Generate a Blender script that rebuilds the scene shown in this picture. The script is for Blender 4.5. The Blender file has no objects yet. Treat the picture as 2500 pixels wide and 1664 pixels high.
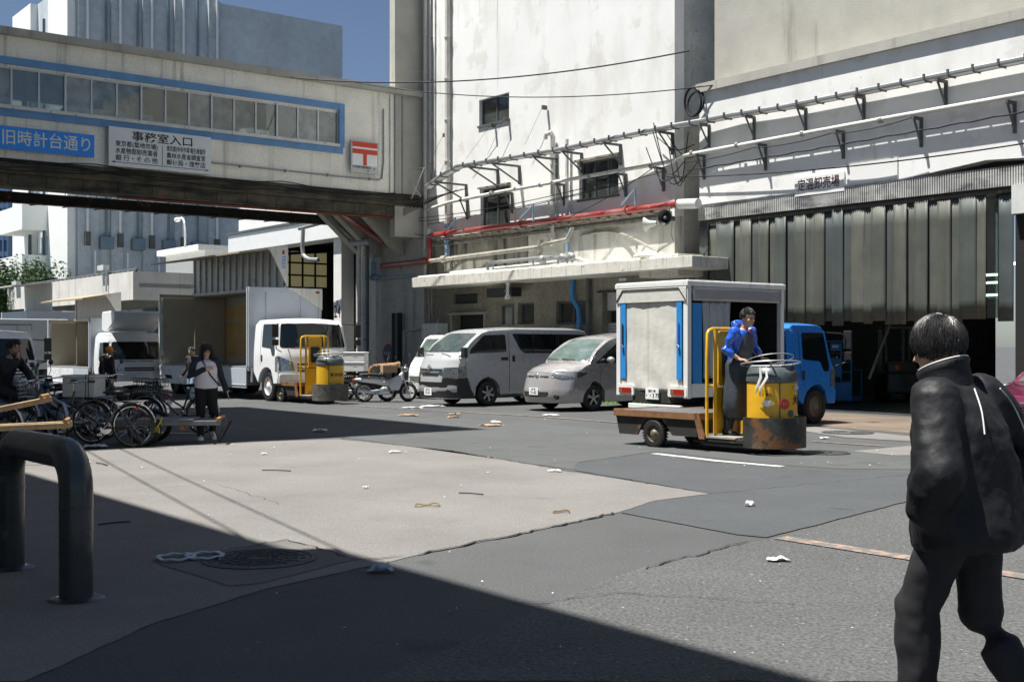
import bpy, bmesh, math, random
from mathutils import Vector, Matrix
R = math.radians
random.seed(7)
sc = bpy.context.scene
C = sc.collection
# ---------------------------------------------------------------- camera, sky, sun, exposure
FPX, CX, HOR, H = 2900.0, 1250.0, 842.0, 1.55      # focal length and horizon in photo pixels, eye height in metres
cam_d = bpy.data.cameras.new('camera'); cam = bpy.data.objects.new('camera', cam_d); C.objects.link(cam)
cam_d.sensor_width = 36; cam_d.lens = 36 * FPX / 2500; cam_d.shift_y = (HOR - 832) / 2500
cam.location = (0, 0, H); cam.rotation_euler = (R(90), 0, 0); cam_d.clip_end = 2000; cam_d.clip_start = .05
sc.camera = cam
EL = R(70); LH = Vector((.98, .2, 0)).normalized()
SUND = Vector((-LH.x * math.cos(EL), -LH.y * math.cos(EL), math.sin(EL)))     # towards the sun
w = bpy.data.worlds.new('World'); sc.world = w; w.use_nodes = True
nt = w.node_tree; bg = nt.nodes['Background']; sky = nt.nodes.new('ShaderNodeTexSky')
sky.sky_type = 'NISHITA'; sky.sun_disc = False; sky.sun_elevation = EL; sky.sun_rotation = math.atan2(SUND.x, SUND.y)
sky.dust_density = .6; sky.air_density = .7
nt.links.new(sky.outputs[0], bg.inputs[0]); bg.inputs[1].default_value = .05
sd = bpy.data.lights.new('sun', 'SUN'); sd.energy = 5.0; sd.angle = R(.5); sd.color = (1, .975, .93)
so = bpy.data.objects.new('sun', sd); C.objects.link(so)
so.rotation_euler = SUND.to_track_quat('Z', 'Y').to_euler(); so.location = (-20, 0, 40)
vs = sc.view_settings; vs.view_transform = 'Standard'; vs.look = 'None'; vs.gamma = 1; vs.use_curve_mapping = False
vs.exposure = .9
sc.cycles.max_bounces = 6; sc.cycles.diffuse_bounces = 3; sc.cycles.transparent_max_bounces = 12
# ---------------------------------------------------------------- street frame: X along the market front (to the right), Y into it
AN = R(37.8); sA, cA = math.sin(AN), math.cos(AN); TH = -(math.pi / 2 - AN)
ROT = Matrix.Rotation(TH, 4, 'Z'); INV = ROT.inverted()
def Fw(x, y, z=0): return ROT @ Vector((x, y, z))
def W(px, py=HOR, y=22.5):                 # photo pixel -> (X, Z) on a front parallel to the market wall
    a = (px - CX) / FPX; Y = y / (sA + cA * a); return -Y * (cA - sA * a), H + (HOR - py) / FPX * Y
def Bp(px, py=HOR, s=33.9):                # photo pixel -> (Y, Z) on a plane across the street
    a = (px - CX) / FPX; Y = s / (cA - sA * a); return Y * (sA + cA * a), H + (HOR - py) / FPX * Y
def G(px, py):                             # photo pixel -> ground point
    Y = H * FPX / (py - HOR); return (px - CX) / FPX * Y, Y
def P3(px, py, Y): return ((px - CX) / FPX * Y, Y, H + (HOR - py) / FPX * Y)
# ---------------------------------------------------------------- objects
ORG = {}
def thing(name, label, cat, loc=(0, 0, 0), rot=0., group=None, fr=False):
    o = bpy.data.objects.new(name, None); C.objects.link(o); o.empty_display_size = .2
    if fr: o.location = Fw(*loc); o.rotation_euler = (0, 0, TH + rot); ORG[o.name] = Vector(loc)
    else: o.location = loc; o.rotation_euler = (0, 0, rot)
    o['label'] = label; o['category'] = cat
    if group: o['group'] = group
    return o
def tag(o, label, cat, group=None):
    o['label'] = label; o['category'] = cat
    if group: o['group'] = group
    return o
class MB:
    def __init__(s): s.v = []; s.f = []
    def add(s, vs, fs):
        n = len(s.v); s.v += [Vector(v) for v in vs]; s.f += [[i + n for i in f] for f in fs]; return s
    def bx(s, x0, x1, y0, y1, z0, z1):
        return s.add([(x, y, z) for z in (z0, z1) for y in (y0, y1) for x in (x0, x1)],
                     [(0, 2, 3, 1), (4, 5, 7, 6), (0, 1, 5, 4), (2, 6, 7, 3), (0, 4, 6, 2), (1, 3, 7, 5)])
    def box(s, c, d, rot=None):
        m = rot or Matrix.Identity(3); c = Vector(c); h = [k / 2 for k in d]
        return s.add([c + m @ Vector((x * h[0], y * h[1], z * h[2])) for z in (-1, 1) for y in (-1, 1) for x in (-1, 1)],
                     [(0, 2, 3, 1), (4, 5, 7, 6), (0, 1, 5, 4), (2, 6, 7, 3), (0, 4, 6, 2), (1, 3, 7, 5)])
    def ring(s, c, t, r, n, ref=None):
        t = Vector(t).normalized(); ref = Vector(ref) if ref else (Vector((0, 0, 1)) if abs(t.z) < .9 else Vector((1, 0, 0)))
        u = (ref - t * ref.dot(t)).normalized(); w_ = t.cross(u); a, b = (r if isinstance(r, (tuple, list)) else (r, r))
        return [Vector(c) + u * math.cos(2 * math.pi * k / n) * a + w_ * math.sin(2 * math.pi * k / n) * b for k in range(n)]
    def loft(s, rings, cap=True, close=False):
        n = len(rings[0]); m = len(rings); vs = [v for r in rings for v in r]; fs = []
        for i in range(m if close else m - 1):
            j = (i + 1) % m
            for k in range(n): l = (k + 1) % n; fs.append((i * n + k, i * n + l, j * n + l, j * n + k))
        if cap and not close: fs.append(tuple(range(n - 1, -1, -1))); fs.append(tuple((m - 1) * n + k for k in range(n)))
        return s.add(vs, fs)
    def cyl(s, p0, p1, r0, r1=None, n=10, cap=True):
        p0, p1 = Vector(p0), Vector(p1); t = p1 - p0; r1 = r0 if r1 is None else r1
        return s.loft([s.ring(p0, t, r0, n), s.ring(p1, t, r1, n)], cap)
    def tube(s, pts, r, n=8, close=False, smooth=0, ref=None):
        pts = [Vector(p) for p in pts]
        for _ in range(smooth):
            q = []
            m = len(pts)
            for i in range(m if close else m - 1):
                a, b = pts[i], pts[(i + 1) % m]; q += [a * .75 + b * .25, a * .25 + b * .75]
            if not close: q = [pts[0]] + q[1:-1] + [pts[-1]]
            pts = q
        m = len(pts); rings = []; u = None
        for i, p in enumerate(pts):
            a = pts[(i - 1) % m] if (i or close) else p; b = pts[(i + 1) % m] if (i < m - 1 or close) else p
            t = (b - a).normalized()
            if u is None: u = Vector(ref) if ref else (Vector((0, 0, 1)) if abs(t.z) < .9 else Vector((1, 0, 0)))
            u = (u - t * u.dot(t)).normalized(); w_ = t.cross(u)
            rr = r[int(i * (len(r) - 1) / max(1, m - 1))] if isinstance(r, list) else r
            ra, rb = rr if isinstance(rr, tuple) else (rr, rr)
            rings.append([p + u * math.cos(2 * math.pi * k / n) * ra + w_ * math.sin(2 * math.pi * k / n) * rb for k in range(n)])
        return s.loft(rings, True, close)
    def circ(s, c, nrm, R_, r, n=24, m=6):
        c = Vector(c); pts = s.ring(c, nrm, R_, n); rings = []
        ax = Vector(nrm).normalized()
        for p in pts:
            d = (p - c).normalized()
            rings.append([p + d * math.cos(2 * math.pi * k / m) * r + ax * math.sin(2 * math.pi * k / m) * r for k in range(m)])
        return s.loft(rings, False, True)
    def lathe(s, c, ax, prof, n=24, cap=True):
        c, ax = Vector(c), Vector(ax).normalized()
        return s.loft([s.ring(c + ax * h, ax, max(r, 1e-4), n) for r, h in prof], cap)
    def prism(s, poly, axis, a, b):
        def P(p, t): q = list(p); q.insert(axis, t); return q
        n = len(poly); vs = [P(p, a) for p in poly] + [P(p, b) for p in poly]
        fs = [tuple(range(n - 1, -1, -1)), tuple(range(n, 2 * n))] + [(k, (k + 1) % n, n + (k + 1) % n, n + k) for k in range(n)]
        return s.add(vs, fs)
    def ell(s, c, r, n=12, m=8, rot=None):
        c = Vector(c); M_ = rot or Matrix.Identity(3); r = (r, r, r) if isinstance(r, (int, float)) else r
        rings = [[c + M_ @ Vector((r[0] * math.sin(t) * math.cos(p), r[1] * math.sin(t) * math.sin(p), r[2] * math.cos(t)))
                  for p in [2 * math.pi * k / n for k in range(n)]] for t in [.02 + (math.pi - .04) * i / m for i in range(m + 1)]]
        return s.loft(rings, True)
    def map(s, fn): s.v = [Vector(fn(v)) for v in s.v]; return s
    def build(s, name, mat, parent=None, bev=0, smooth=False, ang=38, seg=2, kind=None, label=None):
        me = bpy.data.meshes.new(name); o = None
        off = Vector((0, 0, 0)); p = parent
        while p is not None:
            if p.name in ORG: off = ORG[p.name]
            p = p.parent
        me.from_pydata([tuple(v - off) for v in s.v], [], s.f); me.validate(verbose=False)
        bm = bmesh.new(); bm.from_mesh(me); bmesh.ops.recalc_face_normals(bm, faces=bm.faces); bm.to_mesh(me); bm.free()
        me.materials.append(mat)
        if smooth:
            me.shade_smooth(); me.set_sharp_from_angle(angle=R(ang))
        o = bpy.data.objects.new(name, me); C.objects.link(o)
        if parent is not None: o.parent = parent
        if bev:
            b = o.modifiers.new('bevel', 'BEVEL'); b.width = bev; b.segments = seg; b.limit_method = 'ANGLE'; b.angle_limit = R(35)
            b.use_clamp_overlap = False; b.harden_normals = False
        if kind: o['kind'] = kind
        if label: o['label'] = label
        return o
def copy_tree(o, parent=None):
    c = o.copy(); C.objects.link(c)
    if parent is not None: c.parent = parent
    for ch in list(o.children): copy_tree(ch, c)
    return c
def fmesh(mb, name, mat, label, cat, group=None, **k):      # one-mesh thing given in street-frame coordinates
    xs = [v.x for v in mb.v]; ys = [v.y for v in mb.v]; zs = [v.z for v in mb.v]
    c = Vector(((min(xs) + max(xs)) / 2, (min(ys) + max(ys)) / 2, min(zs))); mb.v = [v - c for v in mb.v]
    o = mb.build(name, mat, **k); o.location = Fw(*c); o.rotation_euler = (0, 0, TH)
    return tag(o, label, cat, group)
def wmesh(mb, name, mat, label, cat, group=None, **k):      # one-mesh thing given in world coordinates
    xs = [v.x for v in mb.v]; ys = [v.y for v in mb.v]; zs = [v.z for v in mb.v]
    c = Vector(((min(xs) + max(xs)) / 2, (min(ys) + max(ys)) / 2, min(zs))); mb.v = [v - c for v in mb.v]
    o = mb.build(name, mat, **k); o.location = c
    return tag(o, label, cat, group)
# text as a thin mesh; u = reading direction, up = up direction, lower-left or centred at p
def text(parent, s, p, u, up, size, mat, name='lettering', depth=.002, align='CENTER', sx=1., bold=0., fit=None):
    cu = bpy.data.curves.new('t', 'FONT'); cu.body = s; cu.align_x = align; cu.align_y = 'CENTER'; cu.extrude = depth; cu.offset = bold
    cu.resolution_u = 3
    to = bpy.data.objects.new('t', cu); C.objects.link(to)
    dg = bpy.context.evaluated_depsgraph_get(); me = bpy.data.meshes.new_from_object(to.evaluated_get(dg))
    bpy.data.objects.remove(to)
    u = Vector(u).normalized(); up = Vector(up).normalized(); n = u.cross(up)
    if fit: xs_ = [v.co.x for v in me.vertices]; sx = fit / max(.01, max(xs_) - min(xs_)) / size
    off = Vector((0, 0, 0)); q = parent
    while q is not None:
        if q.name in ORG: off = ORG[q.name]
        q = q.parent
    p = Vector(p) - off
    for v in me.vertices: v.co = p + u * v.co.x * size * sx + up * v.co.y * size + n * v.co.z
    me.name = name; me.materials.clear(); me.materials.append(mat)
    o = bpy.data.objects.new(name, me); C.objects.link(o); o.parent = parent
    return o
# ---------------------------------------------------------------- materials
def M(name, col, rough=.6, metal=0., var=.12, vs=2.5, bump=0., bs=60., streak=None, spots=None, fine=0., fs=150., spec=.5, coat=0., world=False, grime=None):
    m = bpy.data.materials.new(name); m.use_nodes = True; t = m.node_tree; N = t.nodes; L = t.links
    b = N['Principled BSDF']; b.inputs['Roughness'].default_value = rough; b.inputs['Metallic'].default_value = metal
    b.inputs['Specular IOR Level'].default_value = spec; b.inputs['Coat Weight'].default_value = coat; b.inputs['Coat Roughness'].default_value = .05
    tc = N.new('ShaderNodeNewGeometry' if world else 'ShaderNodeTexCoord'); co = tc.outputs['Position' if world else 'Object']
    def noise(scale, det=5, mp=None, rg=.6):
        n = N.new('ShaderNodeTexNoise'); n.inputs['Scale'].default_value = scale; n.inputs['Detail'].default_value = det; n.inputs['Roughness'].default_value = rg
        if mp:
            k = N.new('ShaderNodeMapping'); k.inputs['Scale'].default_value = mp; L.new(co, k.inputs[0]); L.new(k.outputs[0], n.inputs['Vector'])
        else: L.new(co, n.inputs['Vector'])
        return n.outputs['Fac']
    def ramp(f, a, c, lo=0., hi=1.):
        r = N.new('ShaderNodeMapRange'); r.inputs[1].default_value = a; r.inputs[2].default_value = c; r.inputs[3].default_value = lo; r.inputs[4].default_value = hi
        L.new(f, r.inputs[0]); return r.outputs[0]
    def mix(f, c1, c2):
        x = N.new('ShaderNodeMix'); x.data_type = 'RGBA'; L.new(f, x.inputs[0])
        for i, c in ((6, c1), (7, c2)):
            if isinstance(c, (tuple, list)): x.inputs[i].default_value = (*c, 1)
            else: L.new(c, x.inputs[i])
        return x.outputs[2]
    c = mix(ramp(noise(vs), .3, .7), [k * (1 - var) for k in col], [min(1, k * (1 + var)) for k in col])
    if fine:
        c = mix(ramp(noise(fs, 3), .35, .65), c, c) if False else c
        x = N.new('ShaderNodeMix'); x.data_type = 'RGBA'; x.blend_type = 'MULTIPLY'; x.inputs[0].default_value = 1
        L.new(c, x.inputs[6]); r = N.new('ShaderNodeCombineColor'); f = ramp(noise(fs, 2), .3, .7, 1 - fine, 1 + fine)
        for k in range(3): L.new(f, r.inputs[k])
        L.new(r.outputs[0], x.inputs[7]); c = x.outputs[2]
    for st in ([streak] if isinstance(streak, tuple) else (streak or [])):
        scol, amt, sx, sz, lo = st
        c = mix(ramp(noise(1., 6, (sx, sx, sz)), lo, lo + .18, 0, amt), c, scol)
    for st in ([spots] if isinstance(spots, tuple) else (spots or [])):
        pcol, scl, lo, amt = st
        c = mix(ramp(noise(scl, 5), lo, lo + .06, 0, amt), c, pcol)
    L.new(c, b.inputs['Base Color'])
    rr = ramp(noise(vs * 3), .3, .7, max(0, rough - .07), min(1, rough + .07)); L.new(rr, b.inputs['Roughness'])
    if bump:
        bp = N.new('ShaderNodeBump'); bp.inputs['Strength'].default_value = bump; bp.inputs['Distance'].default_value = .02
        L.new(noise(bs, 4), bp.inputs['Height']); L.new(bp.outputs[0], b.inputs['Normal'])
    return m
def emis(name, col, st):
    m = bpy.data.materials.new(name); m.use_nodes = True; b = m.node_tree.nodes['Principled BSDF']
    b.inputs['Base Color'].default_value = (*col, 1); b.inputs['Emission Color'].default_value = (*col, 1); b.inputs['Emission Strength'].default_value = st
    return m
def glass(name, tint, refl=.08, dust=.1, dcol=(.3, .32, .3)):
    m = bpy.data.materials.new(name); m.use_nodes = True; t = m.node_tree; N = t.nodes; L = t.links; N.clear()
    o = N.new('ShaderNodeOutputMaterial'); tr = N.new('ShaderNodeBsdfTransparent'); tr.inputs[0].default_value = (*tint, 1)
    g = N.new('ShaderNodeBsdfGlossy'); g.inputs['Roughness'].default_value = .03; d = N.new('ShaderNodeBsdfDiffuse'); d.inputs[0].default_value = (*dcol, 1)
    lw = N.new('ShaderNodeFresnel'); lw.inputs[0].default_value = 1.5; mr = N.new('ShaderNodeMath'); mr.operation = 'ADD'; mr.inputs[1].default_value = refl; L.new(lw.outputs[0], mr.inputs[0])
    m1 = N.new('ShaderNodeMixShader'); m2 = N.new('ShaderNodeMixShader')
    nz = N.new('ShaderNodeTexNoise'); nz.inputs['Scale'].default_value = 3; tc = N.new('ShaderNodeTexCoord'); L.new(tc.outputs['Object'], nz.inputs['Vector'])
    mm = N.new('ShaderNodeMath'); mm.operation = 'MULTIPLY'; mm.inputs[1].default_value = dust * 2; L.new(nz.outputs[0], mm.inputs[0])
    L.new(mm.outputs[0], m1.inputs[0]); L.new(tr.outputs[0], m1.inputs[1]); L.new(d.outputs[0], m1.inputs[2])
    L.new(mr.outputs[0], m2.inputs[0]); L.new(m1.outputs[0], m2.inputs[1]); L.new(g.outputs[0], m2.inputs[2]); L.new(m2.outputs[0], o.inputs[0])
    return m
BLK = (.02, .02, .018); RUST = (.22, .09, .04); GRM = (.09, .085, .065)
plaster = M('white_painted_wall', (.82, .82, .79), .8, var=.04, vs=.8, bump=.15, bs=30, streak=[(GRM, .6, 3.2, .14, .62), ((.55, .52, .44), .5, .7, .3, .52), (RUST, .3, 9, .12, .70)], spots=[(GRM, 6, .70, .6), ((.62, .60, .54), .9, .56, .5)])
plaster2 = M('stained_cream_wall', (.86, .84, .74), .85, var=.10, vs=1.2, bump=.25, bs=25, fine=.12, fs=20, streak=[(GRM, .6, 3., .15, .56), (RUST, .35, 6, .3, .66)])
shadewall = M('shaded_grey_wall', (.50, .50, .46), .85, var=.14, vs=1.3, bump=.3, bs=18, fine=.12, fs=14, streak=[(GRM, .6, 2.4, .2, .55)], spots=(GRM, 3, .66, .5))  # grey base has shade painted in, for walls under bridge and in recess
dingy = M('dingy_render', (.26, .245, .19), .9, var=.2, vs=1.5, bump=.4, bs=14, fine=.2, fs=9, streak=[(BLK, .4, 1.6, .3, .58)])
stainconc = M('stained_ledge_concrete', (.62, .60, .53), .85, var=.12, vs=3, bump=.3, bs=25, streak=[((.06, .055, .045), .75, 16, 1.2, .56)], spots=(BLK, 7, .64, .8))
bandm = M('grimy_shaded_band', (.27, .26, .21), .85, var=.25, vs=2, bump=.3, bs=18, streak=[(BLK, .85, 4, .3, .47), ((.6, .58, .5), .5, 1.4, .5, .55)])
conc = M('weathered_concrete', (.42, .41, .36), .85, var=.12, vs=1.2, bump=.2, bs=22, streak=[(GRM, .5, 2.5, .2, .56)])
dark = M('dark_interior', (.03, .032, .03), .9); darker = M('flat_black', (.012, .012, .012), .8)  # second one is a near-black for linings, frames, slots and grilles
bluetrim = M('faded_blue_paint', (.12, .28, .52), .55, streak=((.05, .07, .08), .6, 3, 1.2, .62), spots=(RUST, 5, .7, .5))
alu = M('aluminium', (.55, .56, .56), .4, metal=.6, var=.1); alud = M('dull_aluminium', (.62, .63, .60), .5, var=.15, spots=(GRM, 5, .6, .6))
galv = M('galvanised_steel', (.30, .315, .315), .5, metal=.5, var=.15, spots=(RUST, 7, .68, .6))
greysteel = M('grey_painted_steel', (.10, .11, .11), .6, var=.2, spots=(RUST, 7, .66, .5))
blacks = M('black_grimy_steel', (.022, .021, .018), .75, var=.3, spots=(RUST, 4, .6, .5), streak=((.12, .11, .09), .5, 1, 3, .6))
girderm = M('stained_edge_beam', (.085, .078, .055), .85, var=.4, vs=3, bump=.3, spots=(RUST, 3, .62, .6), streak=[(BLK, .9, .8, 4, .47)])
redpaint = M('red_pipe_paint', (.30, .032, .025), .35, coat=.5, var=.2, spots=((.5, .42, .38), 8, .66, .6), streak=((.50, .36, .32), .5, .8, 3, .5))
whitepipe = M('white_pipe_paint', (.62, .61, .55), .55, var=.1, spots=(RUST, 7, .66, .6), streak=(GRM, .6, 4, .6, .6))
bluepipe = M('light_blue_pipe', (.24, .36, .48), .5, var=.1, spots=(GRM, 7, .68, .6)); bluepipe2 = M('blue_vinyl_pipe', (.05, .25, .55), .45)
creampipe = M('cream_conduit', (.34, .32, .27), .6, var=.2, spots=(GRM, 8, .6, .6)); rubber = M('black_rubber', (.012, .012, .012), .65, bump=.1, bs=60)
cable = M('black_cable', (.012, .012, .013), .6); white = M('white_enamel', (.80, .81, .80), .35, var=.04, spots=(GRM, 4, .7, .3)); whitesat = M('white_truck_paint', (.82, .83, .83), .28, var=.03, coat=.4, streak=(GRM, .2, 2, .5, .6))
silver = M('silver_car_paint', (.43, .44, .45), .3, metal=.15, var=.02, coat=.6); bronze = M('bronze_silver_car_paint', (.40, .385, .375), .25, metal=.35, var=.03, coat=.7)
maroon = M('maroon_car_paint', (.20, .022, .07), .15, metal=.4, var=.03, coat=1.); bluecab = M('blue_cab_paint', (.02, .19, .62), .3, var=.05, coat=.4)
bluepaint = M('blue_frame_paint', (.02, .21, .55), .4, var=.15, spots=(GRM, 6, .68, .5)); yellow = M('yellow_cart_paint', (.72, .40, .015), .4, var=.1, vs=5, coat=.3, spots=[(RUST, 6, .68, .6), ((.1, .08, .04), 13, .7, .6)])
cglass = M('dark_car_glass', (.008, .012, .012), .04, var=.1, spec=.7); lens = M('clear_lens', (.30, .33, .35), .08, metal=.7, var=.5, vs=18, coat=1.); chrome = M('chrome', (.62, .64, .64), .12, metal=1.)
plastic = M('black_plastic', (.018, .018, .02), .45); tail = M('red_lamp_lens', (.35, .02, .01), .2, coat=.5); amber = M('amber_lens', (.8, .25, .02), .2, coat=.5)
platew = M('plate_white', (.8, .8, .77), .5, var=.02); platet = M('plate_green_ink', (.01, .05, .03), .6); ink = M('black_ink', (.015, .015, .02), .7, var=.05)
woodr = M('worn_brown_wood', (.22, .105, .045), .75, var=.3, vs=6, bump=.3, streak=((.05, .03, .02), .6, 1, 8, .55)); wood = M('pale_raw_timber', (.42, .30, .17), .75, var=.2, vs=5, bump=.2, streak=((.16, .10, .05), .6, 12, 2, .55))
canvas = M('grubby_white_tarp', (.60, .585, .53), .75, var=.06, vs=3, bump=.35, bs=7, streak=[((.25, .24, .2), .45, 7, .5, .55)], spots=(GRM, 4, .70, .5)); tarp2 = M('silver_grey_tarp', (.38, .40, .41), .35, var=.1, metal=.3)
# ================================================================ GROUND
asph = M('asphalt_road', (.075, .078, .077), .9, var=.18, vs=.4, bump=.5, bs=70, fine=.3, fs=55, spots=[((.26, .25, .23), 38, .69, .7), ((.03, .03, .03), 1.1, .62, .45), ((.03, .03, .03), 5, .68, .5)], world=True)
asphc = M('coarse_asphalt', (.088, .09, .087), .9, var=.12, vs=.7, bump=.9, bs=45, fine=.45, fs=42, spots=[((.50, .48, .44), 30, .665, .9), ((.03, .03, .03), 26, .66, .7)], world=True)
asphd = M('smooth_dark_asphalt', (.062, .067, .069), .85, var=.10, vs=.8, bump=.35, bs=90, fine=.22, fs=70, spots=[((.22, .22, .21), 50, .71, .6), ((.035, .037, .04), .9, .60, .4)], world=True)
asphm = M('worn_mid_asphalt', (.080, .084, .083), .88, var=.14, vs=.6, bump=.4, bs=70, fine=.28, fs=55, spots=[((.26, .25, .23), 42, .69, .7), ((.035, .036, .036), 1.2, .60, .45)], world=True)
palec = M('pale_worn_paving', (.172, .163, .150), .9, var=.14, vs=.6, bump=.4, bs=60, fine=.22, fs=60, spots=[((.10, .09, .08), 1.3, .62, .28), ((.08, .07, .06), 16, .72, .7)], streak=((.14, .13, .12), .35, .3, 1, .55), world=True)
brownp = M('brown_stained_paving', (.15, .115, .085), .9, var=.25, vs=.8, bump=.3, bs=50, fine=.2, fs=50, world=True)
linew = M('worn_white_road_paint', (.55, .54, .50), .8, var=.2, vs=8, spots=((.12, .12, .12), 14, .56, .9), world=True)
lineo = M('worn_orange_road_paint', (.30, .20, .15), .85, var=.3, vs=8, spots=((.13, .13, .12), 9, .46, .95), world=True)
def sheet(name, pts, z, mat, rag=0, label=None):
    P = []
    n = len(pts)
    for i in range(n):
        a, b = Vector(pts[i]), Vector(pts[(i + 1) % n]); L_ = (b - a).length; k = max(1, int(L_ / .12)) if rag else 1
        for j in range(k):
            q = a.lerp(b, j / k)
            if rag and j: q = q + Vector((random.gauss(0, rag), random.gauss(0, rag)))
            P.append((q.x, q.y, z))
    mb = MB(); mb.add(P, [tuple(range(len(P)))])
    o = mb.build(name, mat); o['kind'] = 'structure'
    return o
g = MB(); g.add([(-600, -60, 0), (600, -60, 0), (600, 900, 0), (-600, 900, 0)], [(0, 1, 2, 3)]); go = g.build('ground', asph); go['kind'] = 'structure'
def GP(l): return [G(*p) for p in l]
pale = [(-250, 1128), (270, 1096), (600, 1078), (830, 1072), (1100, 1100), (1400, 1152), (1735, 1205), (1600, 1222), (1515, 1249), (1290, 1300), (1010, 1357), (900, 1382), (640, 1440), (380, 1520), (60, 1664), (-500, 1664)]
sheet('pale_pavement', GP(pale), .004, palec, .006)
sheet('dark_asphalt_patch', GP([(1400, 1148), (1420, 1130), (1597, 1106), (1890, 1139), (2050, 1152), (2080, 1147), (2240, 1157), (2440, 1176), (2190, 1230), (2130, 1247), (1870, 1313), (1800, 1306), (1515, 1252), (1600, 1225), (1738, 1206)]), .008, asphd, .006)
sheet('coarse_asphalt_patch', GP([(1500, 1408), (1560, 1388), (1840, 1322), (1875, 1317), (2135, 1250), (2560, 1150), (2900, 1664), (900, 1664)]), .004, asphc, .01)
sheet('mid_asphalt_patch', GP([(480, 1068), (830, 1066), (1398, 1146), (1415, 1128), (1600, 1102), (1890, 1134), (2050, 1144), (2500, 1150), (2500, 1105), (2100, 1095), (1380, 1040), (1000, 1012), (480, 1008)]), .004, asphm, .006)
sheet('brown_pavement', GP([(1900, 1018), (1960, 1004), (2230, 1020), (2700, 1045), (2700, 1095), (2400, 1070), (1900, 1034)]), .004, brownp, .01)
sheet('pale_pavement_strip', GP([(1965, 1040), (2090, 1052), (2230, 1066), (2230, 1078), (2060, 1068), (1960, 1052)]), .008, palec, .006)
sheet('pale_pavement_wedge', GP([(2080, 1102), (2230, 1088), (2330, 1090), (2330, 1112), (2180, 1112)]), .008, palec, .006)
def road_line(pts, wd, mat, name='road_marking', z=.012):
    mb = MB(); vs = []
    q = [Vector(G(*p)) for p in pts]; f = []
    for i in range(len(q)):
        d = (q[min(i + 1, len(q) - 1)] - q[max(i - 1, 0)]).normalized(); n = Vector((-d.y, d.x)) * wd / 2
        vs += [(q[i].x + n.x, q[i].y + n.y, z), (q[i].x - n.x, q[i].y - n.y, z)]
        if i: f.append((2 * i - 2, 2 * i - 1, 2 * i + 1, 2 * i))
    mb.add(vs, f); o = mb.build(name, mat); o['kind'] = 'structure'
road_line([(1597, 1108), (1750, 1126), (1910, 1140)], .14, linew)
road_line([(760, 984), (1000, 999), (1300, 1016), (1560, 1036)], .12, lineo)
road_line([(1905, 1314), (2100, 1345), (2300, 1376), (2560, 1420)], .17, lineo)
road_line([(1985, 1078), (2160, 1090)], .10, lineo)
road_line([(190, 1052), (510, 1060)], .12, linew)
# concrete collar with the manhole in the foreground shade
sheet('manhole_surround', GP([(385, 1377), (700, 1318), (868, 1366), (640, 1425), (560, 1432)]), .008, M('manhole_concrete', (.13, .125, .115), .9, var=.15, bump=.4, bs=40, world=True), .004)
cast = M('cast_iron_cover', (.06, .062, .06), .6, metal=.4, var=.3, vs=9, bump=.4, bs=40)
def manhole(c, r, label, ring=.05, pat=True):
    t = thing('manhole_cover', label, 'manhole', (c[0], c[1], .009), group='manhole covers in the road')
    b = MB(); b.lathe((0, 0, 0), (0, 0, 1), [(r + ring, 0), (r + ring, .006), (r + .012, .007), (r + .012, .001)], 40, False); b.build('rim', cast, t)
    d = MB(); d.lathe((0, 0, 0), (0, 0, 1), [(r, 0), (r, .005)], 40); d.build('lid', cast, t)
    if pat:
        e = MB()
        for k in range(1, 5):
            e.circ((0, 0, .005), (0, 0, 1), r * k / 5, .008, 30, 4)
        for k in range(16):
            a = k * math.pi / 8; e.cyl((r * .25 * math.cos(a), r * .25 * math.sin(a), .005), (r * .93 * math.cos(a), r * .93 * math.sin(a), .005), .007, n=4)
        e.build('raised_pattern', cast, t)
manhole(G(634, 1366), .36, 'large round iron manhole cover in the shaded foreground concrete square')
manhole(G(2070, 1057), .40, 'round manhole cover on pale paving beyond the walking man')
manhole(G(2015, 1106), .30, 'manhole cover at the tip of the cart shadow', pat=False)

def crack(pts, wd, mat, name='road_seam', z=.0125, wob=.02, seed=1):
    rr = random.Random(seed); q = [Vector(G(*p)) for p in pts]; L_ = []
    for a, b in zip(q, q[1:]):
        n = max(2, int((b - a).length / .10))
        for k in range(n): L_.append(a.lerp(b, k / n) + Vector((rr.gauss(0, wob), rr.gauss(0, wob))))
    m = MB(); vs_ = []; f = []
    for i in range(len(L_)):
        d = (L_[min(i + 1, len(L_) - 1)] - L_[max(i - 1, 0)]).normalized(); w_ = wd * rr.uniform(.3, 1.3); n = Vector((-d.y, d.x)) * w_ / 2
        vs_ += [(L_[i].x + n.x, L_[i].y + n.y, z), (L_[i].x - n.x, L_[i].y - n.y, z)]
        if i: f.append((2 * i - 2, 2 * i - 1, 2 * i + 1, 2 * i))
    m.add(vs_, f); o = m.build(name, mat); o['kind'] = 'structure'
seam = M('dark_road_seam', (.022, .022, .022), .9, world=True)
for i, (pts, wd) in enumerate((([(830, 1072), (1100, 1100), (1400, 1152), (1600, 1183)], .02), ([(1010, 1357), (1290, 1300), (1515, 1249)], .03), ([(1560, 1390), (1700, 1356), (1845, 1320)], .018), ([(2020, 1242), (2120, 1249)], .012), ([(385, 1377), (700, 1318), (868, 1366)], .02), ([(868, 1366), (1010, 1357)], .015), ([(1300, 1135), (1420, 1128), (1600, 1104)], .012), ([(1740, 1206), (1960, 1185), (2240, 1158)], .008), ([(700, 1010), (900, 1040), (830, 1072)], .012), ([(300, 1200), (520, 1180), (700, 1235)], .006), ([(1100, 1500), (1500, 1450), (2000, 1480)], .01))): crack(pts, wd, seam, seed=i)
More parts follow.
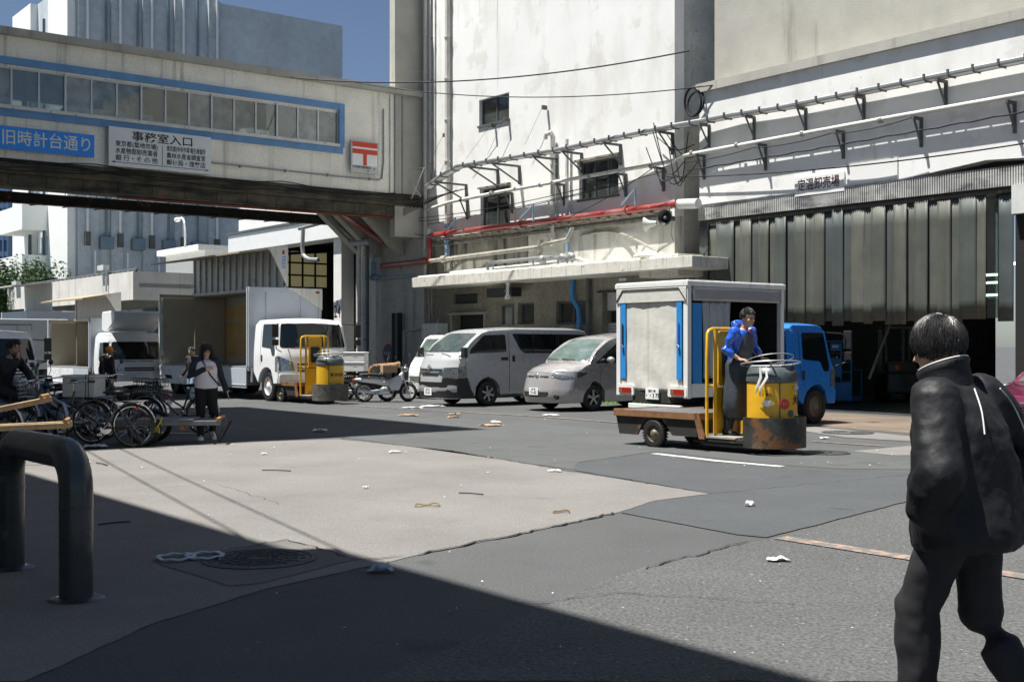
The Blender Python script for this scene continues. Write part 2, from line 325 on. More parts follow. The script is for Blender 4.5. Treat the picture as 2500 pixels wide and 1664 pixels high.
# ================================================================ BUILDINGS (street frame)
def wallh(mb, x0, x1, z0, z1, holes, y0, y1, axis='y'):
    xs = sorted({x0, x1} | {h[0] for h in holes} | {h[1] for h in holes}); xs = [x for x in xs if x0 <= x <= x1]
    for a, b in zip(xs, xs[1:]):
        hs = sorted([(h[2], h[3]) for h in holes if h[0] <= a + 1e-6 and h[1] >= b - 1e-6]); z = z0
        for lo, hi in hs + [(z1, z1)]:
            if lo > z + 1e-6:
                if axis == 'y': mb.bx(a, b, y0, y1, z, lo)
                else: mb.bx(y0, y1, a, b, z, lo)
            z = max(z, hi)
    return mb
YF = 22.5; XJ = -33.9; XB = -38.5; XC = W(1647)[0]; XH = W(1709)[0]
wglass = glass('dusty_window_glass', (.35, .42, .40), .05, .25, (.16, .19, .18)); bgl2 = [glass('grey_corridor_glass_b', (.5, .56, .54), .10, .30, (.3, .36, .34)), glass('grey_corridor_glass_c', (.7, .74, .72), .04, .55, (.48, .52, .50))]
bglass = glass('grey_corridor_glass', (.6, .65, .63), .06, .45, (.40, .45, .43))
mk = thing('market_building', 'large grimy white market building with pipes, ledge and windows behind the vans', 'building', (-28, YF, 0), fr=True)
def hole(x0p, x1p, y0p, y1p, y=YF):
    xm = (x0p + x1p) / 2; a = W(x0p, 0, y)[0]; b = W(x1p, 0, y)[0]; return (a, b, W(xm, y1p, y)[1], W(xm, y0p, y)[1])
up = [hole(1170, 1243, 235, 300), hole(1173, 1245, 456, 553), hole(1414, 1510, 388, 482)]
gw = [hole(1107, 1166, 717, 741), hole(1104, 1183, 768, 990), hole(1229, 1252, 748, 792), hole(1264, 1304, 738, 792), hole(1358, 1430, 734, 792), hole(1470, 1560, 712, 1010)]
gw = [(a, b, max(.02, c), d) for a, b, c, d in gw]
m = MB(); wallh(m, XJ, XC, 4.95, 15, up, YF, YF + .35); m.build('upper_wall', plaster, mk)
xmid = X0_ = W(1290)[0]
m = MB(); wallh(m, XJ, xmid, 3.78, 4.95, [], YF, YF + .35); m.build('middle_wall', bandm, mk); m = MB(); wallh(m, xmid, XC, 3.78, 4.95, [], YF, YF + .35); m.build('middle_wall', M('patchy_lit_wall', (.62, .61, .54), .85, var=.2, vs=1.5, bump=.3, bs=18, streak=[(BLK, .7, 3, .3, .54), (RUST, .4, 5, .2, .66)]), mk)  # left half's dark colour mixes grime with painted shadow, right half coloured as lit
m = MB(); wallh(m, XJ + .0, XC, 0, 3.78, gw, YF, YF + .35); m.build('lower_wall', dingy, mk)
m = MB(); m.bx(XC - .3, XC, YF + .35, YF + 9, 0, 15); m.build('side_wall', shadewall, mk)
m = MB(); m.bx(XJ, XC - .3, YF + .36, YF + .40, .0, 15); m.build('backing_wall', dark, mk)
m = MB(); m.bx(XJ - .1, XC + .05, YF - .1, YF + 9, 15, 15.3); m.build('parapet', conc, mk)
# canopy slab over the ground floor, broken right end
cl, cr = W(1003, 690, 21.2)[0], W(1690, 640, 21.2)[0]
m = MB(); n = 40; top = []; 
poly = [(cl, 3.42), (cr, 3.45)] + [(cr - (cr - cl) * k / n, 3.74 + random.uniform(-.015, .015)) for k in range(n + 1)]
m.prism(poly, 1, 21.2, YF + .0); m.build('canopy', stainconc, mk, bev=.01)
m = MB(); m.bx(cl + .3, cr - 1, 21.5, 22.3, 3.74, 3.82); m.bx(cl + .2, cr - 2, 21.35, 21.42, 3.74, 3.80); m.build('canopy_kerb', plaster, mk)
m = MB(); m.bx(XC - .4, XH + .1, 21.6, 22.6, 3.30, 3.86); m.ell((XC - .2, 21.8, 3.86), (.5, .4, .14)); m.build('broken_ledge', stainconc, mk)
m = MB(); m.bx(XJ + .1, XC - .1, YF - .14, YF, 4.86, 4.95); m.bx(XJ + .1, XC - .1, YF - .1, YF - .0, 5.02, 5.08); m.build('wall_ledge', bandm, mk, bev=.01)
def window(par, h, y, cols, rowz=None, frame=greysteel, gm=wglass, fw=.05, depth=.12, sill=True, inner=True):
    a, b, c, d = h; f = MB(); y += depth
    f.bx(a, b, y, y + .06, c, c + fw); f.bx(a, b, y, y + .06, d - fw, d); f.bx(a, a + fw, y, y + .06, c + fw, d - fw); f.bx(b - fw, b, y, y + .06, c + fw, d - fw)
    for k in range(1, cols): x = a + (b - a) * k / cols; f.bx(x - .02, x + .02, y - .002, y + .05, c + fw, d - fw)
    for r in (rowz or []): f.bx(a + fw, b - fw, y + .003, y + .045, r - .02, r + .02)
    if sill: f.bx(a - .05, b + .05, y - depth - .05, y - .002, c - .05, c + .01)
    w_ = f.build('window', frame, par)
    for k in range(cols):
        p = MB(); x0 = a + (b - a) * k / cols; x1 = a + (b - a) * (k + 1) / cols; p.bx(x0 + .02, x1 - .02, y + .03, y + .036, c + fw, d - fw); p.build('pane', gm, w_)
    return w_
window(mk, up[0], YF, 2); window(mk, up[1], YF, 2, [up[1][2] + 1.0]); window(mk, up[2], YF, 3)
m = MB(); a, b, c, d = up[2]; m.bx(a - .1, b + .1, YF - .12, YF - .002, d, d + .06); a, b, c, d = up[1]; m.bx(a - .05, b + .05, YF - .1, YF - .002, d, d + .05); m.build('window_hood', bandm, mk)
m = MB(); a, b, c, d = gw[0]
for k in range(9): m.box(((a + b) / 2, YF + .12, c + (d - c) * (k + .5) / 9), (b - a, .1, .02), Matrix.Rotation(.6, 3, 'X'))
m.build('vent_grille', greysteel, mk)
a, b, c, d = gw[1]; m = MB(); m.bx(a - .12, b + .12, YF - .12, YF - .002, d, d + .07); m.bx(a - .06, a, YF - .05, YF - .002, .02, d); m.bx(b, b + .06, YF - .05, YF - .002, .02, d); m.build('door_hood', conc, mk)
m = MB(); m.bx(a + .3, b, YF + .2, YF + .25, .02, d); m.build('door', dark, mk)
a, b, c, d = gw[2]; m = MB(); m.bx(a - .07, a, YF - .04, YF + .1, c, d); m.bx(b, b + .07, YF - .04, YF + .1, c, d); m.bx(a - .07, b + .07, YF - .04, YF + .1, d, d + .06)
lv = m.build('louvre_frame', greysteel, mk)
for k in range(8): s_ = MB(); s_.box(((a + b) / 2, YF + .08, c + (d - c) * (k + .5) / 8), (b - a, .08, .015), Matrix.Rotation(.7, 3, 'X')); s_.build('slat', alud, lv)
window(mk, gw[3], YF, 1, sill=False); window(mk, gw[4], YF, 2, sill=False, fw=.07)
a, b, c, d = gw[5]; m = MB(); m.bx(a, b, YF + .2, YF + .3, d - .5, d); m.build('shutter_box', alud, mk); m = MB()
for k in range(24): z = .02 + k * .09; m.bx(a, b, YF + .24, YF + .28, z, z + .08)
m.build('roller_shutter', alud, mk, kind='stuff'); m = MB(); m.bx(a - .15, b + .1, YF - .06, YF - .002, d, d + .05); m.build('shutter_hood', blacks, mk)
# pilaster at the joint and wall carried on under the bridge
pw = thing('stair_tower', 'grey stained end wall under the covered footbridge, pipes and round sign on it', 'building', (XJ - 2, YF, 0), fr=True)
xe = W(868)[0]
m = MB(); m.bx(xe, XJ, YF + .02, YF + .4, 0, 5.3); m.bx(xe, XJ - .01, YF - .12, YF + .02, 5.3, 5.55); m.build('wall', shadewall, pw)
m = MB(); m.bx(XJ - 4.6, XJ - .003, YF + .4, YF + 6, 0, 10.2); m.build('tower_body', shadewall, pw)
m = MB(); y0 = Bp(963)[0]; m.bx(XJ - .3, XJ + .03, y0, YF, 5.2, 15); m.build('pilaster', conc, pw)
m = MB()
for xx in (xe + .5, xe + 1.4, xe + 3.0):
    m.prism([(YF + .01, 4.7), (YF + .01, 5.9), (YF - 1.2, 6.5), (YF - 2.2, 6.5), (YF - .1, 4.7)], 0, xx, xx + .35)
m.build('haunch', conc, pw, bev=.02)
m = MB(); m.tube([(xe + 2.4, YF - 2.2, 6.2), (xe + 2.45, YF - .3, 5.2)], .09); m.build('red_pipe', redpaint, pw, smooth=True)
m = MB(); m.bx(xe + .9, xe + 1.3, 21.6, 22.5, 5.7, 6.3); m.build('junction_box', bluepipe, pw)
# ---------------------------------------------------------------- covered footbridge
br = thing('covered_footbridge', 'cream enclosed footbridge with blue trimmed corridor windows spanning the road', 'footbridge', (XJ, 10, 5.8), fr=True)
yL = -8.0; yR = YF; zs, zt = 8.02, 9.12
wy0, wy1 = yL, Bp(826)[0]
m = MB(); wallh(m, yL, YF, 6.62, 9.95, [(wy0 + .01, wy1, zs, zt)], XJ - .18, XJ, axis='x'); m.build('near_wall', plaster2, br)
m = MB(); wallh(m, yL, YF, 6.62, 9.95, [(wy0 + .01, wy1, zs, zt)], XB, XB + .18, axis='x'); m.build('far_wall', plaster2, br)
m = MB(); m.bx(XB - .2, XJ + .2, yL, YF, 9.95, 10.15); m.build('roof', conc, br)
m = MB(); m.bx(XB + .18, XJ - .18, yL, YF, 6.45, 6.62); m.build('deck', blacks, br)
m = MB(); m.bx(XJ - .25, XJ + .06, yL, YF, 6.22, 6.62); m.build('edge_beam', girderm, br, bev=.01)
m = MB(); m.bx(XJ - .5, XJ - .05, yL, YF, 5.88, 6.22); m.bx(XJ - .62, XJ + .02, yL, YF, 5.86, 5.90)
for k in range(30): y = yL + k; m.bx(XJ - .08, XJ - .03, y, y + .06, 5.9, 6.22)
m.build('girder', girderm, br)
m = MB(); m.bx(XB - .35, XB - .05, yL, YF - .6, 5.97, 6.30)
for k in range(29): y = yL + 1 * k; m.cyl((XB - .3, y, 6.3), (XB - .3, y, 6.62), .012, n=5); m.box((XB + .1, y, 5.93), (.7, .03, .03), Matrix.Rotation(.3, 3, 'Z'))
m.build('pipe_rack', blacks, br)
m = MB(); m.cyl((XJ - .75, yL, 6.0), (XJ - .75, YF - 1.5, 6.0), .07); m.cyl((XJ - 1.0, yL, 6.1), (XJ - 1.0, YF - 1, 6.1), .05); m.cyl((XJ - .15, 12, 5.82), (XJ - .15, YF - .4, 5.82), .045); m.build('underside_pipe', M('rusty_pipe', (.2, .06, .035), .7, var=.3), br, smooth=True)
m = MB(); m.bx(XJ, XJ + .07, wy0, wy1 + .14, zs - .26, zs - .06); m.bx(XJ, XJ + .07, wy1 + .003, wy1 + .2, zs - .06, zt + .25); m.bx(XJ, XJ + .06, wy0, wy1, zt + .05, zt + .25); m.build('blue_trim', bluetrim, br)
m = MB(); m.bx(XJ - .02, XJ + .12, wy0, wy1, zs - .06, zs + .03); m.build('window_sill', alud, br)
pitch = (Bp(781)[0] - Bp(553)[0]) / 4.43
k = 0; y = wy1
while y > yL + 1.2:
    f = MB(); y2 = y - pitch; big = (k % 3 == 0)
    f.bx(XJ - .10, XJ - .04, y2 + .0, y - .0, zs + .03, zs + .07); f.bx(XJ - .10, XJ - .04, y2, y, zt - .05, zt)
    f.bx(XJ - .095, XJ - .03, y2 - .02, y2 + .025, zs + .07, zt - .05)
    if big: f.bx(XJ - .1, XJ + .0, y - .035, y + .0, zs + .03, zt)
    w_ = f.build('window', alu, br); p = MB(); p.bx(XJ - .075, XJ - .069, y2 + .03, y - .03, zs + .07, zt - .05); p.build('pane', (bglass, bgl2[0], bgl2[1], bglass, bgl2[0])[(k * 7) % 5], w_)
    y = y2; k += 1
m = MB(); 
for i in range(9):
    y = wy1 - .9 - i * 2.5; m.box((XJ - .5, y, 8.4), (.12, .16, 4.2), Matrix.Rotation(.75 if i % 2 == 0 else -.75, 3, 'X')) ; m.bx(XJ - .55, XJ - .45, y + 1.2, y + 1.33, 6.62, 9.95)
for vv in m.v: vv.z = min(9.9, max(6.63, vv.z))
m.build('truss_brace', M('cream_truss', (.5, .5, .46), .6), br)
m = MB(); m.bx(XB + .2, XJ - 1.6, yL, YF, 6.63, 7.9); m.build('corridor_lining', M('corridor_green', (.35, .42, .38), .7), br)
m = MB(); pz = Bp(520, 410)[1]
m.tube([(XJ + .04, Bp(512)[0], 7.05), (XJ + .04, Bp(925)[0] - .1, 7.0), (XJ + .04, Bp(935)[0], 7.1), (XJ + .04, Bp(935)[0], 9.4)], .025, 6, smooth=1)
for px in (585, 695, 798, 900): m.box((XJ + .05, Bp(px)[0], 7.02), (.1, .05, .09))
m.build('conduit', galv, br, smooth=True)
m = MB()
for px, r in ((963, .02), (981, .03), (951, .012)): m.cyl((XJ + .03, Bp(px)[0], 6.5), (XJ + .03, Bp(px)[0], 9.9), r, n=6)
m.build('riser_pipe', galv, br, smooth=True)
# cables slung along the bridge
for j, (z0, sag) in enumerate(((6.66, .10), (6.6, .16), (6.56, .07), (6.50, .2), (6.45, .1))):
    m = MB(); pts = []
    for i in range(90):
        y = yL + (YF - .3 - yL) * i / 89; pts.append((XJ + .1 + .02 * j, y, z0 - sag * abs(math.sin(y * .55 + j * .9)) + .02 * math.sin(y * 3 + j)))
    m.tube(pts, .014, 4); fmesh(m, 'cable', cable, ['topmost black cable slung along the footbridge wall foot', 'second black cable slung along the footbridge wall foot', 'third black cable slung along the footbridge beam', 'sagging black cable along the footbridge beam', 'lowest black cable along the footbridge beam'][j], 'cable', 'cables slung along the footbridge')
# ---------------------------------------------------------------- signs on the bridge
signblue = M('blue_sign_face', (.02, .27, .85), .4, var=.04); signink = M('pale_sign_lettering', (.70, .74, .66), .5, var=.04); signw = M('pale_sign_face', (.72, .77, .78), .5, var=.05, vs=3, spots=(RUST, 3, .74, .7))
def bsign(name, label, px0, px1, zt_, zb, mat, x=XJ + .16):
    y0, y1 = Bp(px0)[0], Bp(px1)[0]
    t = thing(name, label, 'sign', (XJ + .02, (y0 + y1) / 2, zb), fr=True)
    m = MB(); m.bx(x - .05, x, y0, y1, zb, zt_); m.build('board', mat, t, bev=.006)
    m = MB(); m.bx(XJ + .002, x - .05, y0 + .1, y0 + .16, zb + .1, zt_ - .1); m.bx(XJ + .002, x - .05, y1 - .16, y1 - .1, zb + .1, zt_ - .1); m.build('bracket', greysteel, t)
    return t, y0, y1, x + .003
t, y0, y1, xx = bsign('street_name_sign', 'long blue sign with white Japanese street name on the footbridge', -30, 226, 7.47, 6.84, signblue)
za = 7.15
text(t, '旧時計台通り', (xx, (Bp(14)[0] + Bp(208)[0]) / 2, za), (0, 1, 0), (0, 0, 1), .44, signink, fit=2.35, bold=.008)
t, y0, y1, xx = bsign('office_entrance_sign', 'pale notice board listing offices in black Japanese writing, rusty lower edge, on the footbridge', 261, 510, 7.78, 6.66, signw)
ym = (y0 + y1) / 2
text(t, '事務室入口', (xx, ym + .05, 7.55), (0, 1, 0), (0, 0, 1), .30, ink, sx=1.25, bold=.012)
for i, (l, r_) in enumerate((('東京都(築地市場)', '東京都(中央市場 衛生検査所'), ('水産物部卸売業者', '農林水産省調査室'), ('銀 行・そ の 他', '郵便局・理髪店'))):
    z = 7.30 - i * .2
    text(t, l, (xx, ym - .73, z), (0, 1, 0), (0, 0, 1), .18, ink, fit=1.24, bold=.01)
    text(t, r_, (xx, ym + .76, z), (0, 1, 0), (0, 0, 1), .18, ink, fit=1.2, bold=.01)
m = MB(); m.bx(xx - .002, xx + .001, ym + .02, ym + .035, 6.80, 7.38); m.bx(xx - .002, xx + .001, y0 + .15, y1 - .15, 6.77, 6.785)
m.prism([(y0 + .06, 6.778), (y0 + .17, 6.75), (y0 + .17, 6.81)], 0, xx - .002, xx + .001); m.prism([(y1 - .06, 6.778), (y1 - .17, 6.75), (y1 - .17, 6.81)], 0, xx - .002, xx + .001); m.build('arrow', ink, t)
postr = M('post_red', (.62, .05, .02), .5); 
t, y0, y1, xx = bsign('post_office_sign', 'white post office sign with red postal mark above the bridge corner', 851, 918, W(0)[1] * 0 + Bp(884, 347)[1], Bp(884, 425)[1], M('steel_sign_frame', (.4, .42, .42), .4, metal=.5))
z0, z1 = Bp(884, 425)[1], Bp(884, 347)[1]; hh = z1 - z0
m = MB(); m.bx(xx - .002, xx + .001, y0 + .05, y1 - .05, z0 + .24 * hh, z1 - .03); m.build('panel', white, t)
m = MB(); m.bx(xx + .001, xx + .004, y0 + .05, y1 - .05, z1 - .19 * hh, z1 - .03); m.bx(xx + .001, xx + .004, y0 + .05, y1 - .05, z1 - .40 * hh, z1 - .25 * hh); ym = (y0 + y1) / 2; m.bx(xx + .001, xx + .004, ym - .07, ym + .07, z0 + .25 * hh, z1 - .40 * hh); m.build('postal_mark', postr, t)
text(t, '中央築地郵便局', (xx, ym - .12, z0 + .18 * hh), (0, 1, 0), (0, 0, 1), .10, ink); text(t, '2F', (xx, ym + .12, z0 + .08 * hh), (0, 1, 0), (0, 0, 1), .09, ink); text(t, '↑', (xx, y1 - .17, z0 + .13 * hh), (0, 1, 0), (0, 0, 1), .17, ink)
# ---------------------------------------------------------------- cold hall on the right
hr = thing('wholesale_hall', 'white concrete wholesale hall with corrugated lintel over a dark open bay', 'building', (-15, YF, 0), fr=True)
XE = 6.0; xr = W(2470)[0]; zl = 5.12
m = MB(); poly = [(XH, 5.12), (XH, 8.0), (XE, 8.0), (XE, 4.95)]
arc = []
for k in range(25):
    x = XE + (XH - XE) * k / 24
    px = x; d = max(0, 1 - abs(x - W(2420)[0]) / 2.6); arc.append((x, 5.10 + (.22 * math.sin(d * math.pi / 2) ** 2 if d > 0 else 0) - (.15 if x > W(2500)[0] + 2 else 0)))
m.prism([(XE, 8.0)] + arc[:-1] + [(XH, 5.10), (XH, 8.0)], 1, YF - .02, YF + .35); m.build('upper_wall', plaster, hr)
m = MB(); m.bx(XH - .05, XE, YF - .12, YF + .6, 8.0, 8.22); m.bx(XH - .05, XE, YF + .6, YF + .9, 8.22, 15); m.build('eaves', conc, hr)
m = MB()
nx = 480; x0 = XH; 
for k in range(nx): x = XH + (XE - XH) * k / nx; m.bx(x, x + (XE - XH) / nx * .55, YF - .05, YF - .02, 4.74, 5.14 + 0 * k)
m.bx(XH, XE, YF - .018, YF + .0, 4.74, 5.09); m.build('corrugated_lintel', M('corrugated_sheet', (.48, .48, .45), .6, var=.3, vs=1.5, streak=((.04, .05, .06), .8, 1.2, 3, .5)), hr, kind='stuff')
m = MB(); m.bx(XH, XE, YF + .0, YF + .06, 4.62, 4.74); m.build('curtain_rail', blacks, hr)
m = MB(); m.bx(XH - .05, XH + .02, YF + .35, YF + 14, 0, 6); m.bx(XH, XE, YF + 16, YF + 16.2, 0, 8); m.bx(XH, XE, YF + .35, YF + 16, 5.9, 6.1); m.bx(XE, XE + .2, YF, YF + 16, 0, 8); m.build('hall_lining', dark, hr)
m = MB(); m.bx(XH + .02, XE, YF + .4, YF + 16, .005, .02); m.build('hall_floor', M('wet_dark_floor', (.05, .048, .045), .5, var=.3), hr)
m = MB()
for i in range(1, 6): m.bx(XH + 3 * i, XH + 3 * i + .3, YF + 5, YF + 5.3, .02, 5.9); m.bx(XH + 3 * i, XH + 3 * i + .3, YF + 11, YF + 11.3, .02, 5.9)
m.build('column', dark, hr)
a, _ = W(2477); b, _ = W(2560); z0, z1 = W(2490, 522)[1], W(2490, 452)[1]
m = MB(); m.bx(a, b, YF - .12, YF + .2, z0, z1); lo = m.build('louvre_panel', alud, hr)
m = MB()
for k in range(14): x = a + .3 + k * .05; m.bx(x, x + .025, YF - .135, YF - .121, z0 + .25, z1 - .1)
m.build('slot', darker, lo)
m = MB(); m.bx(xr + .05, xr + .25, YF + .05, YF + .3, .0, 4.62); m.bx(a, XE, YF + .1, YF + .3, 2.2, 4.62); m.build('door_post', darker, hr)
# recess between the two buildings
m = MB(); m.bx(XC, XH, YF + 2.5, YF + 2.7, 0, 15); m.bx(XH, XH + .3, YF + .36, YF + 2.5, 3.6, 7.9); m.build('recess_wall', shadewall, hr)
m = MB(); m.bx(XC, XH, YF + .3, YF + .4, 0, 3.4); m.build('recess_door', dark, hr)
# strip curtain
sct = thing('strip_curtain', 'long hanging curtain of grey green vinyl strips across the hall bay', 'curtain', (-17, YF, 4.6), fr=True)
smats = [M('vinyl_strip_%d' % i, c, .6, var=.25, vs=1.2, streak=[((.05, .055, .05), .6, 3.5, .25, .5), ((.15, .145, .11), .5, 9, .3, .62)], spots=(BLK, 4, .7, .5)) for i, c in enumerate(((.088, .095, .078), (.070, .082, .074), (.105, .108, .088), (.078, .082, .066), (.066, .080, .080), (.115, .118, .098)))]
pxs = [1709, 1727, 1750, 1790, 1808, 1832, 1852, 1874, 1894, 1917, 1940, 1964, 1987, 2010, 2033, 2056, 2078, 2108, 2128, 2159, 2184, 2212, 2234, 2263, 2290, 2318, 2343, 2381, 2404]
pxs = [p for p in pxs] + [2436, 2471]
for k in range(len(pxs) - 1):
    if k == len(pxs) - 3: continue
    a, b = W(pxs[k])[0], W(pxs[k + 1])[0]; m = MB(); n = 6; off = .03 * (k % 2) + random.uniform(0, .02); zb = 2.05 + random.uniform(-.07, .05); rings = []
    cv = random.uniform(.002, .012) * random.choice((-1, 1)); zt_ = 4.63 + random.uniform(-.05, .03); tw = random.uniform(-.04, .04)
    vs_ = []; f = []; nz_ = 7
    for i in range(nz_):
        z = zt_ + (zb - zt_) * i / (nz_ - 1)
        for j in range(n):
            u = j / (n - 1); vs_.append((a - .02 + (b - a + .04) * u, YF + off + cv * math.cos(u * math.pi * 2) + tw * u * i / nz_, z))
    f = [(i * n + j, i * n + j + 1, (i + 1) * n + j + 1, (i + 1) * n + j) for i in range(nz_ - 1) for j in range(n - 1)]
    m.add(vs_, f); o = m.build('vinyl_strip', smats[random.choice((0, 0, 1, 2, 3, 4, 5))], sct, smooth=True); sm = o.modifiers.new('s', 'SOLIDIFY'); sm.thickness = .006
a, b = W(2404)[0], W(2436)[0]; m = MB(); m.bx(a, b, YF + .03, YF + .035, 2.1, 4.6); m.build('vinyl_strip', glass('clear_vinyl', (.5, .55, .52), .12, .05), sct)
t = thing('hall_name_sign', 'white board reading the wholesale hall name in dark Japanese letters', 'sign', (W(2000)[0], YF - .05, 5.2), fr=True)
a, b = W(1944)[0], W(2065)[0]; z0, z1 = W(2000, 474)[1], W(2000, 428)[1]; m = MB(); m.bx(a, b, YF - .06, YF - .022, z0, z1); m.build('board', platew, t)
text(t, '定温卸売場', ((a + b) / 2 - .02, YF - .063, (z0 + z1) / 2 + .01), (1, 0, 0), (0, 0, 1), .30, M('dark_red_ink', (.06, .015, .02), .6), bold=.008, sx=.8)
t = thing('blank_sign_board', 'blank white board right of the hall name sign', 'sign', (W(2130)[0], YF - .05, 5.2), fr=True)
a, b = W(2071)[0], W(2194)[0]; m = MB(); m.bx(a, b, YF - .05, YF - .022, 5.17, 5.62); m.build('board', platew, t)
tube_m = emis('fluorescent_tube', (.75, 1, .85), 5)
for i, (px, py, Y) in enumerate(((2417, 671, 33), (2412, 690, 36), (2420, 720, 34), (2478, 643, 33), (2238, 618, 34), (2228, 655, 36), (1560, 0, 0))):
    if Y:
        p = Vector(P3(px, py, Y)); q = INV @ p; m = MB(); m.cyl((q.x - .35, q.y, q.z), (q.x + .35, q.y, q.z), .035, n=8)
        fmesh(m, 'tube_light', tube_m, ['lit fluorescent tube seen through the clear strip, upper', 'lit fluorescent tube seen through the clear strip, middle', 'lit fluorescent tube seen through the clear strip, lowest', 'brightest lit tube right of the curtain edge', 'faint lit tube showing behind the curtain, upper', 'faint lit tube showing behind the curtain, lower'][i], 'lamp', 'fluorescent tubes inside the hall')
a, b, c, d = up[2]; m = MB(); m.cyl((a + .5, YF + .3, d - .18), (b - .15, YF + .34, d - .1), .03, n=8); fmesh(m, 'tube_light', tube_m, 'lit fluorescent tube inside the right upper window', 'lamp')
# ---------------------------------------------------------------- loading hall beyond the bridge (column B24)
lh = thing('loading_hall', 'white loading hall with deep beam and bay beyond the footbridge', 'building', (-48, YF, 0), fr=True)
x0 = W(612)[0]; x1 = W(822)[0]; XR = xe
m = MB(); m.bx(x0 - 1.2, XR, YF, YF + .4, 6.42, 11); m.build('upper_wall', plaster, lh)
m = MB(); m.bx(x0 - 1.2, XR, YF - .5, YF + .3, 5.55, 6.32); m.build('beam', white, lh, bev=.02)
m = MB(); m.bx(x0 - 1.3, XR, YF - .55, YF - .5, 6.32, 6.42); m.bx(x0 - 1.3, XR, YF - .5, YF, 6.33, 6.42); m.build('gutter', greysteel, lh)
m = MB(); m.bx(x0 - 1.2, x0 - .3, YF - .2, YF + .3, 0, 5.55); m.build('end_pier', white, lh)
c0, c1 = W(823)[0], W(850)[0]
c0 += .25
m = MB(); m.bx(c0, c0 + .6, YF - .3, YF + .25, 0, 5.9); m.build('column', M('white_column_paint', (.78, .77, .74), .6, var=.05, spots=((.25, .05, .03), 6, .69, .8), streak=(GRM, .4, 5, .4, .6)), lh, bev=.02)
xm = c0 + .30
text(lh, 'B', (xm, YF - .303, W(835, 741)[1]), (1, 0, 0), (0, 0, 1), .32, ink, sx=.8); text(lh, '24', (xm, YF - .303, W(835, 762)[1]), (1, 0, 0), (0, 0, 1), .66, M('dark_maroon_ink', (.05, .02, .03), .6), sx=.75, bold=.012)
m = MB(); m.bx(c0 + .55, XR, YF + 1.2, YF + 1.4, 0, 5.5); m.build('side_infill', M('brown_infill', (.15, .13, .08), .8, var=.3), lh)
xb = -47.0   # cross wall with translucent panels
m = MB(); m.bx(x0 - 1.2, XR, YF + 14, YF + 14.2, 0, 6); m.bx(x0 - 1.2, XR + .5, YF + .4, YF + 14, 6.0, 6.2); m.bx(x0 - 1.3, x0 - 1.2, YF, YF + 14, 0, 6); m.bx(XR, XR + .1, YF + 1.4, YF + 14, 0, 6); m.build('hall_lining', dark, lh)
yp0, yp1 = Bp(676, 0, -xb)[0], Bp(800, 0, -xb)[0]; zt_, zb = Bp(740, 612, -xb)[1], Bp(740, 702, -xb)[1]
pan = M('glowing_yellow_panel', (.42, .38, .22), .6, var=.15, vs=2); pan.node_tree.nodes['Principled BSDF'].inputs['Emission Color'].default_value = (.42, .38, .2, 1); pan.node_tree.nodes['Principled BSDF'].inputs['Emission Strength'].default_value = .12  # faint emission put in for daylight coming through the panels
for i in range(4):
    for j in range(3):
        a = yp0 + (yp1 - yp0) * i / 4; b = yp0 + (yp1 - yp0) * (i + 1) / 4; lo = zb + (zt_ - zb) * j / 3; hi = zb + (zt_ - zb) * (j + 1) / 3
        m = MB()
        for q in range(8): m.prism([(a + .05 + (b - a - .1) * q / 8, xb), (a + .05 + (b - a - .1) * (q + .5) / 8, xb + .03), (a + .05 + (b - a - .1) * (q + 1) / 8, xb)], 2, lo + .04, hi - .04)
        m.v = [Vector((v.y, v.x, v.z)) for v in m.v]
        m.build('translucent_panel', pan, lh)
m = MB(); m.bx(xb - .2, xb - .1, yp0 - 1.5, yp1 + 3, zt_, 6); m.bx(xb - .2, xb - .1, yp1, yp1 + 3, 0, 6); m.bx(xb + .05, xb + .12, yp0, yp1, zb - .1, zb); m.cyl((xb + .2, yp0 - 1, zt_ - .3), (xb + .2, yp1 + 1, zt_ + .1), .06); m.build('cross_frame', darker, lh)
m = MB(); cx_ = W(803, 0, YF + 4)[0]; m.bx(cx_ - .2, cx_ + .25, YF + 4, YF + 4.4, 0, 6); m.build('inner_column', conc, lh); text(lh, '23', (cx_, YF + 3.99, 3.3), (1, 0, 0), (0, 0, 1), .55, ink)
# ---------------------------------------------------------------- low dock building with long parapet
dconc = M('pale_dock_concrete', (.66, .64, .58), .85, var=.1, vs=1.2, bump=.2, bs=22, streak=[(GRM, .45, 2.5, .2, .58)])
dk = thing('dock_building', 'long low concrete dock building with blue green shutters behind the trucks', 'building', (-60, YF, 0), fr=True)
a, b = W(108)[0], W(434)[0]
m = MB(); m.bx(a, b, YF - 2.2, YF - 1.9, 3.7, 5.05); m.bx(b - .3, b, YF - 1.9, YF + 6, 3.7, 5.05); m.bx(a, a + .3, YF - 1.9, YF + 6, 3.7, 5.05); m.build('parapet', dconc, dk)
m = MB(); m.bx(a, b, YF - 1.9, YF + 6, 4.3, 4.5); m.bx(a, b, YF + 2.2, YF + 2.4, 0, 4.3); m.bx(b, x0 - 1.3, YF + 2, YF + 2.2, 0, 5.2); m.build('slab', conc, dk)
teal = M('blue_green_shutter', (.10, .26, .28), .6, var=.2, streak=(GRM, .4, 4, .3, .55))
xs_ = [a + 1 + k * (b - a - 1) / 10 for k in range(11)]
for k in range(10):
    m = MB()
    for q in range(14): u = xs_[k] + .2 + (xs_[k + 1] - xs_[k] - .3) * q / 14; m.bx(u, u + (xs_[k + 1] - xs_[k] - .3) / 14 * .8, YF + 2.1, YF + 2.19, .1, 3.6)
    m.build('shutter', teal if k in (0, 1, 2, 5, 6, 7, 9) else platew, dk)
m = MB(); m.cyl((a, YF - 2.0, 5.15), (b, YF - 2.0, 5.15), .05, n=6)
for k in range(30): x = a + (b - a) * k / 29; m.box((x, YF - 2.05, 5.08), (.06, .1, .12))
m.build('roof_pipe', greysteel, dk)
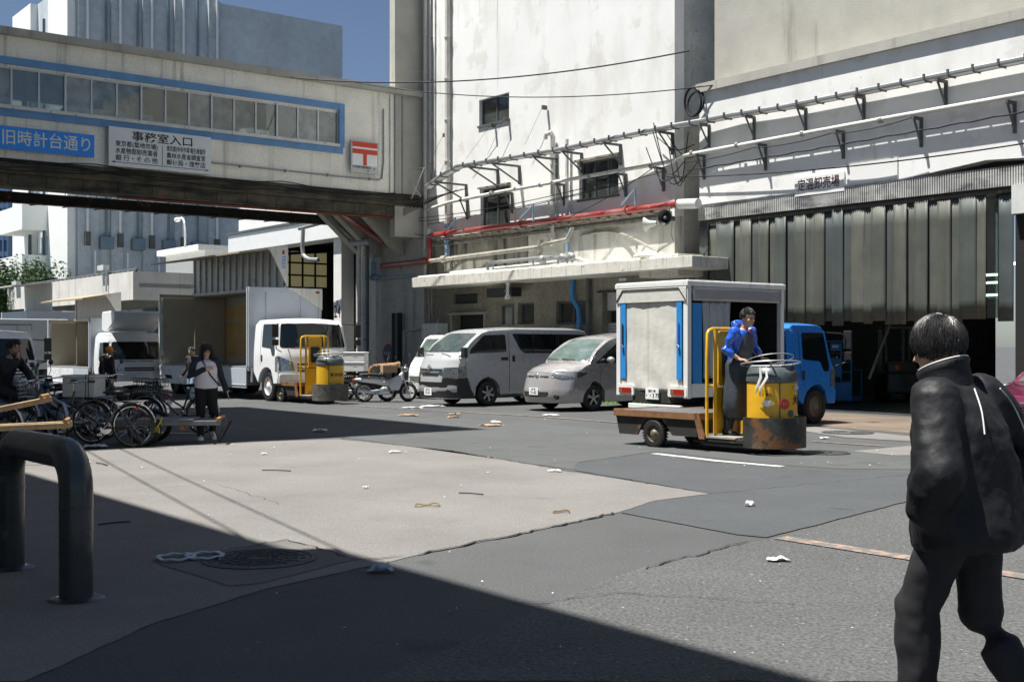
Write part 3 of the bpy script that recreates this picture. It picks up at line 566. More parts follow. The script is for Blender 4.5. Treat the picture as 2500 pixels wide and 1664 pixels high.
m = MB(); m.cyl((W(370)[0], YF - 2.3, 4.2), (W(370)[0], YF - 2.3, 5.3), .05, n=6); m.box((W(362)[0], YF - 2.3, 5.4), (.9, .3, .25)); m.build('floodlight', alud, dk)
m = MB(); m.box((W(136)[0], YF - 2.3, 5.25), (.9, .3, .25)); m.build('floodlight', alud, dk)
# ---------------------------------------------------------------- tall building, white end and shade-toned side
tb = thing('tall_building', 'tall building, white lit end with balconies and shade-grey ribbed side, far left', 'building', (-80, 26, 0), fr=True)
yc, yd = Bp(183, 0, 80)[0], Bp(600, 0, 80)[0] + 8; sx_ = -80; xl_ = -92.9
tbw = M('bright_white_render', (.85, .86, .84), .8, var=.03, streak=((.5, .5, .48), .3, .8, .1, .6)); tbg = M('shade_grey_render', (.52, .58, .62), .85, var=.12, vs=.3, fine=.08, fs=2, streak=((.12, .14, .16), .55, .8, .05, .6))  # grey side of the white building has its shade put into the colour
m = MB(); m.bx(xl_, sx_, yc, yd, 0, 26); m.build('wall', tbg, tb)
a0, a1, a2, a3 = [W(p, 0, yc)[0] for p in (48, 92, 135, 183)]
m = MB(); m.bx(xl_, a1, yc - .5, yc - .003, 0, 26); m.bx(a2, sx_ + .02, yc - .5, yc - .003, 0, 26); m.build('end_wall', tbw, tb)
for py in (540, 660):
    z = W(110, py, yc - .5)[1]; m = MB(); m.bx(a1 - 1.6, a2, yc - 2.2, yc - 2.0, z - .5, z + 1.0); m.bx(a1 - 1.6, a2, yc - 2.2, yc - .5, z - .7, z - .5); m.bx(a2 - .15, a2, yc - 2, yc - .5, z - .5, z + 1); m.bx(a1 - 1.6, a1 - 1.45, yc - 2, yc - .5, z - .5, z + 1); m.build('balcony', tbw, tb)
m = MB(); m.cyl((a1 + .2, yc - .6, 0), (a1 + .2, yc - .6, 24), .12, n=6); m.cyl((a2 - .2, yc - .7, 0), (a2 - .2, yc - .7, 24), .1, n=6); m.build('drainpipe', greysteel, tb)
wz = W(110, 600, yc)[1]; m = MB(); m.bx(a1 + 1.2, a2 - 1, yc - .1, yc - .01, wz - 1, wz + .6); m.build('window', bluepipe, tb)
m = MB(); m.prism([(yc - .02, wz + 2.2), (yc - 1, wz + 1.7), (yc - .02, wz + 1.7)], 0, a1 + 1.0, a2 - 1.4); m.build('window_hood', greysteel, tb)
for px in (204, 284, 361, 438, 520): 
    y = Bp(px, 0, 80)[0]; m = MB(); m.bx(sx_, sx_ + .35, y - .45, y + .35, 0, 26); m.build('pilaster', M('pilaster_render', (.46, .51, .54), .85, var=.15), tb)
    m = MB(); m.cyl((sx_ + .5, y + .1, 9.0), (sx_ + .5, y + .1, 26), .09, n=6); m.cyl((sx_ + .5, y + .6, 0), (sx_ + .5, y + .6, 7.8), .06, n=6); m.build('drainpipe', white, tb)
    m = MB(); m.box((sx_ + .5, y + .1, 8.6), (.3, .35, .9)); m.build('junction_box', greysteel, tb)
for px in (257, 334, 409, 480):
    y = Bp(px, 0, 80)[0]; m = MB(); m.box((sx_ + .25, y, 8.4), (.4, .9, .8)); m.cyl((sx_ + .2, y, 8.6), (sx_ + .2, y, 26), .08, n=6); m.build('hopper_pipe', M('blue_grey_metal', (.16, .23, .29), .6), tb)
# stair kiosk with lamp on the dock roof
t = thing('roof_kiosk', 'small white flat roofed kiosk standing above the dock roof', 'kiosk', (-62, 26, 4.5), fr=True)
a, b = W(405, 0, 25)[0], W(500, 0, 25)[0]; m = MB(); m.bx(a, b, 25, 27, 4.5, W(430, 622, 25)[1]); m.build('wall', white, t); m = MB(); z = W(430, 622, 25)[1]; m.bx(a - .3, b + .1, 24.6, 27.2, z, z + .3); m.build('roof', tbw, t)
m = MB(); m.tube([(W(452, 0, 24.5)[0], 24.5, z + .2), (W(452, 0, 24.5)[0], 24.5, z + 1.4), (W(446, 0, 24.5)[0], 24.5, z + 1.8), (W(436, 0, 24.5)[0], 24.5, z + 1.8)], .05, 6, smooth=1); m.ell((W(433, 0, 24.5)[0], 24.5, z + 1.75), (.3, .15, .12)); fmesh(m, 'roof_lamp', white, 'white curved lamp standing on the roof kiosk', 'lamp')
# ---------------------------------------------------------------- towers and trees at the far left
tg = M('hazed_glass_facade', (.05, .13, .26), .3, var=.3, vs=.1, spec=.6); tp = M('tower_grid', (.16, .27, .42), .6, var=.1)  # distance haze is painted into the blue of the tower glass and grid
for i, (px0, px1, Y, ht, lab) in enumerate(((-60, 20, 260, 60, 'haze-blue glass office tower at the left edge behind the trees'), (14, 60, 320, 60, 'second haze-blue tower beside the white building'))):
    a = P3(px0, 0, Y)[0]; b = P3(px1, 0, Y)[0]; t = thing('office_tower', lab, 'tower', ((a + b) / 2, Y, 0)); h_ = (b - a) / 2
    m = MB(); m.bx(-h_, h_, 0, 20, 0, ht); m.build('wall', tg, t)
    m = MB()
    for k in range(int(ht / 3.5)): m.bx(-h_ - .1, h_ + .1, -.25, -.02, k * 3.5, k * 3.5 + 1.0)
    for k in range(8): x = -h_ + 2 * h_ * k / 7; m.bx(x - .15, x + .15, -.3, -.255, 0, ht)
    m.build('floor_band', tp, t, kind='stuff')
leafm = [M('leaf_green', (.07, .13, .025), .6, var=.3), M('leaf_dark', (.03, .07, .02), .7, var=.3)]; bark = M('bark', (.09, .07, .05), .9)
def tree(loc, ht, rad, label, seed, base=.35):
    rnd = random.Random(seed); t = thing('leafy_tree', label, 'tree', loc, group='trees behind the far yard')
    m = MB(); m.tube([(0, 0, 0), (.1, .1, ht * .4), (0, .2, ht * .7)], [.3, .22, .12], 8)
    for k in range(5): a = k * 1.3; m.tube([(0, .1, ht * .4), (rad * .4 * math.cos(a), rad * .4 * math.sin(a), ht * .62), (rad * .6 * math.cos(a), rad * .6 * math.sin(a), ht * .75)], [.12, .08, .04], 6)
    m.build('trunk', bark, t, smooth=True)
    for q in range(2):
        m = MB(); cl_ = [(rnd.uniform(-1, 1) * rad * .75, rnd.uniform(-1, 1) * rad * .75, ht * (base + rnd.random() * (.95 - base)), rad * rnd.uniform(.22, .42)) for _ in range(40)]
        for c in cl_:
            for _ in range(150):
                d = Vector((rnd.gauss(0, 1), rnd.gauss(0, 1), rnd.gauss(0, .7))).normalized() * c[3] * rnd.uniform(.6, 1.05); p = Vector(c[:3]) + d; s_ = .11 * rnd.uniform(.7, 1.4)
                u = Vector((rnd.gauss(0, 1), rnd.gauss(0, 1), rnd.gauss(0, .5))).normalized(); w_ = u.cross(Vector((rnd.random(), rnd.random(), 1))).normalized()
                m.add([p - u * s_, p + w_ * s_ * .6, p + u * s_, p - w_ * s_ * .6], [(0, 1, 2, 3)])
        m.build('crown', leafm[q], t)
tree((-31.6, 75, 0), 7.0, 3.0, 'bright green leafy tree at the left edge under the towers', 1, .1); tree((-32.0, 84, 0), 6.4, 2.6, 'lower darker tree tucked against the white building', 2, .1); tree((-35.5, 80, 0), 8, 3.4, 'tree cut by the left edge of the frame', 3, .1)
# ---------------------------------------------------------------- buildings left of the frame that cast the shade
def block(name, lab, x0, x1, y0, y1, h_):
    t = thing(name, lab, 'building', ((x0 + x1) / 2, (y0 + y1) / 2, 0), fr=True); m = MB(); m.bx(x0, x1, y0, y1, 0, h_); m.build('wall', conc, t)
    m = MB(); m.bx(x0 - .05, x1 + .05, y1 + .001, y1 + .12, h_ - .5, h_ + .1); m.build('cornice', plaster2, t)
    for fl in range(1, int(h_ / 3.4)):
        n_ = int((x1 - x0) / 2.2)
        for k in range(n_):
            x = x0 + (k + .3) * (x1 - x0) / n_; f = MB(); f.bx(x, x + 1.3, y1 + .01, y1 + .06, fl * 3.4 - 1, fl * 3.4 + .5); w_ = f.build('window', greysteel, t); p = MB(); p.bx(x + .06, x + 1.24, y1 + .061, y1 + .065, fl * 3.4 - .94, fl * 3.4 + .44); p.build('pane', cglass, w_)
    return t
block('clock_tower_building', 'tall concrete office block left of the frame whose shade crosses the road', -31.5, -21.4, -10, 5.0, 24)
block('street_office', 'office building left of the viewer shading the foreground', -17.3, -10.3, -12, -.55, 14)
block('street_office_annex', 'slightly forward annex of the office left of the viewer', -10.2, -5.6, -12, -.25, 14)
for i, x in enumerate((-16.5, -15.2)):
    pass
# ================================================================ VEHICLES (x forward, y left, z up)
class Body:
    def __init__(s, W_, dfm, xs, ys, zs): s.w = W_; s.d = dfm; s.cuts = [(0, xs), (1, ys), (2, zs)]
    def _cut(s, bm, mb):
        bmesh.ops.triangulate(bm, faces=[f for f in bm.faces if len(f.verts) > 4], ngon_method='EAR_CLIP')
        for ax, vals in s.cuts:
            no = Vector((0, 0, 0)); no[ax] = 1
            for v in vals:
                co = Vector((0, 0, 0)); co[ax] = v
                bmesh.ops.bisect_plane(bm, geom=bm.verts[:] + bm.edges[:] + bm.faces[:], plane_co=co, plane_no=no, dist=1e-4)
        bmesh.ops.triangulate(bm, faces=[f for f in bm.faces if len(f.verts) > 4])
        bm.verts.index_update(); mb.add([s.d(v.co.copy()) for v in bm.verts], [[v.index for v in f.verts] for f in bm.faces]); bm.free(); return mb
    def ext(s, poly3, vec, mb=None):
        bm = bmesh.new(); vs_ = [bm.verts.new(p) for p in poly3]; f = bm.faces.new(vs_)
        r = bmesh.ops.extrude_face_region(bm, geom=[f]); ev = [e for e in r['geom'] if isinstance(e, bmesh.types.BMVert)]
        bmesh.ops.translate(bm, verts=ev, vec=vec); return s._cut(bm, mb or MB())
    def hull(s, prof): return s.ext([(x, -s.w / 2, z) for x, z in prof], (0, s.w, 0))
    def side(s, poly, sg, out=.006, dep=.03, mb=None): return s.ext([(x, sg * (s.w / 2 + out), z) for x, z in poly], (0, -sg * dep, 0), mb)
    def front(s, poly, xf, out=.008, dep=.03, mb=None, sg=1): return s.ext([(xf(z) + sg * out, y, z) for y, z in poly], (-sg * dep, 0, 0), mb)
def arch(x, z, r, n=9, z0=None):        # from rear to front over the wheel
    z0 = z if z0 is None else z0
    pts = [(x - r, z0)] + [(x + r * math.cos(math.pi - math.pi * k / n), z + r * math.sin(math.pi * k / n)) for k in range(1, n)] + [(x + r, z0)]
    return pts
def interp(pts):
    pts = sorted(pts)
    def f(z):
        if z <= pts[0][0]: return pts[0][1]
        for (a, b), (c, d) in zip(pts, pts[1:]):
            if z <= c: return b + (d - b) * (z - a) / (c - a)
        return pts[-1][1]
    return f
def rnd_poly(pts, r=.05, n=3):
    out = []; m = len(pts)
    for i in range(m):
        a, p, b = Vector(pts[i - 1]), Vector(pts[i]), Vector(pts[(i + 1) % m]); ra = min(r, (a - p).length * .45); rb = min(r, (b - p).length * .45)
        p1 = p + (a - p).normalized() * ra; p2 = p + (b - p).normalized() * rb
        for k in range(n + 1): t = k / n; out.append(tuple(p1 * (1 - t) ** 2 + p * 2 * t * (1 - t) + p2 * t ** 2))
    return out
rimm = M('alloy_rim', (.50, .51, .52), .3, metal=.7); rimd = M('dirty_steel_rim', (.17, .15, .11), .6, metal=.4, spots=(RUST, 20, .6, .6))
def wheel(par, c, r, w_, spokes=5, rim=None, sg=1, tread=False):
    c = Vector(c); rim = rim or rimm
    t = MB(); t.lathe(c, (0, 1, 0), [(r * .62, -w_ / 2), (r * .9, -w_ / 2), (r, -w_ * .32), (r, w_ * .32), (r * .9, w_ / 2), (r * .62, w_ / 2), (r * .60, w_ * .2), (r * .6, -w_ * .2), (r * .62, -w_ / 2)], 32, False)
    if tread:
        for k in range(30):
            a = 2 * math.pi * k / 30; t.box(c + Vector((math.cos(a) * r, 0, math.sin(a) * r)), (.02, w_ * .9, .022), Matrix.Rotation(-a, 3, 'Y'))
    to = t.build('wheel', rubber, par, smooth=True)
    m = MB(); y = sg * w_ * .40; m.lathe(c + Vector((0, y - sg * .03, 0)), (0, sg, 0), [(r * .66, 0), (r * .66, .035), (r * .60, .035), (r * .57, .0)], 28, False)
    if spokes:
        for k in range(spokes):
            a = 2 * math.pi * k / spokes + .3; mm = Matrix.Rotation(-a, 3, 'Y'); m.box(c + Vector((0, y, 0)) + mm @ Vector((r * .33, 0, 0)), (r * .58, .02, r * .17), mm)
        m.lathe(c + Vector((0, y - sg * .02, 0)), (0, sg, 0), [(r * .16, 0), (r * .16, .035), (r * .05, .04)], 16)
    else: m.lathe(c + Vector((0, y - sg * .04, 0)), (0, sg, 0), [(r * .6, 0), (r * .5, .01), (r * .28, .03), (r * .2, .06), (.01, .07)], 24)
    m.build('rim', rim, to, smooth=True)
    d = MB(); d.lathe(c + Vector((0, y - sg * .05, 0)), (0, sg, 0), [(r * .6, 0), (r * .6, .005)], 20); d.build('hub_dark_disc', plastic, to)  # black disc stands in for the dark hollow behind the rim
    return to
def mk_frame(poly, r, par, mat, name):
    m = MB(); m.tube(poly, r, 6); return m.build(name, mat, par, smooth=True)
def frange(a, b, st):
    out = []
    while a < b: out.append(round(a, 4)); a += st
    return out
# ---------------------------------------------------------------- silver van
def hiace(O, rz):
    t = thing('parked_van', 'silver high-roofed van parked nose out between the scooters and the bronze minivan', 'van', (O[0], O[1], 0), rz); Wd = 1.70; hw = Wd / 2
    fr = [(2.35, .20), (2.40, .45), (2.39, .72), (2.36, .98), (2.26, 1.18), (2.10, 1.34), (1.30, 1.88), (1.08, 1.96)]
    prof = [(-2.34, .30)] + arch(-1.18, .33, .40, z0=.26) + [(.3, .25)] + arch(1.16, .33, .40, z0=.26) + fr + [(.2, 2.02), (-1.9, 2.02), (-2.22, 1.96), (-2.33, 1.75), (-2.40, .95)]
    def d(v):
        x, y, z = v; q = min(1, abs(y) / hw)
        if z > 1.15: y *= 1 - .10 * ((z - 1.15) / .85) ** 1.4
        if z < .5: y *= 1 - .03 * (.5 - z) / .3
        if x > 1.7: x -= .26 * q ** 3 * min(1, (x - 1.7) / .6) * (1 if z < 1.4 else max(.5, 1 - (z - 1.4)))
        if x < -2.1: x += .06 * q ** 3
        if z > 1.8: z -= .05 * q ** 2 * (z - 1.8) / .2
        return Vector((x, y, z))
    B = Body(Wd, d, frange(-2.2, 2.3, .22), [-.78, -.6, -.4, -.2, 0, .2, .4, .6, .78], frange(.3, 2, .14))
    B.hull(prof).build('body', silver, t, bev=.010, smooth=True, ang=40, seg=2)
    xf = interp([(z, x) for x, z in fr])
    B.front(rnd_poly([(-.76, 1.37), (.76, 1.37), (.66, 1.86), (-.66, 1.86)], .06), xf).build('windscreen', M('windscreen_glass', (.05, .07, .07), .03, spec=.8, var=.3, vs=1.2), t, smooth=True)
    for sg in (1, -1):
        B.side(rnd_poly([(1.78, 1.33), (1.72, 1.42), (1.26, 1.80), (.58, 1.83), (.56, 1.38)], .05), sg).build('side_window', cglass, t, smooth=True)
        sw = B.side(rnd_poly([(.36, 1.86), (.10, 1.42), (-.02, 1.34), (-2.16, 1.34), (-2.24, 1.84)], .07), sg).build('side_window', cglass, t, smooth=True)
        mk_ = MB()
        for x in (-.35, -1.15, -1.22): B.side([(x, 1.36), (x + .02, 1.36), (x + .02, 1.83), (x, 1.83)], sg, .012, .02, mk_)
        mk_.build('window_divider', plastic, sw)
        m = MB()
        for x in (.47, -.95, 1.98): B.side([(x, .35), (x + .012, .35), (x + .012, 1.33 if x > 1.9 else 1.9), (x, 1.33 if x > 1.9 else 1.9)], sg, .003, .02, m)
        B.side([(-2.2, 1.12), (-.95, 1.12), (-.95, 1.128), (-2.2, 1.128)], sg, .003, .02, m); m.build('door_seam', plastic, t)
        m = MB(); B.side(rnd_poly([(.52, 1.16), (.74, 1.16), (.74, 1.24), (.52, 1.24)], .02), sg, .01, .02, m); B.side(rnd_poly([(.30, 1.12), (.38, 1.12), (.38, 1.28), (.30, 1.28)], .02), sg, .01, .02, m); m.build('door_handle', plastic, t)
        B.side(rnd_poly([(2.36, .74), (1.93, .76), (1.90, .98), (2.05, 1.02), (2.36, 1.0)], .03), sg, .008, .02).build('headlight', lens, t)
        m = MB(); m.box((2.00, sg * .98, 1.36), (.10, .18, .26)); m.tube([(2.05, sg * .8, 1.25), (2.05, sg * .95, 1.30)], .02, 5); m.build('wing_mirror', plastic, t, bev=.02)
        B.side([(2.38, .22), (1.62, .22), (1.60, .30), (1.75, .50), (1.9, .73), (2.38, .72)], sg, .012, .02).build('bumper_corner', plastic, t)
        wheel(t, (1.16, sg * .76, .32), .32, .2, 6, sg=sg); wheel(t, (-1.18, sg * .76, .32), .32, .2, 6, sg=sg)
        B.front([(sg * .50, .74), (sg * .84, .76), (sg * .84, 1.0), (sg * .52, .98)], xf, .012).build('headlight', lens, t)
    m = MB(); B.front(rnd_poly([(-.85, .22), (.85, .22), (.85, .72), (.5, .72), (.5, .62), (-.5, .62), (-.5, .72), (-.85, .72)], .03), xf, .018, .05, m); m.build('bumper', plastic, t, bev=.01)
    m = MB(); B.front([(-.48, .90), (.48, .90), (.48, .95), (-.48, .95)], xf, .012, .03, m); B.front([(-.34, .78), (.34, .78), (.38, .83), (-.38, .83)], xf, .012, .03, m); m.build('grille', darker, t)
    m = MB(); B.front(rnd_poly([(-.50, .845), (.50, .845), (.50, .885), (-.50, .885)], .01), xf, .024, .03, m); m.build('grille_bar', chrome, t)
    m = MB(); c = Vector((2.395, 0, .985)); m.circ(c, (1, 0, .2), .065, .008, 20, 5)
    for pts in ([c + Vector((.005, .045 * math.cos(a), .02 * math.sin(a) + .012)) for a in frange(0, 6.2, .4)], [c + Vector((.005, .02 * math.cos(a), .05 * math.sin(a) - .005)) for a in frange(0, 6.2, .4)]): m.tube(pts, .006, 5, close=True)
    m.build('emblem', chrome, t)
    B.side([(-2.0, .22), (1.0, .22), (1.0, .30), (-.78, .30), (-2.0, .30)], 1, .0, .02).build('sill', plastic, t)
    p = MB(); p.bx(2.425, 2.44, -.165, .165, .28, .46); p.build('number_plate', platew, t, bev=.005); text(t, '35-35', (2.442, 0, .35), (0, 1, 0), (0, 0, 1), .10, platet, sx=.9); text(t, '品川 400', (2.442, 0, .43), (0, 1, 0), (0, 0, 1), .045, platet)
    m = MB(); m.tube([(1.95, -.74, 1.5), (1.55, -.8, 2.25)], .006, 4); m.build('aerial', chrome, t)
    m = MB(); m.tube([(2.17, .55, 1.385), (2.12, .1, 1.41)], .012, 4); m.tube([(2.17, -.2, 1.385), (2.12, -.65, 1.41)], .012, 4); m.build('wiper', plastic, t)
    return t
VR = TH - math.pi / 2            # nose out of the market: towards -Y of the street frame
hx, hy = math.cos(VR), math.sin(VR); lx, ly = -hy, hx
def place(wx, wy, ax, ay):       # world origin so that local (ax, ay) lands on (wx, wy)
    return (wx - ax * hx - ay * lx, wy - ax * hy - ay * ly)
hiace(place(-.66, 30.3, 1.16, .76), VR)
# ---------------------------------------------------------------- bronze minivan
def minivan(O, rz):
    t = thing('parked_minivan', 'bronze silver rounded minivan between the silver van and the white box truck', 'minivan', (O[0], O[1], 0), rz); Wd = 1.70; hw = Wd / 2
    fr = [(2.26, .20), (2.33, .34), (2.32, .50), (2.26, .72), (2.20, .90), (2.05, 1.02), (1.75, 1.11), (1.45, 1.17), (.62, 1.70), (.40, 1.78)]
    prof = [(-2.28, .28)] + arch(-1.30, .33, .38, z0=.22) + [(.3, .2)] + arch(1.22, .33, .38, z0=.22) + fr + [(-.2, 1.85), (-1.0, 1.87), (-1.9, 1.83), (-2.15, 1.72), (-2.30, 1.2), (-2.34, .7)]
    def d(v):
        x, y, z = v; q = min(1, abs(y) / hw)
        if z > .95: y *= 1 - .16 * ((z - .95) / .9) ** 1.3
        if z < .45: y *= 1 - .05 * (.45 - z) / .3
        if x > 1.1: x -= .46 * q ** 3.2 * min(1, (x - 1.1) / 1.0)
        if x < -2.0: x += .1 * q ** 3
        if z > 1.6: z -= .07 * q ** 2 * (z - 1.6) / .25
        if x > 1.3 and .95 < z < 1.3: z -= .05 * q ** 2
        return Vector((x, y, z))
    B = Body(Wd, d, frange(-2.2, 2.25, .16), [-.8, -.7, -.55, -.4, -.2, 0, .2, .4, .55, .7, .8], frange(.3, 1.8, .11))
    B.hull(prof).build('body', bronze, t, bev=.010, smooth=True, ang=50, seg=2)
    xf = interp([(z, x) for x, z in fr])
    B.front(rnd_poly([(-.80, 1.19), (.80, 1.19), (.66, 1.70), (-.66, 1.70)], .06), xf).build('windscreen', M('minivan_windscreen', (.10, .14, .13), .03, spec=.8, var=.4, vs=1.6), t, smooth=True)
    for sg in (1, -1):
        B.side(rnd_poly([(1.16, 1.12), (.28, 1.68), (-.35, 1.74), (-.35, 1.14)], .05), sg).build('side_window', cglass, t, smooth=True)
        B.side(rnd_poly([(-.42, 1.74), (-.42, 1.15), (-2.05, 1.22), (-2.0, 1.68)], .06), sg).build('side_window', cglass, t, smooth=True)
        m = MB(); B.side([(.72, 1.13), (.745, 1.13), (.745, 1.42), (.72, 1.42)], sg, .01, .02, m); m.build('window_divider', plastic, t)
        m = MB(); m.ell((.78, sg * .97, 1.20), (.09, .11, .08)); m.build('wing_mirror', bronze, t, smooth=True)
        m = MB()
        for x in (1.0, -.4): B.side([(x, .3), (x + .01, .3), (x + .01, 1.1), (x, 1.1)], sg, .003, .02, m)
        m.build('door_seam', plastic, t)
        hl = rnd_poly([(sg * .42, .82), (sg * .50, .93), (sg * .845, .99), (sg * .845, .80), (sg * .7, .76)], .02)
        B.front(hl, xf, .012, .03).build('headlight', lens, t); B.side([(2.2, .78), (1.78, .86), (1.7, .96), (2.2, .96)], sg, .010, .03).build('headlight', lens, t)
        m = MB(); m.lathe((2.12, sg * .62, .34), (1, 0, 0), [(.05, 0), (.055, .09), (.03, .08)], 12); m.build('fog_lamp', plastic, t)
        wheel(t, (1.22, sg * .76, .31), .31, .2, 5, sg=sg); wheel(t, (-1.30, sg * .76, .31), .31, .2, 5, sg=sg)
    m = MB()
    for k in range(5):
        for sg in (1, -1): y = sg * (.13 + k * .055); B.front([(y - .02, .795), (y + .02, .795), (y + .02, .83), (y - .02, .83)], xf, .006, .02, m)
    m.build('grille_slot', darker, t, kind='stuff')
    m = MB(); B.front(rnd_poly([(-.45, .46), (.45, .46), (.40, .34), (-.40, .34)][::-1], .04), xf, .008, .03, m); m.build('grille', darker, t)
    m = MB(); B.front([(-.84, .905), (.84, .905), (.84, .912), (-.84, .912)], xf, .004, .02, m); m.build('bonnet_seam', plastic, t)
    m = MB(); c = Vector((2.245, 0, .83)); m.circ(c, (1, 0, 0), .05, .008, 18, 5); m.box(c, (.012, .13, .018)); m.build('emblem', chrome, t)
    p = MB(); p.bx(2.335, 2.35, -.165, .165, .38, .55); p.build('number_plate', platew, t, bev=.005); text(t, '31-62', (2.352, 0, .445), (0, 1, 0), (0, 0, 1), .10, platet, sx=.95); text(t, '品川 500', (2.352, 0, .52), (0, 1, 0), (0, 0, 1), .04, platet)
    m = MB(); m.tube([(1.50, .5, 1.20), (1.42, -.05, 1.22)], .012, 4); m.tube([(1.50, -.1, 1.20), (1.42, -.6, 1.21)], .012, 4); m.build('wiper', plastic, t)
    return t
minivan(place(1.86, 27.95, 1.22, .76), VR)
# ---------------------------------------------------------------- white kei van mostly hidden behind the silver van; maroon car
def small_car(name, label, cat, O, rz, paint, scale=1., tall=False):
    t = thing(name, label, cat, (O[0], O[1], 0), rz); Wd = 1.62; hw = Wd / 2
    if tall: fr = [(1.66, .2), (1.70, .45), (1.68, .8), (1.60, 1.0), (1.45, 1.15), (.95, 1.75), (.75, 1.84)]; roof = [(-1.4, 1.86), (-1.6, 1.75), (-1.68, 1.0)]; ax = (1.05, -1.1); wb, wt = 1.2, 1.74; Wd = 1.46; hw = .73
    else: fr = [(2.10, .2), (2.18, .4), (2.16, .6), (2.05, .74), (1.6, .86), (1.15, .93), (.45, 1.36), (.25, 1.42)]; roof = [(-.4, 1.46), (-1.1, 1.40), (-1.75, 1.02), (-2.1, .98), (-2.18, .6)]; ax = (1.35, -1.25); wb, wt = .95, 1.34
    prof = [(-1.66 if tall else -2.14, .28)] + arch(ax[1], .3, .34, z0=.22) + [(.1, .2)] + arch(ax[0], .3, .34, z0=.22) + fr + roof
    def d(v):
        x, y, z = v; q = min(1, abs(y) / hw); zz = 1.0 if tall else .85; hh = fr[-1][1] - zz
        if z > zz: y *= 1 - (.1 if tall else .22) * ((z - zz) / hh) ** 1.2
        if x > .9: x -= .25 * q ** 3 * min(1, (x - .9) / .8)
        if x < -1.3: x += .15 * q ** 3
        return Vector((x, y, z))
    B = Body(Wd, d, frange(-2, 2.1, .2), [-.7, -.55, -.3, 0, .3, .55, .7], frange(.3, 1.8, .13))
    B.hull(prof).build('body', paint, t, bev=.010, smooth=True, ang=45, seg=2)
    xf = interp([(z, x) for x, z in fr]); B.front(rnd_poly([(-.68, wb), (.68, wb), (.58, wt), (-.58, wt)], .05), xf).build('windscreen', M('small_car_glass', (.10, .13, .11), .03, spec=.8, var=.5, vs=2), t, smooth=True)
    for sg in (1, -1):
        sp = [(1.2, 1.2), (.85, 1.68), (-1.4, 1.70), (-1.45, 1.2)] if tall else [(.95, .95), (.22, 1.34), (-.95, 1.32), (-1.4, 1.0)]
        B.side(rnd_poly(sp, .05), sg).build('side_window', cglass, t, smooth=True)
        B.front([(sg * .45, .62), (sg * .78, .62), (sg * .78, .78 if not tall else .9), (sg * .5, .72)], xf, .01).build('headlight', lens, t)
        for a in ax: wheel(t, (a, sg * (hw - .09), .29), .29, .18, 5, sg=sg)
    m = MB()
    for k in range(4): B.front([(-.4, .48 + k * .05), (.4, .48 + k * .05), (.4, .505 + k * .05), (-.4, .505 + k * .05)], xf, .012, .03, m)
    m.build('grille', chrome, t)
    p = MB(); p.bx(fr[1][0] + .02, fr[1][0] + .035, -.165, .165, .28, .45); p.build('number_plate', platew, t)
    return t
q = Fw(-28.85, 20.55); small_car('white_minicar', 'white microvan showing only its front beside the silver van', 'car', (q.x, q.y), VR, white, tall=True)
q = (9.75, 19.8); small_car('maroon_car', 'maroon car entering at the right edge behind the walking man', 'car', q, R(205), maroon)
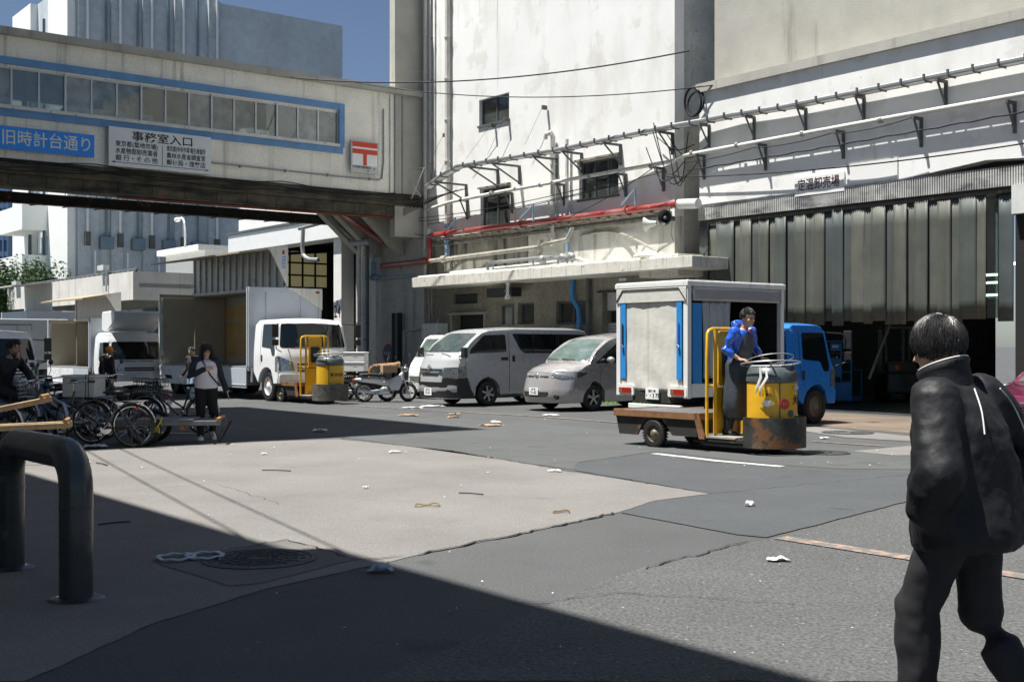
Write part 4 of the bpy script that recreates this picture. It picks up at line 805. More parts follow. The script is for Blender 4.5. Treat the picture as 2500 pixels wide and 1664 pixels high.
# ---------------------------------------------------------------- trucks
def cab(t, Wd, Hh, paint, L_=1.65, zb=.5, ws=(1.48, 2.16), gm=None, wr=.42, ax=-.85, x0=0.):
    hw = Wd / 2; k = Hh / 2.3
    fr = [(0, zb), (.04, zb + .15), (.04, .95 * k), (0, 1.25 * k), (-.06, ws[0] - .04), (-.30, ws[1]), (-.45, Hh - .04)]
    prof = [(-L_, zb + .3)] + arch(ax, wr, wr + .10, z0=zb) + fr + [(-.65, Hh), (-L_ + .2, Hh), (-L_, Hh - .12)]
    fr = [(x + x0, z) for x, z in fr]; prof = [(x + x0, z) for x, z in prof]
    def d(v):
        x, y, z = v; q = min(1, abs(y) / hw); u = x - x0
        if z > 1.2 * k: y *= 1 - .08 * ((z - 1.2 * k) / (Hh - 1.2 * k)) ** 1.4
        if u > -.6: x -= .20 * q ** 4 * min(1, (u + .6) / .5)
        if z > Hh - .15: z -= .06 * q ** 2
        return Vector((x, y, z))
    B = Body(Wd, d, [x0 + a for a in frange(-L_ + .1, 0, .16)], [f * hw for f in (-.94, -.85, -.7, -.4, 0, .4, .7, .85, .94)], frange(.5, Hh, .14))
    c_ = B.hull(prof).build('cab', paint, t, bev=.010, smooth=True, ang=40, seg=2)
    xf = interp([(z, x) for x, z in fr]); a, b = ws
    B.front(rnd_poly([(-hw * .93, a), (hw * .93, a), (hw * .88, b), (-hw * .88, b)], .08), xf, .008).build('windscreen', gm or cglass, c_, smooth=True)
    for sg in (1, -1):
        B.side(rnd_poly([(x0 - .17, a - .10), (x0 - .22, a + .0), (x0 - .40, b - .03), (x0 - 1.15, b - .03), (x0 - 1.15, a + .02), (x0 - .62, a - .02), (x0 - .45, a - .22), (x0 - .2, a - .22)], .05), sg).build('side_window', cglass, c_, smooth=True)
        m = MB(); B.side([(x0 - 1.24, zb + .5), (x0 - 1.228, zb + .5), (x0 - 1.228, b), (x0 - 1.24, b)], sg, .003, .02, m); m.build('door_seam', plastic, c_)
        m = MB(); B.side(rnd_poly([(x0 - 1.18, a - .38), (x0 - 1.10, a - .38), (x0 - 1.10, a - .2), (x0 - 1.18, a - .2)], .02), sg, .01, .02, m); m.build('door_handle', plastic, c_)
        B.front(rnd_poly([(sg * hw * .98, .98 * k), (sg * hw * .98, 1.26 * k), (sg * hw * .66, 1.08 * k), (sg * hw * .62, .84 * k), (sg * hw * .98, .84 * k)], .02), xf, .012).build('headlight', lens, c_)
        B.side([(x0 + .02, .84 * k), (x0 - .12, .84 * k), (x0 - .12, 1.22 * k), (x0 + .02, 1.26 * k)], sg, .01, .02).build('headlight', lens, c_)
        wheel(t, (x0 + ax, sg * (hw - .16), wr), wr, .24, 0, rimd if paint is bluecab else whitesat, sg=sg)
    m = MB(); m.tube([(x0 - .28, sg * hw * .9, b - .05), (x0 + .05, sg * (hw + .12), b - .05), (x0 + .12, sg * (hw + .14), a - .05), (x0 - .05, sg * hw * .95, a - .15)], .014, 6) if False else None
    for sg in (1, -1):
        m = MB(); m.tube([(x0 - .30, sg * hw * .88, b - .02), (x0 + .02, sg * (hw + .16), b - .05), (x0 + .04, sg * (hw + .18), a - .02), (x0 - .08, sg * hw * .93, a - .12)], .014, 6, smooth=1)
        m.box((x0 + .03, sg * (hw + .17), (a + b) / 2 + .12), (.05, .19, .36)); m.box((x0 + .03, sg * (hw + .17), (a + b) / 2 - .2), (.06, .19, .16)); m.build('wing_mirror', plastic, c_, bev=.012)
    m = MB(); B.front(rnd_poly([(-hw * .98, zb), (hw * .98, zb), (hw * .98, .76 * k), (-hw * .98, .76 * k)], .03), xf, .05, .08, m); m.build('bumper', paint, c_, bev=.015)
    m = MB(); 
    for z in (.82 * k, .90 * k, 1.0 * k): B.front([(-hw * .52, z), (hw * .52, z), (hw * .55, z + .045), (-hw * .55, z + .045)], xf, .01, .03, m)
    m.build('grille', darker, c_)
    m = MB(); m.tube([(xf(a) + .05, hw * .5, a + .0), (xf(a) + .04, -hw * .05, a + .02)], .012, 4); m.tube([(xf(a) + .05, -hw * .1, a), (xf(a) + .04, -hw * .6, a + .02)], .012, 4); m.build('wiper', plastic, c_)
    p = MB(); p.bx(x0 + .10, x0 + .112, -.2, .2, zb + .04, zb + .22); p.build('number_plate', platew, t)
    return B, xf, c_
beige = M('beige_lining', (.55, .49, .38), .7, var=.1, vs=1, streak=(GRM, .3, 1, 1, .55)); ply = M('yellow_plywood', (.62, .42, .16), .7, var=.15, vs=2); bulk = M('grey_blue_bulkhead', (.42, .46, .50), .5, var=.04); under = M('wing_underside', (.36, .29, .19), .7, var=.1); ribm = M('wing_rib_metal', (.42, .42, .40), .45, metal=.3, var=.1)
def wing_truck(label, loc, Wd, Hh, Lb, zf, zt_, ws, wingd=1.0, logo=True, scoop=False, gm=None, front_panel=True):
    t = thing('wing_truck', label, 'truck', loc, fr=True); ORG.pop(t.name); hw = Wd / 2
    B, xf, c_ = cab(t, Wd - .1, Hh, whitesat, ws=ws, gm=gm, zb=.5 if Hh > 2.1 else .38, wr=.42 if Hh > 2.1 else .34)
    xb0, xb1 = -1.85, -1.85 - Lb
    m = MB(); m.bx(xb1, -1.2, -.42, -.30, .55, .8); m.bx(xb1, -1.2, .30, .42, .55, .8); m.build('chassis', blacks, t)
    m = MB(); m.bx(xb1, xb0, -hw, hw, zf - .14, zf); m.build('load_floor', galv, t)
    m = MB(); m.bx(xb0 - .06, xb0, -hw, hw, zf, zt_); m.build('bulkhead', bulk, t, bev=.01)
    m = MB()
    for y in (-hw * .52, hw * .42, hw * .93): m.bx(xb0, xb0 + .025, y - .03, y + .03, zf, zt_ - .06)
    m.bx(xb0, xb0 + .03, -hw, hw, zt_ - .12, zt_); m.build('bulkhead_rib', bulk, t)
    m = MB(); m.bx(xb1, xb0 - .06, hw - .05, hw, zf, zt_); m.build('far_wall', beige, t); m = MB(); m.bx(xb1, xb0 - .06, 0, hw, zt_ - .05, zt_); m.bx(xb1 + .003, xb0 - .063, hw - .08, hw - .053, zf + (zt_ - zf) * .62, zf + (zt_ - zf) * .62 + .06); m.build('roof', beige, t)
    m = MB(); m.bx(xb1 + .15, xb1 + 2.6, hw - .07, hw - .052, zf + .25, zt_ - .35); m.build('plywood_panel', ply, t)
    for i_ in range(2): m = MB(); y0_ = -hw + .08 + i_ * (hw - .06); m.bx(xb1 + .08, xb1 + .11, y0_, y0_ + hw - .10, zf + .02, zt_ - .11); m.build('rear_door', beige, t)
    m = MB()
    for f_ in (.33, .66): x = xb1 + Lb * f_; m.bx(x - .03, x + .03, hw - .09, hw - .055, zf, zt_)
    m.build('wall_post', galv, t, kind='stuff')
    for xx in (xb1, xb0 - .13):
        m = MB(); m.bx(xx, xx + .07, -hw - .02, -hw + .05, zf, zt_); m.build('corner_post', whitesat if xx == xb1 else bulk, t)
    m = MB(); m.bx(xb1, xb1 + .07, -hw, hw, zt_ - .1, zt_ + .01); m.bx(xb1, xb1 + .05, -.02, hw, zf, zt_ - .1); m.build('rear_frame', beige, t)
    # raised wing: roof half upright on the centre hinge, side panel level above it
    hz = zt_ + hw * wingd; sw_ = 1.45 * wingd
    m = MB(); m.bx(xb1, xb0, .0, .05, zt_, hz); n = int(Lb / .42); wg = m.build('raised_wing', ribm if logo else canvas, t)
    for k in range(n if logo else 2): x = xb1 + .15 + (Lb - .3) * k / ((n if logo else 2) - 1); m = MB(); m.bx(x - .04, x + .04, -.05, -.003, zt_ + .03, hz - .02); m.build('rib', alud, wg, bev=.008)
    m = MB(); m.add([(xb1, 0, hz), (xb0, 0, hz), (xb0, -sw_, hz - .22), (xb1, -sw_, hz - .22), (xb1, 0, hz + .05), (xb0, 0, hz + .05), (xb0, -sw_, hz - .17), (xb1, -sw_, hz - .17)], [(0, 1, 2, 3), (7, 6, 5, 4), (0, 4, 5, 1), (1, 5, 6, 2), (2, 6, 7, 3), (3, 7, 4, 0)]); m.build('side_panel', under, wg)
    m = MB(); m.prism([(0.05, zt_), (.05, hz + .06), (-.62 * wingd, hz - .03), (-.5 * wingd, hz - .12)], 0, xb0 + .003, xb0 + .03); ec = m.build('end_cap', canvas, wg)
    m = MB(); m.bx(xb1, xb0, -.04, .0, zt_ - .02, zt_ + .05); m.build('hinge_rail', alud, t)
    if logo:
        text(wg, 'TREX', (xb0 + .033, -.1, hz - .42), (0, 0, -1), (0, 1, 0), .17, signblue); m = MB(); m.bx(xb0 + .03, xb0 + .04, -.13, -.06, hz - .2, hz - .08); m.build('marker_lamp', tail, wg)
        m = MB(); m.prism([(.05, zt_), (hw, zt_ - .02), (hw, zt_ - .62)], 0, xb0 + .028, xb0 + .045); m.build('corner_cover', canvas, t); m = MB(); m.bx(xb0 + .045, xb0 + .055, hw - .22, hw - .1, zt_ - .14, zt_ - .08); m.build('marker_lamp', tail, t)
    ng = 3
    for k in range(ng):
        a = xb1 + .05 + (Lb - .1) * k / ng; b = xb1 + .05 + (Lb - .1) * (k + 1) / ng; m = MB(); m.bx(a + .02, b - .02, -hw - .05, -hw - .02, zf - .62, zf - .05); m.bx(a + .02, b - .02, -hw - .065, -hw - .05, zf - .55, zf - .52); m.build('drop_side', whitesat if k < 2 else bulk, t, bev=.006)
    for x in ((xb1 + 1.3, xb1 + 2.3) if Lb > 5 else (xb1 + 1.0,)):
        for sg in (1, -1): wheel(t, (x, sg * (hw - .2), .40), .40, .40, 0, rimd, sg=sg)
    m = MB(); m.bx(xb0 - .9, xb0 - .3, -hw + .05, -hw + .5, .4, .78); m.bx(xb0 + .0, xb0 + .12, -hw + .05, -hw + .1, .5, .9); m.build('step_box', galv, t)
    if scoop:
        m = MB(); Wd2 = Wd - .35; m.prism(rnd_poly([(-1.25, Hh + .02), (-.75, Hh + .0), (-.05, Hh + .34), (-.08, Hh + .62), (-.25, Hh + .66), (-1.25, Hh + .64)], .12, 4), 1, -Wd2 / 2, Wd2 / 2); m.build('wind_deflector', white, t, bev=.03, smooth=True, ang=60, seg=2)
    return t
wing_truck('big white wing-sided truck with raised ribbed wing behind the small yellow cart', (-29.28, 15.88, 0), 2.32, 2.3, 6.7, .95, 3.2, (1.48, 2.16))
wing_truck('smaller white truck with roof wind deflector and open beige box, behind the bicycles', (-37.95, 14.1, 0), 1.95, 2.0, 4.6, .80, 2.45, (1.02, 1.66), wingd=.85, logo=False, scoop=True)
# far-left trucks
t = thing('box_truck', 'long silver grey box truck seen side on behind the motorcycles', 'truck', (*P3(38, 0, 46)[:2], 0), VR)
m = MB(); m.bx(-1.7, 1.3, -1.0, 1.0, .95, 2.55); m.bx(-1.72, 1.32, -1.02, 1.02, 1.25, 1.29); m.build('box', bulk, t, bev=.04); m = MB(); m.bx(-1.7, 1.3, -.98, .98, .62, .9); m.build('drop_side', alud, t, bev=.01); cab(t, 1.9, 2.0, whitesat, ws=(1.2, 1.8), zb=.4, wr=.36, x0=3.0)
for sg in (1, -1): wheel(t, (-1.0, sg * .8, .38), .38, .3, 0, rimd, sg=sg)
t = thing('flatbed_truck', 'white truck cab with roof guard rails cut by the left edge', 'truck', (*P3(20, 0, 31)[:2], 0), TH + R(8))
cab(t, 1.75, 1.95, whitesat, ws=(1.15, 1.72), zb=.38, wr=.34); m = MB(); m.bx(-4.6, -1.7, -.85, .85, .75, .95); m.build('bed', galv, t)
m = MB(); m.tube([(-.4, -.8, 1.95), (-.4, -.8, 2.1), (-.4, .8, 2.1), (-.4, .8, 1.95)], .02, 6); m.tube([(-1.3, -.8, 1.95), (-1.3, -.8, 2.1), (-1.3, .8, 2.1), (-1.3, .8, 1.95)], .02, 6); m.tube([(-.4, .8, 2.1), (-1.3, .8, 2.1)], .02, 6); m.tube([(-.4, -.8, 2.1), (-1.3, -.8, 2.1)], .02, 6); m.build('roof_rack', galv, t)
for sg in (1, -1): wheel(t, (-3.6, sg * .7, .34), .34, .2, 0, rimd, sg=sg)
t = thing('raised_tailgate_truck', 'far truck body with a raised pale flap beside the teal shutters', 'truck', Fw(-52, 15.5, 0)[:], TH)
m = MB(); m.bx(-4, 0, -1, 1, .9, 3.0); m.build('box', bulk, t, bev=.02); m = MB(); m.bx(-4, 0, .0, .05, 3.0, 4.2); m.add([(-4, 0, 4.2), (0, 0, 4.2), (0, -1.6, 4.0), (-4, -1.6, 4.0), (-4, 0, 4.25), (0, 0, 4.25), (0, -1.6, 4.05), (-4, -1.6, 4.05)], [(0, 1, 2, 3), (7, 6, 5, 4), (0, 4, 5, 1), (1, 5, 6, 2), (2, 6, 7, 3), (3, 7, 4, 0)]); m.build('raised_wing', canvas, t)
for sg in (1, -1): wheel(t, (-3, sg * .8, .4), .4, .3, 0, rimd, sg=sg)
# ---------------------------------------------------------------- blue cab truck with tarpaulin box
t = thing('tarpaulin_truck', 'small blue cab truck with white framed tarpaulin box, side curtain drawn back', 'truck', Fw(-15.62, 19.75)[:], TH + math.pi / 2)
Lt = 4.42; xr_ = -Lt; xq = -Lt + 2.63; hw = .925; T0 = .60; T1 = 2.66
cab(t, 1.72, 2.0, bluecab, L_=1.6, ws=(1.25, 1.82), zb=.40, wr=.34, ax=-.7)
whitef = M('white_box_frame', (.74, .75, .72), .45, var=.04, streak=(GRM, .3, 4, .5, .58)); bluest = M('blue_strap_panel', (.02, .24, .62), .5, var=.06)
m = MB(); m.bx(xr_, xr_ + .10, hw - .11, hw, T0, T1); m.bx(xr_, xr_ + .10, -hw, -hw + .11, T0, T1); m.bx(xq - .1, xq, hw - .1, hw, T0 + .2, T1); m.bx(xq - .1, xq, -hw, -hw + .1, T0 + .2, T1)
m.build('corner_post', whitef, t, bev=.01)
m = MB(); m.bx(xr_ - .02, xq + .02, hw - .08, hw + .02, T1 - .06, T1 + .03); m.bx(xr_ - .02, xq + .02, -hw - .02, -hw + .08, T1 - .06, T1 + .03); m.bx(xr_ - .02, xr_ + .1, -hw + .08, hw - .08, T1 - .06, T1 + .03); m.bx(xr_, xq, -hw, hw, T1 + .03, T1 + .05); m.build('roof_frame', whitef, t, bev=.01)
m = MB(); m.bx(xr_ + .1, xq, -hw + .0, hw, .80, .90); m.bx(xr_ + .1, xq - .1, hw - .06, hw - .02, .9, T1 - .1); m.bx(xq - .05, xq - .01, -hw + .1, hw - .1, .9, T1 - .1); m.build('box_lining', darker, t)
def cloth(m, p00, ux, uz, nx, nz, amp, fn):
    p00, ux, uz = Vector(p00), Vector(ux), Vector(uz); nn = ux.cross(uz).normalized()
    vs_ = [p00 + ux * (i / nx) + uz * (j / nz) + nn * fn(i / nx, j / nz) * amp for j in range(nz + 1) for i in range(nx + 1)]
    m.add(vs_, [(j * (nx + 1) + i, j * (nx + 1) + i + 1, (j + 1) * (nx + 1) + i + 1, (j + 1) * (nx + 1) + i) for j in range(nz) for i in range(nx)]); return m
def crink(u, v):
    return math.sin(u * 23 + v * 3) * .2 + math.sin(u * 51 + math.sin(v * 6) * 2) * .12 + math.sin(v * 17 + u * 5) * .15 * v ** 0 + (.9 * math.exp(-v * 6) * math.sin(u * 16 + 1 + v * 14)) + .5 * math.exp(-(1 - v) * 9) * math.sin(u * 11)
m = MB(); cloth(m, (xr_ + .015, hw - .15, .72), (0, -2 * hw + .3, 0), (0, 0, 1.62), 40, 36, .014, crink); o = m.build('rear_tarp', canvas, t, smooth=True); o.modifiers.new('s', 'SOLIDIFY').thickness = .006
m = MB(); m.bx(xr_ - .02, xr_ + .005, -hw + .02, hw - .02, T1 - .33, T1 - .07); m.build('rear_header_flap', canvas, t, bev=.008)
m = MB(); m.tube([(xr_ - .03, hw - .03, T1 - .30), (xr_ - .03, hw - .20, T1 - .09), (xr_ - .03, -hw + .20, T1 - .09), (xr_ - .03, -hw + .03, T1 - .30)], .009, 5); m.build('header_piping', plastic, t)
for y in (hw - .20, -hw + .20):
    m = MB(); m.bx(xr_ - .012, xr_ + .012, y - .065, y + .065, .93, T1 - .33); s_ = m.build('blue_strip', bluest, t, bev=.004); m = MB(); m.tube([(xr_ - .03, y, 1.55), (xr_ - .03, y, 1.95)], .012, 5); m.build('strap', plastic if y > 0 else bluecab, s_); m = MB(); m.ell((xr_ - .04, y, 1.52), .03); m.build('buckle', chrome, s_)
for y in (hw - .25, -hw + .25):
    m = MB(); m.prism(rnd_poly([(y - .24, T0 + .02), (y + .24, T0 + .02), (y + .22, T0 + .22), (y - .22, T0 + .22)], .05), 0, xr_ - .012, xr_ + .1); h_ = m.build('lamp_housing', whitef, t)
    m = MB(); m.bx(xr_ - .03, xr_ - .012, y - .17, y + .06, T0 + .06, T0 + .16); m.build('tail_light', tail, h_); m = MB(); m.bx(xr_ - .03, xr_ - .012, y + .065, y + .15, T0 + .06, T0 + .16); m.build('tail_light', M('dim_amber', (.25, .1, .04), .3), h_)
m = MB(); m.bx(xr_ - .02, xr_ - .005, -.22, .12, .56, .76); m.build('number_plate', platew, t, bev=.004); text(t, '・・3 75', (xr_ - .023, -.05, .63), (0, -1, 0), (0, 0, 1), .11, platet, sx=.9); text(t, '品川 100', (xr_ - .023, -.05, .715), (0, -1, 0), (0, 0, 1), .05, platet)
m = MB(); m.bx(xr_ + .0, xr_ + .08, -.75, .6, .38, .47); m.build('rear_bumper', whitef, t, bev=.01); m = MB(); m.bx(xr_ + .3, -1.5, -.38, .38, .5, .72); m.bx(xr_ + .02, xr_ + .3, -.5, .5, .5, .72); m.build('chassis', blacks, t)
m = MB(); m.bx(xr_ + .13, xr_ + .36, -hw - .005, -hw + .03, .86, T1 - .36); m.build('blue_strip', bluest, t)
def pleat(u, v): return math.sin(u * 22) * (.6 + .3 * math.sin(v * 5)) + .35 * math.sin(u * 47 + v * 4)
m = MB(); cloth(m, (xr_ + .42, -hw + .03, .95), (.72, 0, 0), (0, 0, 1.42), 60, 14, .045, pleat); o = m.build('side_curtain', tarp2, t, smooth=True); o.modifiers.new('s', 'SOLIDIFY').thickness = .005
m = MB(); cloth(m, (xr_ + .12, -hw - .012, T1 - .32), (xq - xr_ - .22, 0, 0), (0, 0, .26), 40, 4, .012, lambda u, v: math.sin(u * 9) * (1 - v) + .5 * math.sin(u * 31) * (1 - v)); o = m.build('side_header_flap', tarp2, t, smooth=True); o.modifiers.new('s', 'SOLIDIFY').thickness = .006
m = MB(); m.bx(xr_ + .1, xq, -hw - .005, -hw + .02, .62, .86); m.build('side_sill', whitef, t)
for sg in (1, -1): wheel(t, (-3.3, sg * .68, .33), .33, .3, 0, rimd, sg=sg)
# ---------------------------------------------------------------- three-wheeled turret cart
bumperm = M('worn_bumper_steel', (.045, .045, .04), .55, metal=.3, var=.5, vs=5, spots=[((.20, .09, .035), 3, .52, .9), ((.13, .12, .10), 6, .60, .8)], bump=.2, bs=20)
bumperg = M('grey_bumper_steel', (.11, .105, .09), .6, metal=.2, var=.5, vs=6, spots=(BLK, 5, .6, .7))
cowlm = M('dark_cowl', (.07, .085, .09), .35, var=.2, coat=.3); cowlp = M('pale_cowl', (.42, .44, .43), .4, var=.1)
def turret(label, loc, rz, paint, bump_mat, words, decal=True, grp='turret carts', lbl2=None):
    t = thing('turret_cart', label, 'cart', loc, rz, group=grp)
    m = MB(); m.bx(-2.60, -.95, -.50, .50, .50, .545); m.build('deck', M('deck_sheet', (.10, .11, .12), .45, var=.3, vs=4, spots=((.35, .36, .36), 16, .70, .6)), t, bev=.004)
    m = MB(); m.bx(-2.62, -.93, -.53, -.502, .45, .555); m.bx(-2.62, -.93, .502, .53, .45, .555); m.bx(-2.63, -2.602, -.50, .50, .45, .555); m.bx(-.948, -.92, -.50, .50, .45, .555); m.build('deck_edge', woodr, t, bev=.005)
    m = MB()
    for y in (-.49, .46): m.prism([(-2.60, .45), (-2.53, .17), (-2.15, .17), (-2.08, .30), (-1.95, .42), (-1.65, .42), (-1.52, .30), (-1.45, .20), (-.97, .20), (-.97, .45)], 1, y, y + .03)
    m.bx(-2.45, -1.0, -.35, .35, .24, .45); m.bx(-2.57, -2.54, -.46, .46, .2, .45); m.build('skirt', blacks, t)
    m = MB()
    for y in (-.515,): m.prism([(-.98, .45), (-.90, .18), (-.80, .18), (-.80, .22), (-.93, .555), (-.98, .555)], 1, y - .015, y + .015)
    m.build('corner_bracket', woodr, t)
    m = MB(); m.bx(-.80, -.16, -.44, .44, .15, .20); m.bx(-1.2, .1, -.3, .3, .10, .15); m.build('step_frame', blacks, t); m = MB(); m.bx(-.88, -.30, -.45, .45, .20, .225); m.build('step_board', M('step_plate', (.28, .27, .24), .7, var=.3, spots=(GRM, 6, .6, .7)), t)
    for sg in (1, -1): wheel(t, (-1.80, sg * .47, .21), .21, .11, 0, rimd, sg=sg, tread=True)
    wheel(t, (.0, 0, .19), .19, .13, 0, rimd)
    # turret drum with flat back
    n = 22; ring = [(.36 * math.cos(a), .36 * math.sin(a)) for a in [-2.25 + 4.5 * k / n for k in range(n + 1)]]
    m = MB(); m.prism(ring, 2, .28, 1.02); dr = m.build('drum', paint, t, bev=.01, smooth=True)
    m = MB(); r2 = [(x * 1.04, y * 1.04) for x, y in ring]; r3 = [(x * .86 - .02, y * .84) for x, y in ring]; k_ = len(ring)
    m.loft([[Vector((x, y, 1.02)) for x, y in r2], [Vector((x, y, 1.09)) for x, y in r2], [Vector((x, y, 1.17)) for x, y in [(a * .96, b * .94) for a, b in r2]], [Vector((x, y, 1.235)) for x, y in r3]]); m.build('cowl', cowlm, t, bev=.012, smooth=True)
    m = MB(); m.bx(-.20, .12, -.22, .22, 1.236, 1.262); m.build('cowl_lid', cowlp, t, bev=.01)
    m = MB(); m.bx(.20, .33, -.07, .10, 1.12, 1.27); hl = m.build('headlamp', plastic, t, bev=.02); m = MB(); m.bx(.33, .338, -.05, .08, 1.145, 1.25); m.build('lens', lens, hl)
    for a in (-.62, 1.4):
        m = MB(); m.box((.363 * math.cos(a), .363 * math.sin(a), .65), (.008, .012, .73), Matrix.Rotation(a, 3, 'Z')); m.build('panel_seam', plastic, dr)
    # bent bumper plate
    n = 26; m = MB(); o_ = [(.46 * math.cos(a) + .02, .48 * math.sin(a)) for a in [-2.0 + 4.0 * k / n for k in range(n + 1)]]; i_ = [(x * .965, y * .965) for x, y in o_]
    vs_ = [(x, y, z) for z in (.10, .53) for x, y in o_] + [(x, y, z) for z in (.10, .53) for x, y in i_]; q = n + 1
    f = []
    for k in range(n): f += [(k, k + 1, q + k + 1, q + k), (2 * q + k + 1, 2 * q + k, 3 * q + k, 3 * q + k + 1), (q + k, q + k + 1, 3 * q + k + 1, 3 * q + k), (k + 1, k, 2 * q + k, 2 * q + k + 1)]
    f += [(0, q, 3 * q, 2 * q), (n, 2 * q + n, 3 * q + n, q + n)]; m.add(vs_, f); m.build('bumper', bump_mat, t, smooth=True)
    # steering ring
    c = Vector((-.02, 0, 1.285)); nn = Vector((-.10, .06, 1)).normalized()
    m = MB(); m.circ(c, nn, .42, .0125, 40, 6); rg = m.build('steering_ring', galv, t, smooth=True); m = MB()
    u = nn.orthogonal().normalized(); v = nn.cross(u)
    for a in (.4, 2.5, 4.6): m.tube([c + (u * math.cos(a) + v * math.sin(a)) * .42, c + (u * math.cos(a) + v * math.sin(a)) * .2 + Vector((0, 0, -.05)), c + Vector((0, 0, -.12))], .013, 6)
    m.cyl(c + Vector((0, 0, -.13)), c + Vector((0, 0, -.04)), .035); m.build('spoke', galv, rg)
    m = MB(); m.circ(c + Vector((-.02, .02, .06)), Vector((-.25, .12, 1)), .33, .007, 30, 5); m.build('inner_ring', galv, rg)
    # backrest frame
    m = MB()
    for y in (-.42, .42): m.tube([(-.84, y, .22), (-.84, y, 1.70), (-.84, y * .86, 1.78), (-.84, y * .5, 1.79), (-.84, y * .4, 1.79)], .024, 8, smooth=1); m.tube([(-.80, y * .66, .22), (-.80, y * .66, 1.77)], .03, 8)
    m.tube([(-.84, -.42, .95), (-.84, -.2, .95)], .018, 6); m.tube([(-.84, .42, .95), (-.84, .2, .95)], .018, 6); m.tube([(-.84, -.3, 1.79), (-.84, .3, 1.79)], .024, 8); m.build('backrest_frame', paint, t, smooth=True)
    m = MB(); m.prism(rnd_poly([(-.20, .95), (.20, .95), (.20, 1.76), (-.20, 1.76)], .05), 0, -.83, -.80); m.build('back_panel', paint, t, bev=.006)
    m = MB(); m.prism(rnd_poly([(-.13, 1.08), (.13, 1.08), (.13, 1.50), (-.13, 1.50)], .04), 0, -.80, -.76); m.build('back_pad', plastic, t, bev=.02)
    m = MB(); m.bx(-.83, -.80, -.27, .27, .25, .93); m.build('rear_panel', paint, t)
    if decal:
        def dec(s, a, z, size, mt, sx=1, bold=0.):
            text(t, s, (.366 * math.cos(a), .366 * math.sin(a), z), (-math.sin(a), math.cos(a), 0), (0, 0, 1), size, mt, sx=sx, bold=bold)
        for j, (s, a0) in enumerate(words): 
            for i, ch in enumerate(s): dec(ch, a0 + i * (.40 if len(s) < 3 else .30), .77, .145 if len(s) < 3 else .10, ink, bold=.01)
        def disc(a, z, r, mt, r2=None): m = MB(); c = Vector((.362 * math.cos(a), .362 * math.sin(a), z)); ax = Vector((math.cos(a), math.sin(a), 0)); m.loft([m.ring(c, ax, (r2 or r, r), 18), m.ring(c + ax * .006, ax, (r2 or r, r), 18)]); m.build('sticker', mt, dr)
        if len(words[0][0]) < 3:
            disc(-.42, .72, .075, postr); disc(-.13, .59, .05, cowlm); disc(-1.10, .73, .08, platew, .045); disc(.25, .95, .09, bulk, .035); dec('大仲', -.42, .72, .05, platew); dec('リース', -1.15, .90, .06, ink); dec('事務', -1.05, .85, .05, ink)
        m = MB(); a = .35 if len(words[0][0]) < 3 else .1; m.box((.363 * math.cos(a), .363 * math.sin(a), .49), (.012, .17, .12), Matrix.Rotation(a, 3, 'Z')); m.build('sticker', M('green_sticker', (.01, .20, .08), .5), dr)
    return t
CR = math.atan2(-.75, .66)
turret('yellow turret cart ridden by the man in a blue jacket, in the road', (3.72, 17.02, 0), CR, yellow, bumperm, [('大仲', .17)])
turret('unattended yellow turret cart parked before the big white truck', (*P3(806, 0, 31.3)[:2], 0), CR - .05, yellow, bumperg, [('東京空市', -.38)])
q = INV @ Vector(P3(2012, 0, 31.5)); turret('blue turret cart standing in the dark hall bay beside the blue truck', Fw(q.x, q.y, 0)[:], TH + .4, bluepaint, bumperm, [('', 0)], decal=False)
m = MB(); rr = random.Random(4)
for j in range(2):
    a = -1.35 + j * .22; p0 = Vector((.40 * math.cos(a), .40 * math.sin(a), 1.24)); m.tube([p0, p0 + Vector((.03, -.02, -.14)), p0 + Vector((-.02 - j * .03, -.05 - j * .02, -.30)), p0 + Vector((-.05 - j * .03, -.03, -.36 - .05 * j))], [(.012, .006), (.022, .008), (.024, .006), (.012, .005)], 6)
o = m.build('cloth_rag', canvas, None, smooth=True); o.location = (3.72, 17.02, 0); o.rotation_euler = (0, 0, CR); tag(o, 'grubby white rag tied to the steering ring of the ridden cart', 'rag')
# blue cage trolley in the hall
t = thing('cage_trolley', 'blue tube and panel trolley standing in the dark hall bay', 'trolley', P3(2045, 842, 31)[:2] + (0,), TH + .2)
m = MB(); 
for pts in ([(-.38, 0, .1), (-.38, 0, 1.55), (-.3, 0, 1.65), (.3, 0, 1.65), (.38, 0, 1.55), (.38, 0, .1)], [(-.38, .6, .1), (-.38, .6, .9), (.38, .6, .9), (.38, .6, .1)], [(-.38, 0, .2), (-.38, .6, .2)], [(.38, 0, .2), (.38, .6, .2)], [(.1, 0, .6), (.1, 0, 1.6)]): m.tube(pts, .022, 6)
for z in (.6, .85, 1.1, 1.35): m.tube([(.1, 0, z), (.38, 0, z)], .014, 5)
m.build('frame', bluepaint, t, smooth=True); m = MB(); m.bx(-.3, .08, .0, .02, .72, 1.2); m.bx(-.38, .38, .0, .02, .12, .58); m.bx(-.38, .38, .0, .6, .1, .14); m.bx(-.2, .08, -.005, .015, 1.4, 1.6); m.build('panel', bluepaint, t)
m = MB(); m.bx(-.15, .03, -.012, -.006, 1.48, 1.55); m.build('label', platew, t)
t = thing('forklift', 'dark forklift parked deep in the shaded hall, orange lamp behind', 'forklift', Fw(*(INV @ Vector(P3(2190, 0, 33))).to_2d(), 0)[:], TH + 2.4)
m = MB(); m.bx(-.9, .5, -.45, .45, .25, .8); m.bx(-.9, -.4, -.45, .45, .8, 1.1); m.build('body', M('grey_green_machine', (.12, .14, .13), .5), t, bev=.06); m = MB(); 
for x, y in ((-.6, -.42), (-.6, .42), (.4, -.42), (.4, .42)): m.tube([(x, y, .8), (x * .8, y, 2.0)], .03, 6)
